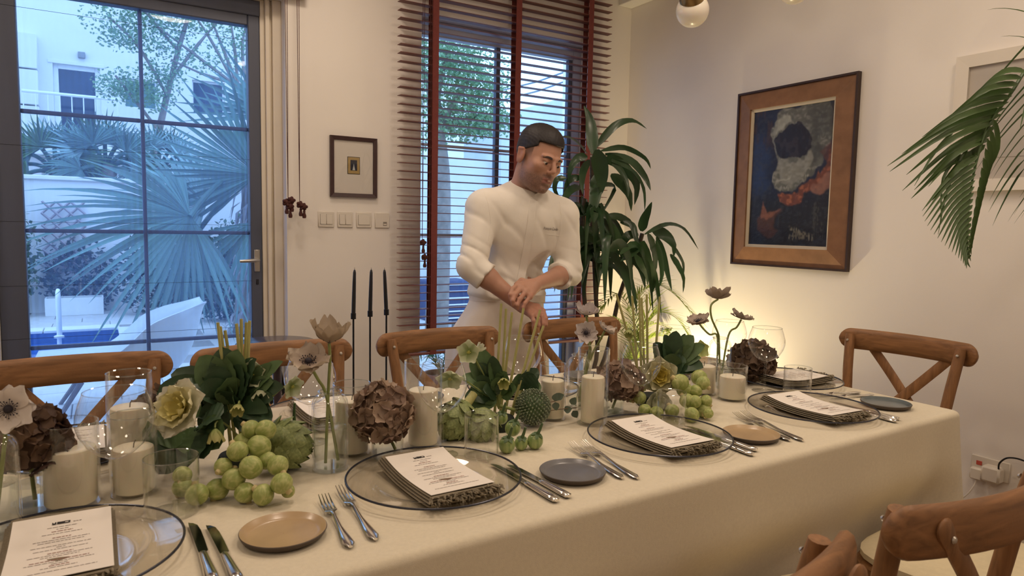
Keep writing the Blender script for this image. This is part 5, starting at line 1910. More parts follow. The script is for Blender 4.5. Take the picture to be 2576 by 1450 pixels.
def frond(t, path, n, L, m_, wid=.008, droop=.5, split=True, spread=55, rr=.004, jit=1, taper=None, updir=(0, 0, 1)):
    """pinnate palm frond: rachis part with leaflet sub-parts (split) or leaflets joined"""
    pts = catmull(path, 6)
    rc_ = MB().tube(pts, [lerp(rr, rr * .25, i / (len(pts) - 1)) for i in range(len(pts))], 6)
    rnd_ = random.Random(jit)
    allq = MB()
    lf = []
    for i in range(n):
        u = .12 + .88 * i / (n - 1)
        x = u * (len(pts) - 1)
        a = min(int(x), len(pts) - 2)
        p = pts[a].lerp(pts[a + 1], x - a)
        tg = (pts[a + 1] - pts[a]).normalized()
        sd = tg.cross(Vector(updir))
        if sd.length < .05:
            sd = tg.cross(Vector((0, 1, 0)))
        sd.normalize()
        for s in (-1, 1):
            sp_ang = R(lerp(spread + 12, 24, u) + rnd_.uniform(-5, 5))
            d = (tg * math.cos(sp_ang) + sd * s * math.sin(sp_ang) + Vector(updir) * .18).normalized()
            ll = L * (taper(u) if taper else (.55 + .45 * math.sin(PI * min(1, u * 1.05 + .12)))) * rnd_.uniform(.9, 1.08)
            mid = p + d * ll * .55 + Vector((0, 0, -droop * ll * .10))
            end = p + d * ll * .95 + Vector((0, 0, -droop * ll * .55))
            q = MB()
            blade(q, arc_pts(p, mid, end, 7), wid, .35, nor=Vector(updir) * .7 + tg * .2,
                  prof=lambda v: (v / .12 if v < .12 else (1 - ((v - .12) / .88) ** 1.6)) + .03)
            lf.append(q)
    if split:
        fo = rc_.build('frond', m_, t)
        for q in lf:
            q.build('leaflet', m_, fo)
    else:
        for q in lf:
            rc_.add(q.v, q.f)
        fo = rc_.build('frond', m_, t)
    return fo


# ---- areca palm in the lit corner
AR = Vector((2.74, 3.22, 0))
t = thing('areca_palm', 'light green feather palm glowing in the corner behind the table', 'plant', AR)
pot(t, .15, .26, mat('pot_dark', hx('#3a332e'), .6, var=.1))
for k, (pp, Y0, Y1, L) in enumerate((
        (((1640, 760), (1640, 715), (1690, 735), (1752, 800)), 3.15, 2.95, .21), (((1610, 850), (1650, 790), (1700, 800), (1740, 860)), 3.12, 2.95, .19), (((1600, 850), (1580, 770), (1550, 740), (1515, 770)), 3.2, 3.1, .18),
        (((1605, 870), (1600, 790), (1610, 740), (1640, 720)), 3.2, 3.2, .17), (((1590, 880), (1560, 830), (1530, 820), (1490, 850)), 3.15, 3.0, .16), (((1610, 880), (1640, 850), (1680, 850), (1710, 890)), 3.08, 2.95, .15),
        (((1600, 880), (1590, 840), (1570, 815), (1545, 800)), 3.05, 2.95, .14), (((1600, 890), (1620, 830), (1650, 815), (1690, 830)), 3.25, 3.3, .16), (((1605, 890), (1606, 840), (1590, 800), (1580, 780)), 3.0, 2.9, .15))):
    top = [at_y(x, y, lerp(Y0, Y1, i / 3)) - AR for i, (x, y) in enumerate(pp)]
    frond(t, [Vector((.02 * math.sin(k), .02 * math.cos(k), .24)), top[0] * .55 + Vector((0, 0, .12))] + top, 26, L, P_LEAF2, .0055, .35, False, 55, .004, k)

# ---- big feather palm standing right, its fronds arch into the picture
PP = Vector((2.72, .62, 0))
t = thing('feather_palm', 'large potted palm whose dark green frond arches in from the right edge', 'plant', PP)
pot(t, .19, .36, mat('pot_grey', hx('#77716a'), .7, var=.1))
D1 = [(2600, 150, 1.92), (2545, 232, 1.90), (2490, 312, 1.88), (2458, 400, 1.86), (2440, 490, 1.85), (2432, 570, 1.84), (2436, 648, 1.83)]
vis = [at_d(*q) for q in D1]
base_ = [Vector((0, 0, .34)), Vector((-.06, .02, .9)), (vis[0] - PP) * .75 + Vector((0, 0, .62))]
# first frond: rachis into the picture; long leaflets stream left from its upper part
path = [PP + b for b in base_] + vis
pts = catmull(path, 6)
fo = MB().tube([p - PP for p in pts], [lerp(.007, .0015, i / (len(pts) - 1)) for i in range(len(pts))], 7).build('frond', P_LEAF, t)
def leaflet(px, hw, fo_=None):
    q = MB()
    p3 = [at_d(x, y, D) - PP for x, y, D in px]
    blade(q, catmull(p3, 4), hw, .35, nor=(-.5, -.75, .4), prof=lambda v: (v / .15 if v < .15 else (1 - ((v - .15) / .85) ** 1.5)) + .03)
    q.build('leaflet', P_LEAF, fo_ or fo)
rnd = random.Random(9)
# upper leaflets, sweeping left
for i in range(15):
    u = i / 14
    sx, sy = lerp(2580, 2462, u), lerp(180, 395, u)
    ex, ey = [(2455, 235), (2425, 262), (2392, 290), (2360, 318), (2320, 345), (2268, 388), (2232, 418), (2238, 432), (2280, 440), (2270, 480), (2300, 478), (2320, 470), (2330, 520), (2292, 500), (2345, 505)][i]
    mx, my = (sx + ex) / 2 + 6, (sy + ey) / 2 - 26
    leaflet([(sx, sy, 1.90), (mx, my, 1.86 - .02 * (i % 3)), (ex, ey, 1.84)], .0098)
# lower leaflets, comb hanging down left from the rachis
for i in range(17):
    u = i / 16
    sx, sy = lerp(2462, 2436, u ** .8), lerp(392, 640, u)
    ln = lerp(178, 40, u ** 1.3)
    ex, ey = sx - ln * lerp(.80, .12, u ** 1.6), sy + ln * lerp(.78, .9, u)
    leaflet([(sx, sy, 1.85), ((sx + ex) / 2 - 4, (sy + ey) / 2 - 14, 1.82), (ex, ey, 1.80)], .0062)
# leaflets on the far side, seen edge-on along the rachis
for i in range(15):
    u = i / 14
    sx, sy = lerp(2500, 2437, u ** .7), lerp(300, 640, u)
    ln = lerp(150, 34, u)
    leaflet([(sx, sy, 1.86), (sx + 8 - 14 * u, sy + ln * .5, 1.88), (sx - 4 + lerp(-22, 8, u), sy + ln, 1.90)], .0085)
# a few long thin ones bending down on the left
for s_, e_, m_ in (((2420, 380), (2368, 560), (2372, 450)), ((2440, 360), (2360, 590), (2385, 470)), ((2415, 400), (2335, 470), (2380, 420)), ((2400, 330), (2300, 468), (2350, 385))):
    leaflet([(*s_, 1.86), (*m_, 1.83), (*e_, 1.80)], .0050)
# second frond at the picture edge and others out of view
p2 = [PP + Vector((.02, 0, .34)), PP + Vector((-.02, .15, 1.0)), at_d(2660, 90, 2.0), at_d(2625, 180, 2.0), at_d(2592, 300, 2.0), at_d(2580, 420, 2.0)]
frond(t, [p - PP for p in p2], 18, .26, P_LEAF, .009, .6, True, 50, .006, 31)
for k, a in enumerate((20, 80, -60, 140, -110)):
    d = Vector((math.cos(R(a)), math.sin(R(a)), 0)) * .38
    frond(t, [Vector((0, 0, .34)), d * .25 + Vector((0, 0, 1.0)), d * .7 + Vector((0, 0, 1.5)), d * 1.0 + Vector((0, 0, 1.6)), d * 1.25 + Vector((0, 0, 1.45))], 18, .24, P_LEAF, .009, .6, False, 50, .006, 40 + k)

# keep every leaf clear of the walls
for root in bpy.data.objects:
    if root.parent is None and root.name.split('.')[0] in ('areca_palm', 'feather_palm', 'dracaena'):
        for o in list(root.children) + [c for ch in root.children for c in ch.children]:
            if o.data is None:
                continue
            for v in o.data.vertices:
                x_, y_ = v.co.x + root.location.x, v.co.y + root.location.y
                if x_ > XR - .02:
                    v.co.x = XR - .02 - root.location.x - .05 * random.random()
                if y_ > YB - .14:
                    v.co.y = YB - .14 - root.location.y
# ------------------------------------------------------------------ garden beyond the door and the window
GZ = -.06
RENDER = mat('house_render', hx('#e6e4e2'), .9, var=.03, vscale=1.5)
PAVE = mat('patio_paver', hx('#cfc9c4'), .8, var=.08, vscale=6)
JOINT = mat('patio_joint', hx('#a49c96'), .9, var=.05)
COPE = mat('pool_coping', hx('#e8e6e2'), .7, var=.04)
POOLT = mat('pool_tile', hx('#2f5d9c'), .3, var=.1, vscale=20)
POOLW = mat('pool_water', hx('#2a5fae'), .06, var=.12, vscale=5, bump=.15, bscale=6)
GLASSD = mat('far_window_glass', hx('#23364f'), .08, var=.25, vscale=1.5)
WFR = mat('far_window_frame', hx('#f0f0f0'), .5, var=.02)
SHUT = mat('far_shutter', hx('#5f7f7c'), .6, var=.08)
TRELL = mat('trellis_wood', hx('#a79a9c'), .8, var=.1)
FANM = mat('fan_palm_leaf', hx('#54706a'), .5, var=.2, vscale=4, translucent=.15)
FANM2 = mat('fan_palm_leaf_light', hx('#7f9a97'), .5, var=.15, vscale=4, translucent=.15)
SHRUB = mat('shrub_leaf', hx('#4c6648'), .6, var=.3, vscale=6, translucent=.2)
SHRUB2 = mat('shrub_leaf_dark', hx('#32443d'), .65, var=.3, vscale=6, translucent=.1)
TLEAF = mat('tree_leaf', hx('#7fa077'), .6, var=.2, vscale=4, translucent=.3)
BARK = mat('tree_bark', hx('#8a8078'), .9, var=.25, vscale=10, bump=.4, bscale=12)
SHELLM = mat('shell_chair_plastic', hx('#c9cdd2'), .35, var=.02)
LEGW = mat('chair_leg_wood', hx('#6b5a50'), .5, var=.15, vscale=20)

FANC = {'fan_palm_leaf': '#54706a', 'fan_palm_leaf_light': '#7f9a97', 'shrub_leaf': '#4c6648'}
# paving with real joints; the pool is cut out
pv = MB()
PX0, PX1, PY0, PY1 = -6.0, .24, 7.75, 9.62
pv.box((-9, 4.04, GZ - .3), (12, PY0, GZ - .012))
pv.box((-9, PY1, GZ - .3), (12, 30, GZ - .012))
pv.box((PX1, PY0, GZ - .3), (12, PY1, GZ - .012))
pv.box((-9, PY0, GZ - .3), (PX0, PY1, GZ - .012))
patio = struct('patio_floor', pv, JOINT, 'pale stone patio around the pool')
paver = None
for j in range(18):
    for i in range(7):
        x0 = -1.1 + i * .62 + (.31 if j % 2 else 0)
        y0 = 4.1 + j * .42
        if x0 < PX1 + .32 and y0 + .42 > PY0 - .3 and y0 < PY1 + .3:
            continue
        if paver is None:
            paver = MB().bbox((.004, .004, -.02), (.616, .416, 0), .003).build('paver', PAVE, patio, smooth=False, loc=(x0, y0, GZ))
        else:
            c = paver.copy()
            COL.objects.link(c)
            c.parent = patio
            c.location = (x0, y0, GZ - .001 * ((i * 7 + j * 3) % 3))
pool = thing('swimming_pool', 'blue swimming pool with pale coping seen through the garden door', 'pool', (0, 0, GZ))
w_ = MB()
w_.box((PX0, PY1 - .02, -1.2), (PX1, PY1 + .01, -.01))
w_.box((PX1 - .01, PY0, -1.2), (PX1 + .01, PY1, -.01))
w_.box((PX0, PY0 - .01, -1.2), (PX1, PY0 + .01, -.01))
w_.box((PX0, PY0, -1.25), (PX1, PY1, -1.2))
w_.build('basin', POOLT, pool, smooth=False)
MB().box((PX0, PY0, -.17), (PX1 - .01, PY1 - .02, -.13)).build('water', POOLW, pool, smooth=False)
for i in range(8):
    MB().bbox((PX1 - .78 * (i + 1), PY1 - .03, -.012), (PX1 - .78 * i - .01, PY1 + .28, .02), .005).build('coping_stone', COPE, pool)
for i in range(3):
    MB().bbox((PX1 - .03, PY1 - .63 * (i + 1), -.012), (PX1 + .28, PY1 - .63 * i - .01, .02), .005).build('coping_stone', COPE, pool)
lp = at_z(149, 850, GZ)
t = thing('pool_handrail', 'white upright pool handrail standing at the water edge', 'handrail', (lp.x, lp.y, GZ))
zt = at_y(147, 738, lp.y).z - GZ
MB().tube([(0, 0, -.1), (0, 0, zt - .05), (.0, .03, zt), (.0, .12, zt + .02), (.0, .22, zt - .05), (0, .24, -.0)], .022, 10).build('rail_tube', WFR, t)
MB().lathe([(.05, 0), (.05, .02), (.024, .03)], 16).build('rail_foot', WFR, t)

# boundary wall, trellis, planter
bw = MB().box((-9, 11.65, GZ), (2.3, 11.85, 1.80)).build('garden_wall', RENDER, None, smooth=False)
tag(bw, 'pale rendered garden wall behind the pool', 'wall')
MB().bbox((-9, 11.60, 1.80), (2.3, 11.90, 1.86), .01).build('wall_coping', COPE, bw)
tr = thing('wooden_trellis', 'diagonal wooden trellis fixed to the garden wall behind the pool', 'trellis', (-.62, 11.58, .50))
k = 0
W_, H_ = .52, 1.0
for s in (-1, 1):
    c0 = -H_
    while c0 < W_:
        # line x = c0 + z (or mirrored), clipped to the panel
        z0 = max(0, -c0)
        z1 = min(H_, W_ - c0)
        if z1 - z0 > .05:
            xa, xb = c0 + z0, c0 + z1
            if s < 0:
                xa, xb = W_ - xa, W_ - xb
            MB().tube([(xa, .012 * s, z0), (xb, .012 * s, z1)], .016, 4).build('trellis_slat', TRELL, tr, smooth=False)
        c0 += .17
p0, p1 = at_y(115, 785, 11.3), at_y(260, 745, 11.3)
t = thing('planter_box', 'long white planter box on the far side of the pool', 'planter', ((p0.x + p1.x) / 2, 11.3, GZ))
hw, ph = (p1.x - p0.x) / 2, p1.z - GZ
q = MB()
q.bbox((-hw, -.15, 0), (hw, -.13, ph), .004)
q.bbox((-hw, .13, 0), (hw, .15, ph), .004)
q.bbox((-hw, -.13, 0), (-hw + .02, .13, ph), .004)
q.bbox((hw - .02, -.13, 0), (hw, .13, ph), .004)
q.build('box', COPE, t)
MB().box((-hw + .02, -.13, .02), (hw - .02, .13, ph - .03)).build('soil', EARTH, t, smooth=False)


def leaf_cloud(mb__, c, rad, n, s, seed, hollow=.3):
    rnd_ = random.Random(seed)
    for _ in range(n):
        u = Vector((rnd_.gauss(0, 1), rnd_.gauss(0, 1), rnd_.gauss(0, 1))).normalized()
        k_ = rnd_.uniform(hollow, 1) ** .6
        p = Vector((c[0] + u.x * rad[0] * k_, c[1] + u.y * rad[1] * k_, c[2] + u.z * rad[2] * k_))
        a = Vector((rnd_.gauss(0, 1), rnd_.gauss(0, 1), rnd_.gauss(0, .6))).normalized()
        b = a.cross(Vector((rnd_.gauss(0, 1), rnd_.gauss(0, 1), rnd_.gauss(0, 1)))).normalized()
        l, w = s * rnd_.uniform(.7, 1.3), s * .35
        mb__.add([p - a * l * .5, p + b * w, p + a * l * .5, p - b * w], [(0, 1, 2, 3)])


def shrub(c, rad, n, s, m_, label, seed, name='shrub', stem=True):
    t_ = thing(name, label, 'shrub', (c[0], c[1], GZ))
    q_ = MB()
    leaf_cloud(q_, (0, 0, c[2] - GZ), rad, n, s, seed)
    for v in q_.v:
        v.z = max(v.z, .02)
    o_ = q_.build('foliage', m_, t_, smooth=False)
    tag(o_, kind='stuff')
    if stem:
        for k_ in range(4):
            MB().tube([(.05 * math.cos(k_ * 1.6), .05 * math.sin(k_ * 1.6), 0), (rad[0] * .4 * math.cos(k_ * 1.6), rad[1] * .4 * math.sin(k_ * 1.6), c[2] - GZ)], [.03, .012], 6).build('stem', BARK, t_)
    return t_


def fan_leaf(t_, hub, direction, facing, r, m_, n=34, span=250, seed=0, foot=None, fold=.3, split=.40, droop=.10):
    """palmate leaf: pleated segments round the hub"""
    rnd_ = random.Random(seed)
    d = Vector(direction).normalized()
    nf = Vector(facing)
    nf = (nf - d * nf.dot(d)).normalized()
    sd = d.cross(nf)
    q_ = MB()
    cl_ = []
    base_c = Vector(hx(FANC[m_.name]))
    for i in range(n):
        a = R(-span / 2 + span * i / (n - 1))
        u = (d * math.cos(a) + sd * math.sin(a))
        L = r * (1 - .18 * abs(a) / PI) * rnd_.uniform(.78, 1.06)
        e = hub + u * L + nf * (-.10 * L) + Vector((0, 0, -droop * L * rnd_.uniform(.5, 1.6)))
        m2 = hub + u * L * .55 + nf * .02 * L
        w = r * math.sin(R(span / (n - 1)) / 2) * split * 1.15
        n0 = len(q_.v)
        blade(q_, arc_pts(hub, m2, e, 8), w * rnd_.uniform(.75, 1.1), .45, nor=nf, prof=lambda v: (v / .45 if v < .45 else (1 - (v - .45) / .55) ** .9) + .02)
        tone = rnd_.uniform(.55, 1.35)
        for v_i in range(len(q_.v) - n0):
            k_ = v_i / max(1, len(q_.v) - n0 - 1)
            cl_.append(base_c * tone * (.75 + .5 * k_) * (1.25 if v_i % 3 == 1 else 1.0))
    q_.build('fan_leaf', vcol_mat('fan_leaf_tones', .5, translucent=.15), t_, cols=cl_)
    if foot is not None:
        foot = Vector(foot)
        MB().tube(arc_pts(foot, (foot + hub) / 2 + Vector((0, 0, .18 * r)), hub, 10), [.03] * 10, 7).build('leaf_stalk', FANM, t_)


# large fan palm right of the pool
FP = at_z(628, 838, GZ)
t = thing('fan_palm', 'large fan palm spreading over the pool outside the garden door', 'palm', FP)
rel_ = lambda x, y, Y: at_y(x, y, Y) - FP
MB().lathe([(.30, 0), (.27, .3), (.22, .9), (.18, 1.5), (.12, 2.0)], 16, M=Matrix.Translation((.12, .1, 0))).build('trunk', BARK, t)
q = MB()
rnd = random.Random(5)
for i in range(160):
    z_ = rnd.uniform(.1, 1.9)
    a = rnd.uniform(0, 6.3)
    r_ = lerp(.27, .15, z_ / 2)
    p = Vector((.12 + r_ * math.cos(a), .1 + r_ * math.sin(a), z_))
    blade(q, [p, p + Vector((.10 * math.cos(a), .10 * math.sin(a), -.08)), p + Vector((.14 * math.cos(a), .14 * math.sin(a), -.26))], .028, .2, nor=(math.cos(a), math.sin(a), .3))
fib = q.build('trunk_fibres', mat('palm_fibre', hx('#9a9698'), .9, var=.3, vscale=8), t, smooth=False)
tag(fib, kind='stuff')
heart = Vector((.12, .1, 1.95))
fan_leaf(t, rel_(478, 545, 8.0), (-1, -.25, -.10), (-.1, -.7, .6), 1.62, FANM, 44, 205, 1, heart, droop=.10)
fan_leaf(t, rel_(648, 440, 8.2), (-.55, -.1, .75), (-.3, -.9, -.1), 1.25, FANM, 36, 200, 2, heart, droop=.03)
fan_leaf(t, rel_(520, 512, 8.6), (-1, .2, .42), (-.1, -.8, .6), 1.05, FANM2, 36, 190, 3, heart, droop=.03)
fan_leaf(t, rel_(640, 560, 7.9), (.2, -.4, -.9), (-.3, -.9, .0), .95, FANM, 30, 200, 4, heart, droop=.2)
fan_leaf(t, rel_(690, 300, 8.6), (.1, .1, 1), (-.3, -.9, .1), 1.2, FANM, 34, 190, 5, heart, droop=.02)
fan_leaf(t, rel_(760, 480, 8.6), (1, .1, .3), (-.3, -.9, .2), 1.1, FANM, 30, 200, 6, heart, droop=.05)
fan_leaf(t, rel_(460, 640, 8.8), (-.4, .1, -.9), (-.2, -.9, .1), .95, FANM, 34, 170, 7, heart, droop=.2)

# low fan palms above the garden wall
for k, (x, y, Y, r, lab) in enumerate(((140, 425, 12.6, .95, 'leftmost'), (265, 415, 12.4, .95, 'middle'), (400, 420, 12.7, .85, 'rightmost'))):
    c0 = at_y(x, y, Y)
    t = thing('dwarf_palm', f'bushy fan palm above the garden wall, {lab} of three', 'palm', (c0.x, c0.y, GZ))
    MB().tube([(0, 0, 0), (.03, 0, c0.z - GZ)], [.16, .12], 10).build('trunk', BARK, t)
    for j in range(9):
        a = R(-20 + 220 * j / 8)
        hub = Vector((math.cos(a) * .35 * r, -.25 + .12 * math.sin(j * 2.1), c0.z - GZ + math.sin(a) * .32 * r))
        fan_leaf(t, hub, (math.cos(a), -.25, math.sin(a) + .12), (.1 * math.sin(j), -.85, .5 * math.cos(a * 2)), .62 * r, (FANM, FANM2, SHRUB)[(j + k) % 3], 24, 190, 10 * k + j, Vector((0, 0, c0.z - GZ - .1)), droop=.15)
shrub((-1.15, 11.2, .75), (.55, .35, .85), 1800, .08, SHRUB, 'leafy shrub at the left foot of the garden wall', 1)
shrub((.98, 11.0, .50), (.80, .4, .75), 2600, .075, SHRUB2, 'dark shrub behind the pool under the fan palm', 2)
shrub((2.05, 10.9, .60), (.95, .45, .80), 2800, .075, SHRUB, 'rounded green shrub right of the pool', 3)
shrub((1.75, 9.9, .30), (.85, .35, .50), 1800, .07, SHRUB2, 'low dark shrub beside the fan palm trunk', 4)
shrub((-.20, 11.53, .42), (.5, .07, .6), 900, .075, SHRUB2, 'small dark shrub behind the planter box', 5)

# light tree in front of the house
TB = Vector((1.75, 13.6, GZ))
t = thing('feathery_tree', 'light feathery leaved tree before the neighbouring house', 'tree', TB)
pts0 = [at_y(380, 420, 13.6), at_y(420, 240, 13.6), at_y(450, 120, 13.5), at_y(480, 20, 13.4)]
MB().tube([Vector((0, 0, 0))] + [p - TB for p in pts0], [.11, .07, .05, .04, .03], 8).build('trunk', BARK, t)
for k, ((xa, ya), (xb, yb), (xc, yc)) in enumerate((((400, 330), (330, 240), (290, 190)), ((420, 240), (350, 120), (270, 40)), ((430, 200), (500, 110), (560, 40)), ((600, 220), (560, 120), (520, 20)), ((600, 220), (480, 130), (400, 70)),
                                                 ((600, 230), (590, 120), (575, 20)), ((612, 215), (520, 190), (430, 150)), ((450, 130), (390, 60), (350, 10)), ((618, 210), (610, 110), (630, 20)), ((600, 230), (530, 100), (470, 10)))):
    MB().tube(catmull([at_y(xa, ya, 13.5) - TB, at_y(xb, yb, 13.4) - TB, at_y(xc, yc, 13.3) - TB], 4), [.028] * 5 + [.018] * 4, 6).build('branch', BARK, t)
q = MB()
for k, (x, y, rx, rz, n) in enumerate(((340, 60, .85, .35, 360), (440, 40, .7, .35, 280), (320, 100, .5, .22, 160), (420, 120, .55, .3, 140), (400, 180, .4, .2, 100), (330, 215, .62, .30, 280), (390, 250, .35, .25, 130), (560, 60, .8, .4, 200), (600, 130, .5, .4, 120),
                                       (500, 150, .5, .3, 90), (300, 230, .4, .25, 120), (360, 20, .8, .25, 200), (620, 30, .7, .5, 160), (430, 200, .3, .3, 70))):
    c0 = at_y(x, y, 13.4) - TB
    leaf_cloud(q, c0, (rx, .5, rz), int(n * 2.2), .058, 50 + k, .05)
o = q.build('foliage', TLEAF, t, smooth=False)
tag(o, kind='stuff')

# neighbouring house
HY = 17.0
hs = thing('white_house', 'pale two storey house with balcony beyond the garden wall', 'building', (1.5, HY, GZ))
HX = lambda x: x - 1.5
q = MB()
wins = [(-.62, .20, 2.2, 4.40), (.62, 1.256, 3.645, 4.255), (1.947, 2.62, 3.63, 4.379)]
xs_ = [-9, -.62, .20, .62, 1.256, 1.947, 2.62, 9]
for i in range(len(xs_) - 1):
    x0, x1 = xs_[i], xs_[i + 1]
    wn = [w for w in wins if abs(w[0] - x0) < .01]
    if wn:
        _, _, za, zb = wn[0]
        q.box((HX(x0), 0, 0), (HX(x1), .3, za - GZ))
        q.box((HX(x0), 0, zb - GZ), (HX(x1), .3, 9))
    else:
        q.box((HX(x0), 0, 0), (HX(x1), .3, 9))
q.build('wall', RENDER, hs, smooth=False)
for i, (x0, x1, za, zb) in enumerate(wins):
    za, zb = za - GZ, zb - GZ
    f_ = MB()
    fw = .09 if i == 0 else .035
    f_.bbox((HX(x0), .12, za), (HX(x0) + fw, .2, zb), .005)
    f_.bbox((HX(x1) - fw, .12, za), (HX(x1), .2, zb), .005)
    f_.bbox((HX(x0) + fw, .12, zb - fw), (HX(x1) - fw, .2, zb), .005)
    f_.bbox((HX(x0) + fw, .12, za), (HX(x1) - fw, .2, za + fw), .005)
    fo_ = f_.build('window', WFR, hs)
    MB().box((HX(x0) + fw, .15, za + fw), (HX(x1) - fw, .17, zb - fw)).build('pane', GLASSD if i != 1 else SHUT, fo_, smooth=False)
MB().bbox((HX(-.70), -.02, 4.45), (HX(.28), .0, 4.52), .005).build('window_hood', RENDER, hs)
# facing panels of the projecting bay on the left, with open joints
for i in range(7):
    MB().bbox((HX(-2.4), -.28, .05 + i * .70), (HX(-.86), -.0, .05 + (i + 1) * .70 - .03), .01).build('cladding_panel', RENDER, hs)
MB().bbox((HX(-.18), -.1, 4.60), (HX(-.05), 0, 4.72), .01).build('wall_lamp', mat('lamp_grey', hx('#8a8a8a'), .5, var=.05), hs)
bl = MB()
bl.tube([(HX(-1.10), -.75, 3.73), (HX(.50), -.75, 3.73)], .03, 8)
for i in range(9):
    x = lerp(-1.08, .48, i / 8)
    bl.tube([(HX(x), -.75, 2.7), (HX(x), -.75, 3.73)], .010, 6)
bl.build('balcony_rail', WFR, hs)
MB().bbox((HX(-1.15), -.8, 2.55), (HX(.55), 0, 2.7), .01).build('balcony_slab', RENDER, hs)

# ---- moulded lounge chair on the patio
SCH = at_z(250, 1040, GZ)
t = thing('shell_chair', 'pale moulded shell lounge chair with wooden legs on the patio', 'chair', (SCH.x, SCH.y + .15, GZ))
o0 = Vector((SCH.x, SCH.y + .15, GZ))
prof = [at_y(x, y, o0.y) for x, y in ((85, 912), (180, 915), (270, 932), (350, 948), (420, 945), (468, 900), (496, 830), (512, 760))]
edge_ = [at_y(x, y, o0.y) for x, y in ((90, 905), (185, 898), (268, 886), (318, 852), (366, 808), (412, 786), (462, 770), (512, 756))]
prof = catmull([p - o0 for p in prof], 4)
edge_ = catmull([p - o0 for p in edge_], 4)
vs__, fs__ = [], []
nu, nv = len(prof), 17
for i, p in enumerate(prof):
    u = i / (nu - 1)
    hw = .33 * (.78 + .25 * math.sin(PI * min(1, u * .95 + .1))) * (1 - .3 * smooth((u - .75) / .25))
    for j in range(nv):
        s = j / (nv - 1) * 2 - 1
        k_ = abs(s) ** 2.0
        vs__.append((lerp(p.x, edge_[i].x, k_), p.y + hw * s, lerp(p.z, edge_[i].z, k_)))
for i in range(nu - 1):
    for j in range(nv - 1):
        a = i * nv + j
        fs__.append((a, a + 1, a + nv + 1, a + nv))
sh = MB().add(vs__, fs__).build('shell', SHELLM, t)
sm_ = sh.modifiers.new('thick', 'SOLIDIFY')
sm_.thickness = .014
zs_ = min(p.z for p in prof)
for sx, sy in ((-.12, -.2), (-.12, .2), (.55, -.2), (.55, .2)):
    xb = prof[0].x + .15 + (sx + .12) * .9
    MB().tube([(xb + .12, sy * .7, zs_ + .04), (xb + (-.02 if sx < 0 else .16), sy * 1.2, 0)], [.019, .014], 8).build('leg', LEGW, t)

# ---- seen through the blind: neighbour walls, tree, air conditioner, plants
nb = MB()
y_ = 7.6
a0, a1, a2 = at_y(1040, 392, y_), at_y(1258, 362, y_), at_y(1290, 285, y_)
nb.box((a0.x - 1.2, y_, GZ), (a1.x + .02, y_ + .2, a0.z))
o = nb.build('side_wall', RENDER, None, smooth=False)
tag(o, 'pale side wall of the garden behind the wooden blind', 'wall')
b0 = at_y(1262, 290, 7.4)
b1 = at_y(1450, 238, 7.4)
nb = MB().add([(b0.x, 7.4, GZ), (b1.x + 3, 7.4, GZ), (b1.x + 3, 7.4, b1.z + .9), (b1.x, 7.4, b1.z), (b0.x, 7.4, b0.z), (b0.x, 8.4, GZ), (b1.x + 3, 8.4, GZ), (b1.x + 3, 8.4, b1.z + .9), (b1.x, 8.4, b1.z), (b0.x, 8.4, b0.z)],
              [(0, 1, 2, 3, 4), (9, 8, 7, 6, 5), (0, 4, 9, 5), (1, 6, 7, 2), (2, 7, 8, 3), (3, 8, 9, 4), (0, 5, 6, 1)])
o = nb.build('gable_wall', mat('gable_render', hx('#cfd2da'), .9, var=.04), None, smooth=False)
tag(o, 'grey gable wall with sloping top behind the wooden blind', 'wall')
ps = at_y(1424, 300, 7.2)
o = MB().tube([(0, 0, 0), (0, 0, 6)], .05, 10).build('utility_pole', WFR, None, loc=(ps.x, 7.2, GZ))
tag(o, 'thin pale pole at the right edge of the blind window', 'pole')
for k, (xa, ya, xb, yb) in enumerate(((1290, 217, 1424, 180), (1295, 240, 1424, 204))):
    pa, pb = at_y(xa, ya, 9.0), at_y(xb, yb, 7.2)
    far_ = pa + (pa - pb) * 1.5
    o = MB().tube([far_ - pb, (pa - pb) * .5 + Vector((0, 0, -.03)), Vector((0, 0, 0))], .012, 6).build('overhead_cable', mat('cable_grey', hx('#7c8894'), .6, var=.1), None, loc=pb)
    tag(o, ('upper' if k == 0 else 'lower') + ' overhead cable tied to the pale pole', 'cable')
tb = at_y(1100, 470, 6.6)
t = thing('garden_tree', 'spreading green tree behind the left half of the wooden blind', 'tree', (tb.x, 6.6, GZ))
o0 = Vector((tb.x, 6.6, GZ))
MB().tube([p - o0 for p in catmull([o0, at_y(1106, 600, 6.6), at_y(1108, 440, 6.6), at_y(1098, 330, 6.6), at_y(1090, 240, 6.7)], 4)], [lerp(.13, .07, i / 16) for i in range(17)], 10).build('trunk', BARK, t)
for (xa, ya), (xb, yb) in (((1098, 330), (1180, 200)), ((1095, 280), (1060, 150)), ((1098, 330), (1200, 290)), ((1092, 260), (1130, 120))):
    MB().tube([at_y(xa, ya, 6.6) - o0, at_y(xb, yb, 6.5) - o0], [.05, .02], 7).build('branch', BARK, t)
q = MB()
for k, (x, y, rx, rz, n) in enumerate(((1130, 150, .42, .30, 420), (1190, 190, .42, .30, 420), (1090, 120, .4, .3, 300), (1215, 240, .34, .25, 300), (1180, 300, .42, .20, 420), (1235, 310, .26, .18, 240), (1140, 240, .3, .25, 200), (1060, 220, .25, .4, 160), (1064, 330, .2, .35, 100), (1160, 330, .4, .12, 200))):
    leaf_cloud(q, at_y(x, y, 6.5) - o0, (rx, .5, rz), int(n * 2.4), .042, 80 + k, .05)
o = q.build('foliage', TLEAF, t, smooth=False)
tag(o, kind='stuff')
p0, p1 = at_y(1082, 805, 7.3), at_y(1150, 703, 7.3)
t = thing('condenser_unit', 'dark louvred air conditioning unit outside the blind window', 'air conditioner', ((p0.x + p1.x) / 2, 7.3, GZ))
hw = (p1.x - p0.x) / 2 + .1
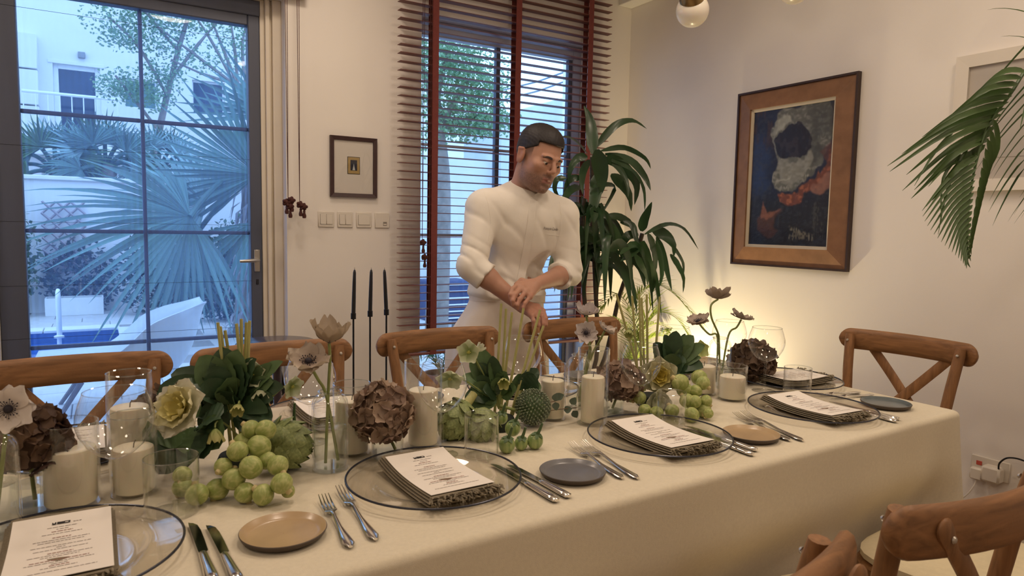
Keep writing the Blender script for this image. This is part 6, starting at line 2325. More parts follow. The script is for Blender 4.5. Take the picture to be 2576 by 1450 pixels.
zb, ztp = p0.z - GZ, p1.z - GZ
MB().bbox((-hw, -.2, zb), (hw, .2, ztp), .02).build('case', mat('unit_dark', hx('#39456b'), .6, var=.1), t)
for i in range(6):
    zz = lerp(zb + .03, ztp - .05, i / 5)
    MB().bbox((-hw + .02, -.225, zz), (hw - .02, -.2, zz + .014), .003).build('louvre', WFR, t)
for sx in (-1, 1):
    MB().bbox((sx * (hw - .06) - .02, -.18, 0), (sx * (hw - .06) + .02, .18, zb), .004).build('foot', WFR, t)
for k, (x, y, lb) in enumerate(((1110, 900, 'left'), (1190, 905, 'right'))):
    pb = at_y(x, y, 4.75)
    pb.z = GZ
    t = thing('patio_palm', f'low feathery palm outside under the blind window, {lb} of two', 'plant', pb)
    pot(t, .13, .2, POTM)
    for j in range(8):
        a = j * PI / 4 + k
        d = Vector((math.cos(a), math.sin(a) * .7, 0)) * .34
        frond(t, [Vector((0, 0, .18)), d * .3 + Vector((0, 0, .36)), d * .75 + Vector((0, 0, .46)), d * 1.2 + Vector((0, 0, .36))], 14, .15, P_LEAF, .008, .4, False, 55, .004, 70 + j)
# ------------------------------------------------------------------ the man: smooth signed-distance body, polygonised as one surface
class Field:
    def __init__(s, xs, ys, zs):
        s.xs, s.ys, s.zs = xs.astype(np.float32), ys.astype(np.float32), zs.astype(np.float32)
        s.F = np.full((len(xs), len(ys), len(zs)), 0.2, np.float32)

    def sub(s, lo, hi):
        i = [max(0, int(np.searchsorted(a, l)) - 1) for a, l in zip((s.xs, s.ys, s.zs), lo)]
        j = [min(len(a), int(np.searchsorted(a, h_)) + 2) for a, h_ in zip((s.xs, s.ys, s.zs), hi)]
        sl = tuple(slice(a, b) for a, b in zip(i, j))
        P = np.stack(np.meshgrid(s.xs[sl[0]], s.ys[sl[1]], s.zs[sl[2]], indexing='ij'), -1)
        return sl, P

    def _op(s, sl, d, k, op):
        a = s.F[sl]
        if a.size == 0:
            return
        if op == 'add':
            h_ = np.clip(.5 + .5 * (d - a) / k, 0, 1)
            s.F[sl] = d * (1 - h_) + a * h_ - k * h_ * (1 - h_)
        elif op == 'cut':
            h_ = np.clip(.5 - .5 * (a + d) / k, 0, 1)
            s.F[sl] = a * (1 - h_) - d * h_ + k * h_ * (1 - h_)
        else:                                    # intersect
            s.F[sl] = np.maximum(a, d)

    def cone(s, a, b, ra, rb, k=.02, op='add', squash=None):
        a, b = np.array(a, np.float32), np.array(b, np.float32)
        m_ = max(ra, rb) + k * 1.5 + .02
        sl, P = s.sub(np.minimum(a, b) - m_, np.maximum(a, b) + m_)
        ba = b - a
        pa = P - a
        t_ = np.clip((pa @ ba) / float(ba @ ba + 1e-12), 0, 1)
        q_ = pa - t_[..., None] * ba
        d = np.sqrt((q_ ** 2).sum(-1)) - (ra + (rb - ra) * t_)
        s._op(sl, d, k, op)

    def ell(s, c, r, M=None, k=.02, op='add'):
        """ellipsoid: centre c (world), radii r, M = 3x3 with local axes as columns"""
        c, r = np.array(c, np.float32), np.array(r, np.float32)
        m_ = float(r.max()) + k * 1.5 + .02
        sl, P = s.sub(c - m_, c + m_)
        p = P - c
        if M is not None:
            p = p @ M.astype(np.float32)
        k0 = np.sqrt(((p / r) ** 2).sum(-1))
        k1 = np.sqrt(((p / (r * r)) ** 2).sum(-1)) + 1e-9
        s._op(sl, k0 * (k0 - 1) / k1, k, op)

    def plane(s, p0, n):
        p0, n = np.array(p0, np.float32), np.array(n, np.float32)
        n = n / np.linalg.norm(n)
        P = np.stack(np.meshgrid(s.xs, s.ys, s.zs, indexing='ij'), -1)
        s.F = np.maximum(s.F, (P - p0) @ n)

    def mesh(s):
        """surface nets on the rectilinear grid"""
        F = s.F
        S = F < 0
        nx, ny, nz = F.shape
        acc = np.zeros((nx - 1, ny - 1, nz - 1, 3), np.float32)
        cnt = np.zeros((nx - 1, ny - 1, nz - 1), np.float32)
        co = [s.xs, s.ys, s.zs]
        for ax in range(3):
            o = [b_ for b_ in range(3) if b_ != ax]
            for d0 in (0, 1):
                for d1 in (0, 1):
                    def sl(e):
                        r_ = [None] * 3
                        r_[ax] = slice(e, F.shape[ax] - 1 + e)
                        r_[o[0]] = slice(d0, F.shape[o[0]] - 1 + d0)
                        r_[o[1]] = slice(d1, F.shape[o[1]] - 1 + d1)
                        return tuple(r_)
                    A, B = F[sl(0)], F[sl(1)]
                    ch = S[sl(0)] != S[sl(1)]
                    ii = np.nonzero(ch)
                    t_ = A[ii] / (A[ii] - B[ii])
                    p = np.zeros((len(t_), 3), np.float32)
                    a0 = co[ax][ii[ax]]
                    a1 = co[ax][ii[ax] + 1]
                    p[:, ax] = a0 + (a1 - a0) * t_
                    p[:, o[0]] = co[o[0]][ii[o[0]] + d0]
                    p[:, o[1]] = co[o[1]][ii[o[1]] + d1]
                    acc[ii] += p
                    cnt[ii] += 1
        idx = np.full(cnt.shape, -1, np.int64)
        m_ = cnt > 0
        idx[m_] = np.arange(m_.sum())
        V = acc[m_] / cnt[m_][:, None]
        Q = []
        for ax in range(3):
            o = [(ax + 1) % 3, (ax + 2) % 3]
            r0, r1 = [slice(1, -1)] * 3, [slice(1, -1)] * 3
            r0[ax], r1[ax] = slice(0, F.shape[ax] - 1), slice(1, F.shape[ax])
            A, B = S[tuple(r0)], S[tuple(r1)]
            ii = np.array(np.nonzero(A != B)).T
            if not len(ii):
                continue
            ii[:, o[0]] += 1
            ii[:, o[1]] += 1
            inside = S[tuple(ii.T)]
            quad = []
            for e0, e1 in ((1, 1), (0, 1), (0, 0), (1, 0)):
                c_ = ii.copy()
                c_[:, o[0]] -= e0
                c_[:, o[1]] -= e1
                quad.append(idx[tuple(c_.T)])
            q_ = np.stack(quad, 1)
            q_[~inside] = q_[~inside][:, ::-1]
            Q.append(q_)
        Q = np.concatenate(Q)
        return V, Q[(Q >= 0).all(1)]


def np_mesh(name, V, Q, m_, parent=None, cols=None, loc=(0, 0, 0), relax=2):
    # light relaxation removes grid stepping
    n = len(V)
    for _ in range(relax):
        s_ = np.zeros_like(V)
        c_ = np.zeros(n, np.float32)
        for a, b in ((0, 1), (1, 2), (2, 3), (3, 0)):
            np.add.at(s_, Q[:, a], V[Q[:, b]])
            np.add.at(c_, Q[:, a], 1)
            np.add.at(s_, Q[:, b], V[Q[:, a]])
            np.add.at(c_, Q[:, b], 1)
        V = V * .4 + .6 * s_ / np.maximum(c_, 1)[:, None]
    me = bpy.data.meshes.new(name)
    me.vertices.add(n)
    me.vertices.foreach_set('co', (V - np.array(loc, np.float32)).astype(np.float32).ravel())
    me.loops.add(len(Q) * 4)
    me.loops.foreach_set('vertex_index', Q.astype(np.int32).ravel())
    me.polygons.add(len(Q))
    me.polygons.foreach_set('loop_start', np.arange(0, len(Q) * 4, 4, dtype=np.int32))
    me.update(calc_edges=True)
    me.validate()
    me.materials.append(m_)
    me.shade_smooth()
    if cols is not None:
        ca_ = me.color_attributes.new('Col', 'FLOAT_COLOR', 'POINT')
        arr = np.ones((n, 4), np.float32)
        arr[:, :3] = cols(V)
        ca_.data.foreach_set('color', arr.ravel())
    return link(name, me, parent), V, Q


def A(v):
    return np.array(v, np.float32)


MAN = Vector((1.60, 2.70, 0))
SHR, SHL = at_y(1214, 527, 2.62), at_y(1416, 545, 2.60)
ELR, WRR = at_y(1188, 668, 2.56), at_y(1310, 768, 2.43)
ELL, WRL = at_y(1430, 686, 2.585), at_y(1350, 716, 2.425)
CHE = at_y(1316, 560, 2.635)
WAI = at_y(1276, 730, 2.70)
PEL = at_y(1262, 830, 2.73)
NEK = at_y(1316, 484, 2.62)
HED = at_y(1355, 400, 2.515)
# head frame
c_ = (Vector((0, 0, CAMH)) - HED).normalized()
yaw_ = R(38)
Fh = (c_ * math.cos(yaw_) + IMR * math.sin(yaw_))
Fh.z = 0
Fh.normalize()
Fh = (Fh * math.cos(R(15)) + Vector((0, 0, -1)) * math.sin(R(15))).normalized()
Sh = Vector((0, 0, 1)).cross(Fh) * -1.0          # his left, to the right of the picture
Sh.normalize()
Sh = -Sh if Sh.dot(IMR) < 0 else Sh
Uh = Fh.cross(Sh)
Uh = Uh if Uh.z > 0 else -Uh
rl = R(9)
Sh, Uh = (Sh * math.cos(rl) - Uh * math.sin(rl)).normalized(), (Uh * math.cos(rl) + Sh * math.sin(rl)).normalized()
HS = 1.10
MH = np.stack([A(Sh), A(Fh), A(Uh)], 1)            # columns side, forward, up


def hp(x, y, z):
    return A(HED) + MH @ A((x, y, z)) * HS


def head_into(f_, grow=0.0, features=True):
    e = lambda c, r, k=.02, op='add': f_.ell(hp(*c), A(r) * HS + grow, MH, k, op)
    e((0, -.014, .036), (.077, .099, .088))
    e((0, .032, -.028), (.064, .060, .082), .03)
    e((0, .040, -.084), (.050, .046, .040), .03)
    e((.036, .006, -.066), (.026, .036, .036), .03)
    e((-.036, .006, -.066), (.026, .036, .036), .03)
    if not features:
        return
    cn = lambda a, b, ra, rb, k=.008, op='add': f_.cone(hp(*a), hp(*b), ra * HS, rb * HS, k, op)
    e((0, .076, -.107), (.020, .016, .015), .018)
    for s in (-1, 1):
        e((s * .044, .062, -.022), (.022, .022, .020), .02)                      # cheek bones
        f_.ell(hp(s * .031, .097, -.001), A((.017, .013, .012)) * HS, MH, .012, 'cut')   # sockets
        cn((s * .012, .092, .017), (s * .046, .080, .018), .0085, .0070, .010)    # brow
        e((s * .031, .0800, .0052), (.0165, .0125, .0080), .004)                   # upper lid lowered over the eye
        cn((s * .018, .0880, .0006), (s * .031, .0912, .0000), .0022, .0026, .003)
        cn((s * .031, .0912, .0000), (s * .044, .0835, -.0004), .0026, .0020, .003)
        cn((s * .020, .0868, -.0100), (s * .042, .0830, -.0095), .0036, .0032, .006)  # lower lid
        cn((s * .011, .097, -.037), (s * .008, .102, -.035), .0056, .0060, .006)    # nostril wings
        e((s * .080, -.012, -.006), (.009, .020, .031), .008)                     # ear
        cn((s * .086, -.024, .020), (s * .085, -.004, .022), .0055, .0050, .006)
        cn((s * .086, -.026, .018), (s * .083, -.018, -.030), .0055, .0045, .006)
        f_.ell(hp(s * .091, -.008, -.002), A((.006, .009, .014)) * HS, MH, .006, 'cut')
    cn((0, .091, .012), (0, .1105, -.030), .0078, .0102, .010)                    # nose
    cn((-.020, .0840, -.0665), (0, .0905, -.0635), .0036, .0050, .006)              # lips
    cn((.020, .0840, -.0665), (0, .0905, -.0635), .0036, .0050, .006)
    cn((-.015, .0850, -.0755), (.015, .0850, -.0755), .0048, .0048, .006)
    cn((-.024, .0890, -.0705), (.024, .0890, -.0705), .0014, .0014, .003, 'cut')
    f_.ell(hp(0, .092, -.0925), A((.020, .008, .006)) * HS, MH, .008, 'cut')


def axis_grid(*spans):
    out = []
    for a, b, st in spans:
        out.append(np.arange(a, b, st))
    return np.concatenate(out)


t0_ = PEL
fx0, fx1 = 1.18, 2.03
body = Field(axis_grid((fx0, 1.42, .006), (1.42, 1.86, .0032), (1.86, fx1, .006)), axis_grid((2.26, 2.48, .0032), (2.48, 2.63, .0036), (2.63, 2.98, .008)),
             axis_grid((-.02, .78, .02), (.78, 1.08, .0032), (1.08, 1.38, .009), (1.38, 1.76, .0029)))
head_into(body)
body.cone(hp(0, -.030, -.055), A(NEK) + A((0, .01, -.03)), .058 * HS, .064, .025)
body.cone(A(NEK) + A((0, .02, -.03)), A(CHE), .06, .10, .04)
body.ell(A(CHE), (.155, .10, .17), None, .05)
body.ell(A(WAI), (.140, .10, .15), None, .06)
body.ell(A(PEL), (.150, .105, .12), None, .05)
for sh_, el_, wr_ in ((SHR, ELR, WRR), (SHL, ELL, WRL)):
    body.cone(A(sh_), A(el_), .052, .042, .03)
    mid = A(el_) * .68 + A(wr_) * .32
    body.cone(A(el_), mid, .042, .043, .02)
    body.cone(mid, A(wr_), .043, .0285, .02)
for sx in (-1, 1):
    hip = A(PEL) + A((sx * .085, 0, -.06))
    body.cone(hip, A((hip[0] + sx * .01, 2.72, .48)), .082, .056, .03)
    body.cone(A((hip[0] + sx * .01, 2.72, .48)), A((hip[0] + sx * .015, 2.74, .07)), .054, .038, .03)
    body.cone(A((hip[0] + sx * .015, 2.75, .035)), A((hip[0] + sx * .03, 2.58, .03)), .035, .030, .02)


def finger(pts, r0):
    pts = [A(at_y(*p)) for p in pts]
    rs = [r0, r0 * .95, r0 * .86, r0 * .74]
    for i in range(len(pts) - 1):
        body.cone(pts[i], pts[i + 1], rs[i], rs[i + 1], .005)


def palm(wr_, kn, th):
    k_ = [A(at_y(*p)) for p in kn]
    for i in range(len(k_)):
        body.cone(A(wr_) * .75 + k_[i] * .25, k_[i], th * 1.05, .0125, .014)
    for i in range(len(k_) - 1):
        body.cone(k_[i], k_[i + 1], .0118, .0112, .008)


# right hand laid over the chair rail, pinky side to the viewer
KR = [(1352, 772, 2.410), (1352, 780, 2.388), (1347, 788, 2.366), (1338, 795, 2.346)]
palm(WRR, KR, .021)
finger([KR[0], (1366, 782, 2.372), (1373, 802, 2.342), (1374, 818, 2.334)], .0106)
finger([KR[1], (1363, 796, 2.350), (1366, 815, 2.336), (1364, 830, 2.334)], .0108)
finger([KR[2], (1354, 803, 2.336), (1355, 819, 2.332), (1353, 832, 2.334)], .0102)
finger([KR[3], (1342, 808, 2.328), (1343, 820, 2.328), (1342, 830, 2.330)], .0090)
body.cone(A(at_y(1325, 770, 2.425)), A(at_y(1338, 770, 2.45)), .014, .012, .01)
body.cone(A(at_y(1338, 770, 2.45)), A(at_y(1352, 778, 2.452)), .012, .0095, .006)
# left hand folded over the right wrist
KL = [(1303, 716, 2.420), (1312, 724, 2.398), (1322, 735, 2.380), (1333, 747, 2.366)]
palm(WRL, KL, .021)
finger([KL[0], (1289, 728, 2.392), (1284, 742, 2.378), (1285, 754, 2.376)], .0106)
finger([KL[1], (1296, 742, 2.372), (1290, 757, 2.362), (1291, 768, 2.364)], .0108)
finger([KL[2], (1307, 754, 2.358), (1301, 768, 2.352), (1302, 777, 2.356)], .0102)
finger([KL[3], (1320, 764, 2.350), (1315, 775, 2.348), (1316, 782, 2.352)], .0090)
body.cone(A(at_y(1330, 712, 2.43)), A(at_y(1312, 706, 2.45)), .014, .0115, .01)
body.cone(A(at_y(1312, 706, 2.45)), A(at_y(1298, 716, 2.452)), .0115, .0095, .006)

SKIN0, SKIN_R, STUB_, LIP = A(hx('#b58974')), A(hx('#ad7562')), A(hx('#69544e')), A(hx('#98685e'))


def skin_cols(V):
    p = (V - A(HED)) @ MH / HS
    x, y, z = p[:, 0], p[:, 1], p[:, 2]
    near = (np.abs(x) < .12) & (np.abs(y) < .15) & (np.abs(z) < .16)
    rs_ = np.random.RandomState(3).rand(len(V)).astype(np.float32)
    ss = lambda v, a, b: np.clip((v - a) / (b - a), 0, 1)
    C = np.tile(SKIN0, (len(V), 1))
    # knuckles and forearms a little redder
    hand = (V[:, 2] < 1.0)
    C[hand] = C[hand] * .6 + SKIN_R * .4
    # stubble on jaw, chin and upper lip
    jaw = ss(-z, .040 - .25 * np.maximum(0, -y + .02), .064) * ss(y, -.035, .0) * ss(-z + .16, 0, .02)
    must = ss(-z, .040, .050) * ss(.085 + z, 0, .02) * ss(.034 - np.abs(x), 0, .01) * ss(y, .07, .08)
    st = np.maximum(jaw, must) * near * (.55 + .45 * rs_)
    lipm = ((np.abs(z + .0705) < .0105) & (np.abs(x) < .0225) & (y > .080) & near)
    C = C * (1 - .88 * st[:, None]) + STUB_ * (.88 * st[:, None])
    C[lipm] = LIP
    # hair roots at the sides, ears and nose tip warmer
    ear = near & (np.abs(x) > .077)
    C[ear] = C[ear] * .5 + SKIN_R * .5
    fade = ss(.75 * y + .012 - z, -.022, .0) * near * (y < .05) * (z > -.055) * (np.abs(x) > .05)
    fade2 = near * ss(z - (.75 * y - .030), 0, .03) * (y < .035) * (np.abs(x) < .077)
    C = C * (1 - .65 * fade2[:, None]) + A(hx('#3a302e')) * (.65 * fade2[:, None])
    return C


man = thing('person', 'man in white chef jacket and apron standing behind the far chairs, looking down', 'person', MAN)
SKINM = vcol_mat('skin', .5, bump=.08, bscale=350, sss=.12, spec=.4, var=.06, vscale=60)
V, Q = body.mesh()
bo, V, Q = np_mesh('body', V, Q, SKINM, man, skin_cols, MAN, relax=1)
del body

# hair: cropped cap with a little lift in front
hair = Field(axis_grid((HED.x - .16, HED.x + .16, .0036)), axis_grid((HED.y - .16, HED.y + .16, .0036)), axis_grid((HED.z - .13, HED.z + .19, .0036)))
hair.ell(hp(0, -.014, .038), A((.0805, .1025, .0925)) * HS, MH, .01)
hair.ell(hp(0, .030, .070), A((.060, .052, .048)) * HS, MH, .03)
hair.ell(hp(0, -.02, .075), A((.066, .082, .056)) * HS, MH, .03)
P = np.stack(np.meshgrid(hair.xs, hair.ys, hair.zs, indexing='ij'), -1)
L_ = (P - A(HED)) @ MH / HS
n_ = .0007 * np.sin(L_[..., 0] * 330 + 3 * np.sin(L_[..., 1] * 90)) * np.sin(L_[..., 1] * 210 + L_[..., 2] * 140) + .0008 * np.sin(L_[..., 0] * 620 + L_[..., 2] * 410)
line = (.62 * L_[..., 1] + .012 - L_[..., 2]) + .010 * np.sin(L_[..., 0] * 60) * (L_[..., 1] > .03) - .0 * L_[..., 0]
# square front hairline, side lines drop before the ear
front = np.where(L_[..., 1] > .045, .066 - L_[..., 2] + .25 * np.abs(L_[..., 0]) * 0, line)
front = np.where((np.abs(L_[..., 0]) > .062) & (L_[..., 1] > .0), .022 + .5 * L_[..., 1] - L_[..., 2], front)
hair.F = np.maximum(hair.F + n_.astype(np.float32), (np.minimum(front, line + .02) * .8).astype(np.float32))
hv, hq = hair.mesh()
np_mesh('hair', hv, hq, mat('hair_dark', hx('#1f1a1c'), .6, var=.3, vscale=140), man, None, MAN, relax=1)
del hair, P, L_, n_, line, front
# eyes, brows
EYEW = mat('eye_white', hx('#d8ccc4'), .25, var=.02)
IRIS = mat('eye_iris', hx('#2e211b'), .2, var=.1)
BROW = mat('brow_hair', hx('#3d302e'), .7, var=.2, vscale=300)
Mh4 = Matrix([[*[float(v) for v in MH[i]], 0] for i in range(3)] + [[0, 0, 0, 1]])
for s in (-1, 1):
    ec = Vector([float(v) for v in hp(s * .031, .0800, -.0030)]) - MAN
    q = MB().ball((0, 0, 0), 0.0112 * HS, 16, 12, M=Matrix.Translation(ec) @ Mh4)
    q.build('eyeball', EYEW, man)
    gz = Vector((.15, 1, -.42)).normalized()
    q = MB().ball((0, 0, 0), (.0058 * HS, .0030 * HS, .0058 * HS), 14, 8, M=Matrix.Translation(ec) @ Mh4 @ Matrix.Translation(gz * .0096 * HS))
    q.build('iris', IRIS, man)
    pts = [Vector([float(v) for v in hp(*p)]) - MAN for p in ((s * .012, .0972, .0135), (s * .024, .0968, .0165), (s * .036, .0918, .0172), (s * .050, .0820, .0120))]
    q = MB().tube(catmull(pts, 4), [.0030, .0042, .0049, .0050, .0050, .0050, .0048, .0046, .0043, .0038, .0030, .0022, .0010], 7, flat=.5, up=Vector([float(v) for v in MH[:, 1]]))
    q.build('eyebrow', BROW, man)

# ---- jacket
JK = mat('jacket_cotton', hx('#ece6dc'), .9, var=.02, vscale=20, bump=.12, bscale=500, sheen=.1)
jk = Field(axis_grid((1.16, 2.06, .006)), axis_grid((2.36, 2.98, .006)), axis_grid((.84, 1.56, .006)))
jk.ell(A(CHE) + A((0, .0, -.01)), (.190, .128, .195), None, .05)
jk.ell(A(CHE) + A((.0, -.02, .03)), (.150, .115, .12), None, .05)
jk.ell(A(WAI) + A((0, -.005, .03)), (.186, .140, .17), None, .07)
jk.ell(A(WAI) + A((0, -.005, -.01)), (.190, .145, .045), None, .03)
jk.cone(A(SHR) + A((.03, .01, .01)), A(SHL) + A((-.03, .01, .01)), .066, .066, .05)
jk.cone(A(NEK) + A((0, .016, -.085)), A(NEK) + A((0, .016, -.060)), .100, .080, .06)
for sh_ in (SHR, SHL):
    jk.cone(A(NEK) + A((0, .018, -.055)), A(sh_) + A((0, .005, .004)), .080, .060, .06)
CUFR = A(ELR) * .70 + A(WRR) * .30
CUFL = A(ELL) * .68 + A(WRL) * .32
for sh_, el_, cf, wr_ in ((SHR, ELR, CUFR, WRR), (SHL, ELL, CUFL, WRL)):
    jk.cone(A(sh_), A(el_), .069, .062, .045)
    jk.cone(A(el_), cf, .060, .059, .03)
    ax_ = (A(wr_) - A(el_))
    ax_ = ax_ / np.linalg.norm(ax_)
    # rolled cuff
    jk.cone(cf - ax_ * .030, cf - ax_ * .004, .063, .066, .012)
NAX = (A(hp(0, -.030, -.055)) - (A(NEK) + A((0, .01, -.03))))
NAX = NAX / np.linalg.norm(NAX)
VTIP = A(at_y(1334, 499, 2.512))
NAPE = A(NEK) + A((.0, .075, .062))
sd_ = A((.96, -.28, .10))
NPL = np.cross(sd_, NAPE - VTIP)
NPL = NPL / np.linalg.norm(NPL)
NPL = NPL if NPL[2] > 0 else -NPL
P = np.stack(np.meshgrid(jk.xs, jk.ys, jk.zs, indexing='ij'), -1)
# cut the sleeves open past the cuffs
for el_, cf, wr_ in ((ELR, CUFR, WRR), (ELL, CUFL, WRL)):
    ax_ = A(wr_) - A(el_)
    ax_ = ax_ / np.linalg.norm(ax_)
    dd = (P - cf) @ ax_
    far_ = np.sqrt(((P - (cf + ax_ * .05)) ** 2).sum(-1)) - .125
    cutter = np.maximum(-dd, far_)
    jk.F = np.maximum(jk.F, -cutter.astype(np.float32))
# folds: creases across the sleeves near the elbow, pulls at the waist
def folds(P):
    w = np.zeros(P.shape[:3], np.float32)
    for el_, sh_ in ((ELR, SHR), (ELL, SHL)):
        d_ = np.sqrt(((P - A(el_)) ** 2).sum(-1))
        ax_ = A(sh_) - A(el_)
        ax_ = ax_ / np.linalg.norm(ax_)
        u = (P - A(el_)) @ ax_
        q1 = P[..., 0] * 41 - P[..., 1] * 33
        cre = np.maximum(0, np.sin(u * 95 + q1 + 1.5 * np.sin(P[..., 2] * 37))) ** 2
        w += .0085 * np.exp(-((u - .035) / .065) ** 2) * np.exp(-(d_ / .18) ** 2) * cre
        cre = np.maximum(0, np.sin(P[..., 0] * 60 + P[..., 2] * 52 + 2 * np.sin(P[..., 1] * 20))) ** 3
        w += .006 * np.exp(-((u - .22) / .06) ** 2) * np.exp(-(d_ / .32) ** 4) * cre
    zc_ = P[..., 2] - WAI.z
    w += .010 * np.exp(-((zc_ - .02) / .07) ** 2) * np.maximum(0, np.sin(P[..., 0] * 48 + P[..., 2] * 75)) ** 2
    w += .0022 * np.sin(P[..., 0] * 21 + P[..., 2] * 14 + 1) * np.sin(P[..., 2] * 11 - P[..., 0] * 8)
    return w
jk.F += folds(P).astype(np.float32)
jk.plane((0, 0, WAI.z - .045), (0, 0, -1))
jv, jq = jk.mesh()
jo, jv, jq = np_mesh('chef_jacket', jv, jq, JK, man, None, MAN, relax=2)
del jk, P
bvh = BVHTree.FromPolygons([Vector([float(c) for c in p]) for p in jv], [tuple(int(i) for i in q_) for q_ in jq])
EYE = Vector((0, 0, CAMH))


def on_jacket(x, y, off=.002):
    d = ray(x, y).normalized()
    hit = bvh.ray_cast(EYE, d)
    if hit[0] is None:
        return at_y(x, y, 2.5) - MAN
    n = hit[1] if hit[1].dot(d) < 0 else -hit[1]
    return hit[0] + n * off - MAN


def strip_on(path, w, off, nm_, m_, th=.0015):
    """a stitched strip laid on the jacket along a pixel path"""
    L, Rr = [], []
    dense = []
    for i in range(len(path) - 1):
        for s in range(6):
            dense.append((lerp(path[i][0], path[i + 1][0], s / 6), lerp(path[i][1], path[i + 1][1], s / 6)))
    dense.append(path[-1])
    q = MB()
    rings = []
    for i, (x, y) in enumerate(dense):
        a, b = dense[max(i - 1, 0)], dense[min(i + 1, len(dense) - 1)]
        dx, dy = b[0] - a[0], b[1] - a[1]
        l = math.hypot(dx, dy)
        nx_, ny_ = -dy / l * w, dx / l * w
        lo0, lo1 = on_jacket(x - nx_, y - ny_, -.004), on_jacket(x + nx_, y + ny_, -.004)
        hi0, hi1 = on_jacket(x - nx_, y - ny_, off), on_jacket(x + nx_, y + ny_, off)
        rings.append([lo0, lo1, hi1, hi0])
    q.loft(rings)
    return q.build(nm_, m_, man)


strip_on([(1341, 506), (1336, 560), (1326, 620), (1314, 680), (1306, 720)], 9, .0030, 'placket', JK)
strip_on([(1376, 590), (1396, 592), (1410, 594)], .8, .0008, 'pocket_edge', JK)

strip_on([(1216, 478), (1229, 515), (1235, 560), (1229, 606)], .7, .0009, 'armhole_seam', JK)
strip_on([(1408, 508), (1412, 545), (1408, 590), (1398, 625)], .7, .0009, 'armhole_seam', JK)
# stand collar round the neck axis, dropping to a V at the throat
na = Vector([float(v) for v in NAX])
fwd = Vector((-.12, -1, 0))
fwd = (fwd - na * fwd.dot(na)).normalized()
sid = na.cross(fwd)
c0 = NEK + Vector((0, .008, -.03))
rings = []
ncl = 56
for i in range(ncl + 1):
    a = R(4) + R(352) * i / ncl                # 0 = throat
    fr = .5 + .5 * math.cos(a)                # 1 at the throat, 0 at the nape
    u = fwd * math.cos(a) + sid * math.sin(a)
    v_ = max(0, 1 - min(a, 2 * PI - a) / 1.0)
    rr = .0735 + .020 * v_
    npl, vt = Vector([float(q_) for q_ in NPL]), Vector([float(q_) for q_ in VTIP])
    tt = -((c0 + u * rr - vt).dot(npl)) / na.dot(npl)
    t_out = c0 + u * (rr - .001) + na * (tt + .020 * (1 - v_) ** .5 + .003)
    b_out = c0 + u * (rr + .006) + na * (tt - .016)
    s_out = c0 + u * (rr + .024 + .010 * fr) + na * (tt - .040 - .012 * fr)
    e_out = c0 + u * (rr + .030 + .010 * fr) + na * (tt - .085)
    rings.append([e_out - u * .004 - MAN, b_out - u * .004 - MAN, t_out - u * .003 - MAN, t_out - MAN, b_out - MAN, s_out - MAN, e_out - MAN])
MB().loft(rings).build('collar', JK, man, angle=60)

# embroidered name on the chest, stitched letters follow the cloth
cu = bpy.data.curves.new('embroidery', 'FONT')
cu.body = 'François Coulin'
cu.size = 1.0
cu.shear = .35
cu.space_character = .95
tmp = link('embroidery_tmp', cu)
dg = bpy.context.evaluated_depsgraph_get()
ev = tmp.evaluated_get(dg)
tm = ev.to_mesh()
vsx = [v.co.copy() for v in tm.vertices]
fcs = [tuple(p.vertices) for p in tm.polygons]
ev.to_mesh_clear()
bpy.data.objects.remove(tmp)
x0_, x1_ = min(v.x for v in vsx), max(v.x for v in vsx)
q = MB()
wpx = 36.0 / (x1_ - x0_)
for v in vsx:
    u = (v.x - x0_) * wpx
    q.v.append(on_jacket(1367 + u, 577 + u * .10 - v.y * wpx * 1.6, .0026))
q.f = fcs
q.build('embroidered_name', mat('thread_dark', hx('#4a3f3f'), .8, var=.1), man, smooth=False)

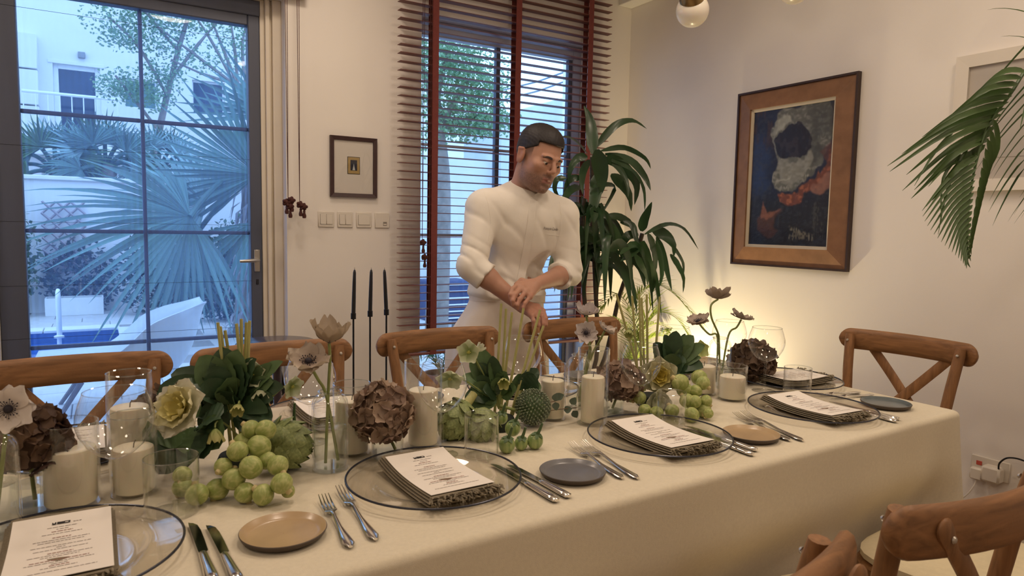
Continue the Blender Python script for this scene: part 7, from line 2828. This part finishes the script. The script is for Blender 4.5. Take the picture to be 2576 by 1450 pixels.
# ---- long apron: waistband, pleated skirt, ties
APR = mat('apron_cotton', hx('#e7ddd2'), .92, var=.025, vscale=14, bump=.12, bscale=420)
rings = []
NZ = 26
zt_, zb_ = WAI.z - .035, .40
for k in range(NZ):
    u = k / (NZ - 1)
    z_ = lerp(zt_, zb_, u)
    cxx = lerp(WAI.x, PEL.x - .015, min(1, u * 3))
    cyy = lerp(WAI.y - .005, PEL.y, min(1, u * 3))
    rx = .181 + .060 * smooth(u * 2.6) + .02 * u
    ry = .136 + .043 * smooth(u * 2.6) + .02 * u
    rg = []
    for j in range(72):
        a = 2 * PI * j / 72
        w = (.006 * math.sin(a * 7 + 1) + .004 * math.sin(a * 13 + u * 3)) * smooth(u * 2)
        fold = .010 * math.exp(-((a - 4.2) / .12) ** 2) + .008 * math.exp(-((a - 5.3) / .10) ** 2)
        rg.append((cxx + (rx + w + fold) * math.cos(a) - MAN.x, cyy + (ry + w + fold) * math.sin(a) - MAN.y, z_ - .018 * math.sin(a + .6) * (1 - u)))
    rings.append(rg)
MB().loft(rings, caps=False).build('apron', APR, man)
rings = []
for dz, gr in ((-.022, .001), (-.020, .0045), (.010, .0045), (.012, .0)):
    rg = []
    for j in range(72):
        a = 2 * PI * j / 72
        rg.append((WAI.x + (.181 + gr) * math.cos(a) - MAN.x, WAI.y - .005 + (.136 + gr) * math.sin(a) - MAN.y, zt_ + dz - .018 * math.sin(a + .6)))
    rings.append(rg)
MB().loft(rings, caps=False).build('waistband', APR, man)
# trousers and shoes below the apron
TRO = mat('trouser_cloth', hx('#2b2b30'), .9, var=.08)
for sx in (-1, 1):
    hx0 = PEL.x + sx * .085 - MAN.x
    MB().tube([(hx0, .03, .62), (hx0 + sx * .01, .02, .46), (hx0 + sx * .015, .04, .06)], [.10, .082, .066], 14).build('trouser_leg', TRO, man)
    rings = []
    for y_, w, h2 in ((.095, .030, .05), (.07, .040, .062), (.0, .043, .060), (-.08, .046, .045), (-.15, .038, .034), (-.175, .02, .02)):
        rings.append([(hx0 + sx * .018 + w * math.cos(a), y_, max(0, h2 * .5 + h2 * .55 * math.sin(a))) for a in [2 * PI * i / 12 for i in range(12)]])
    MB().loft(rings).build('shoe', mat('shoe_black', (.012, .012, .012), .35, var=.1), man)
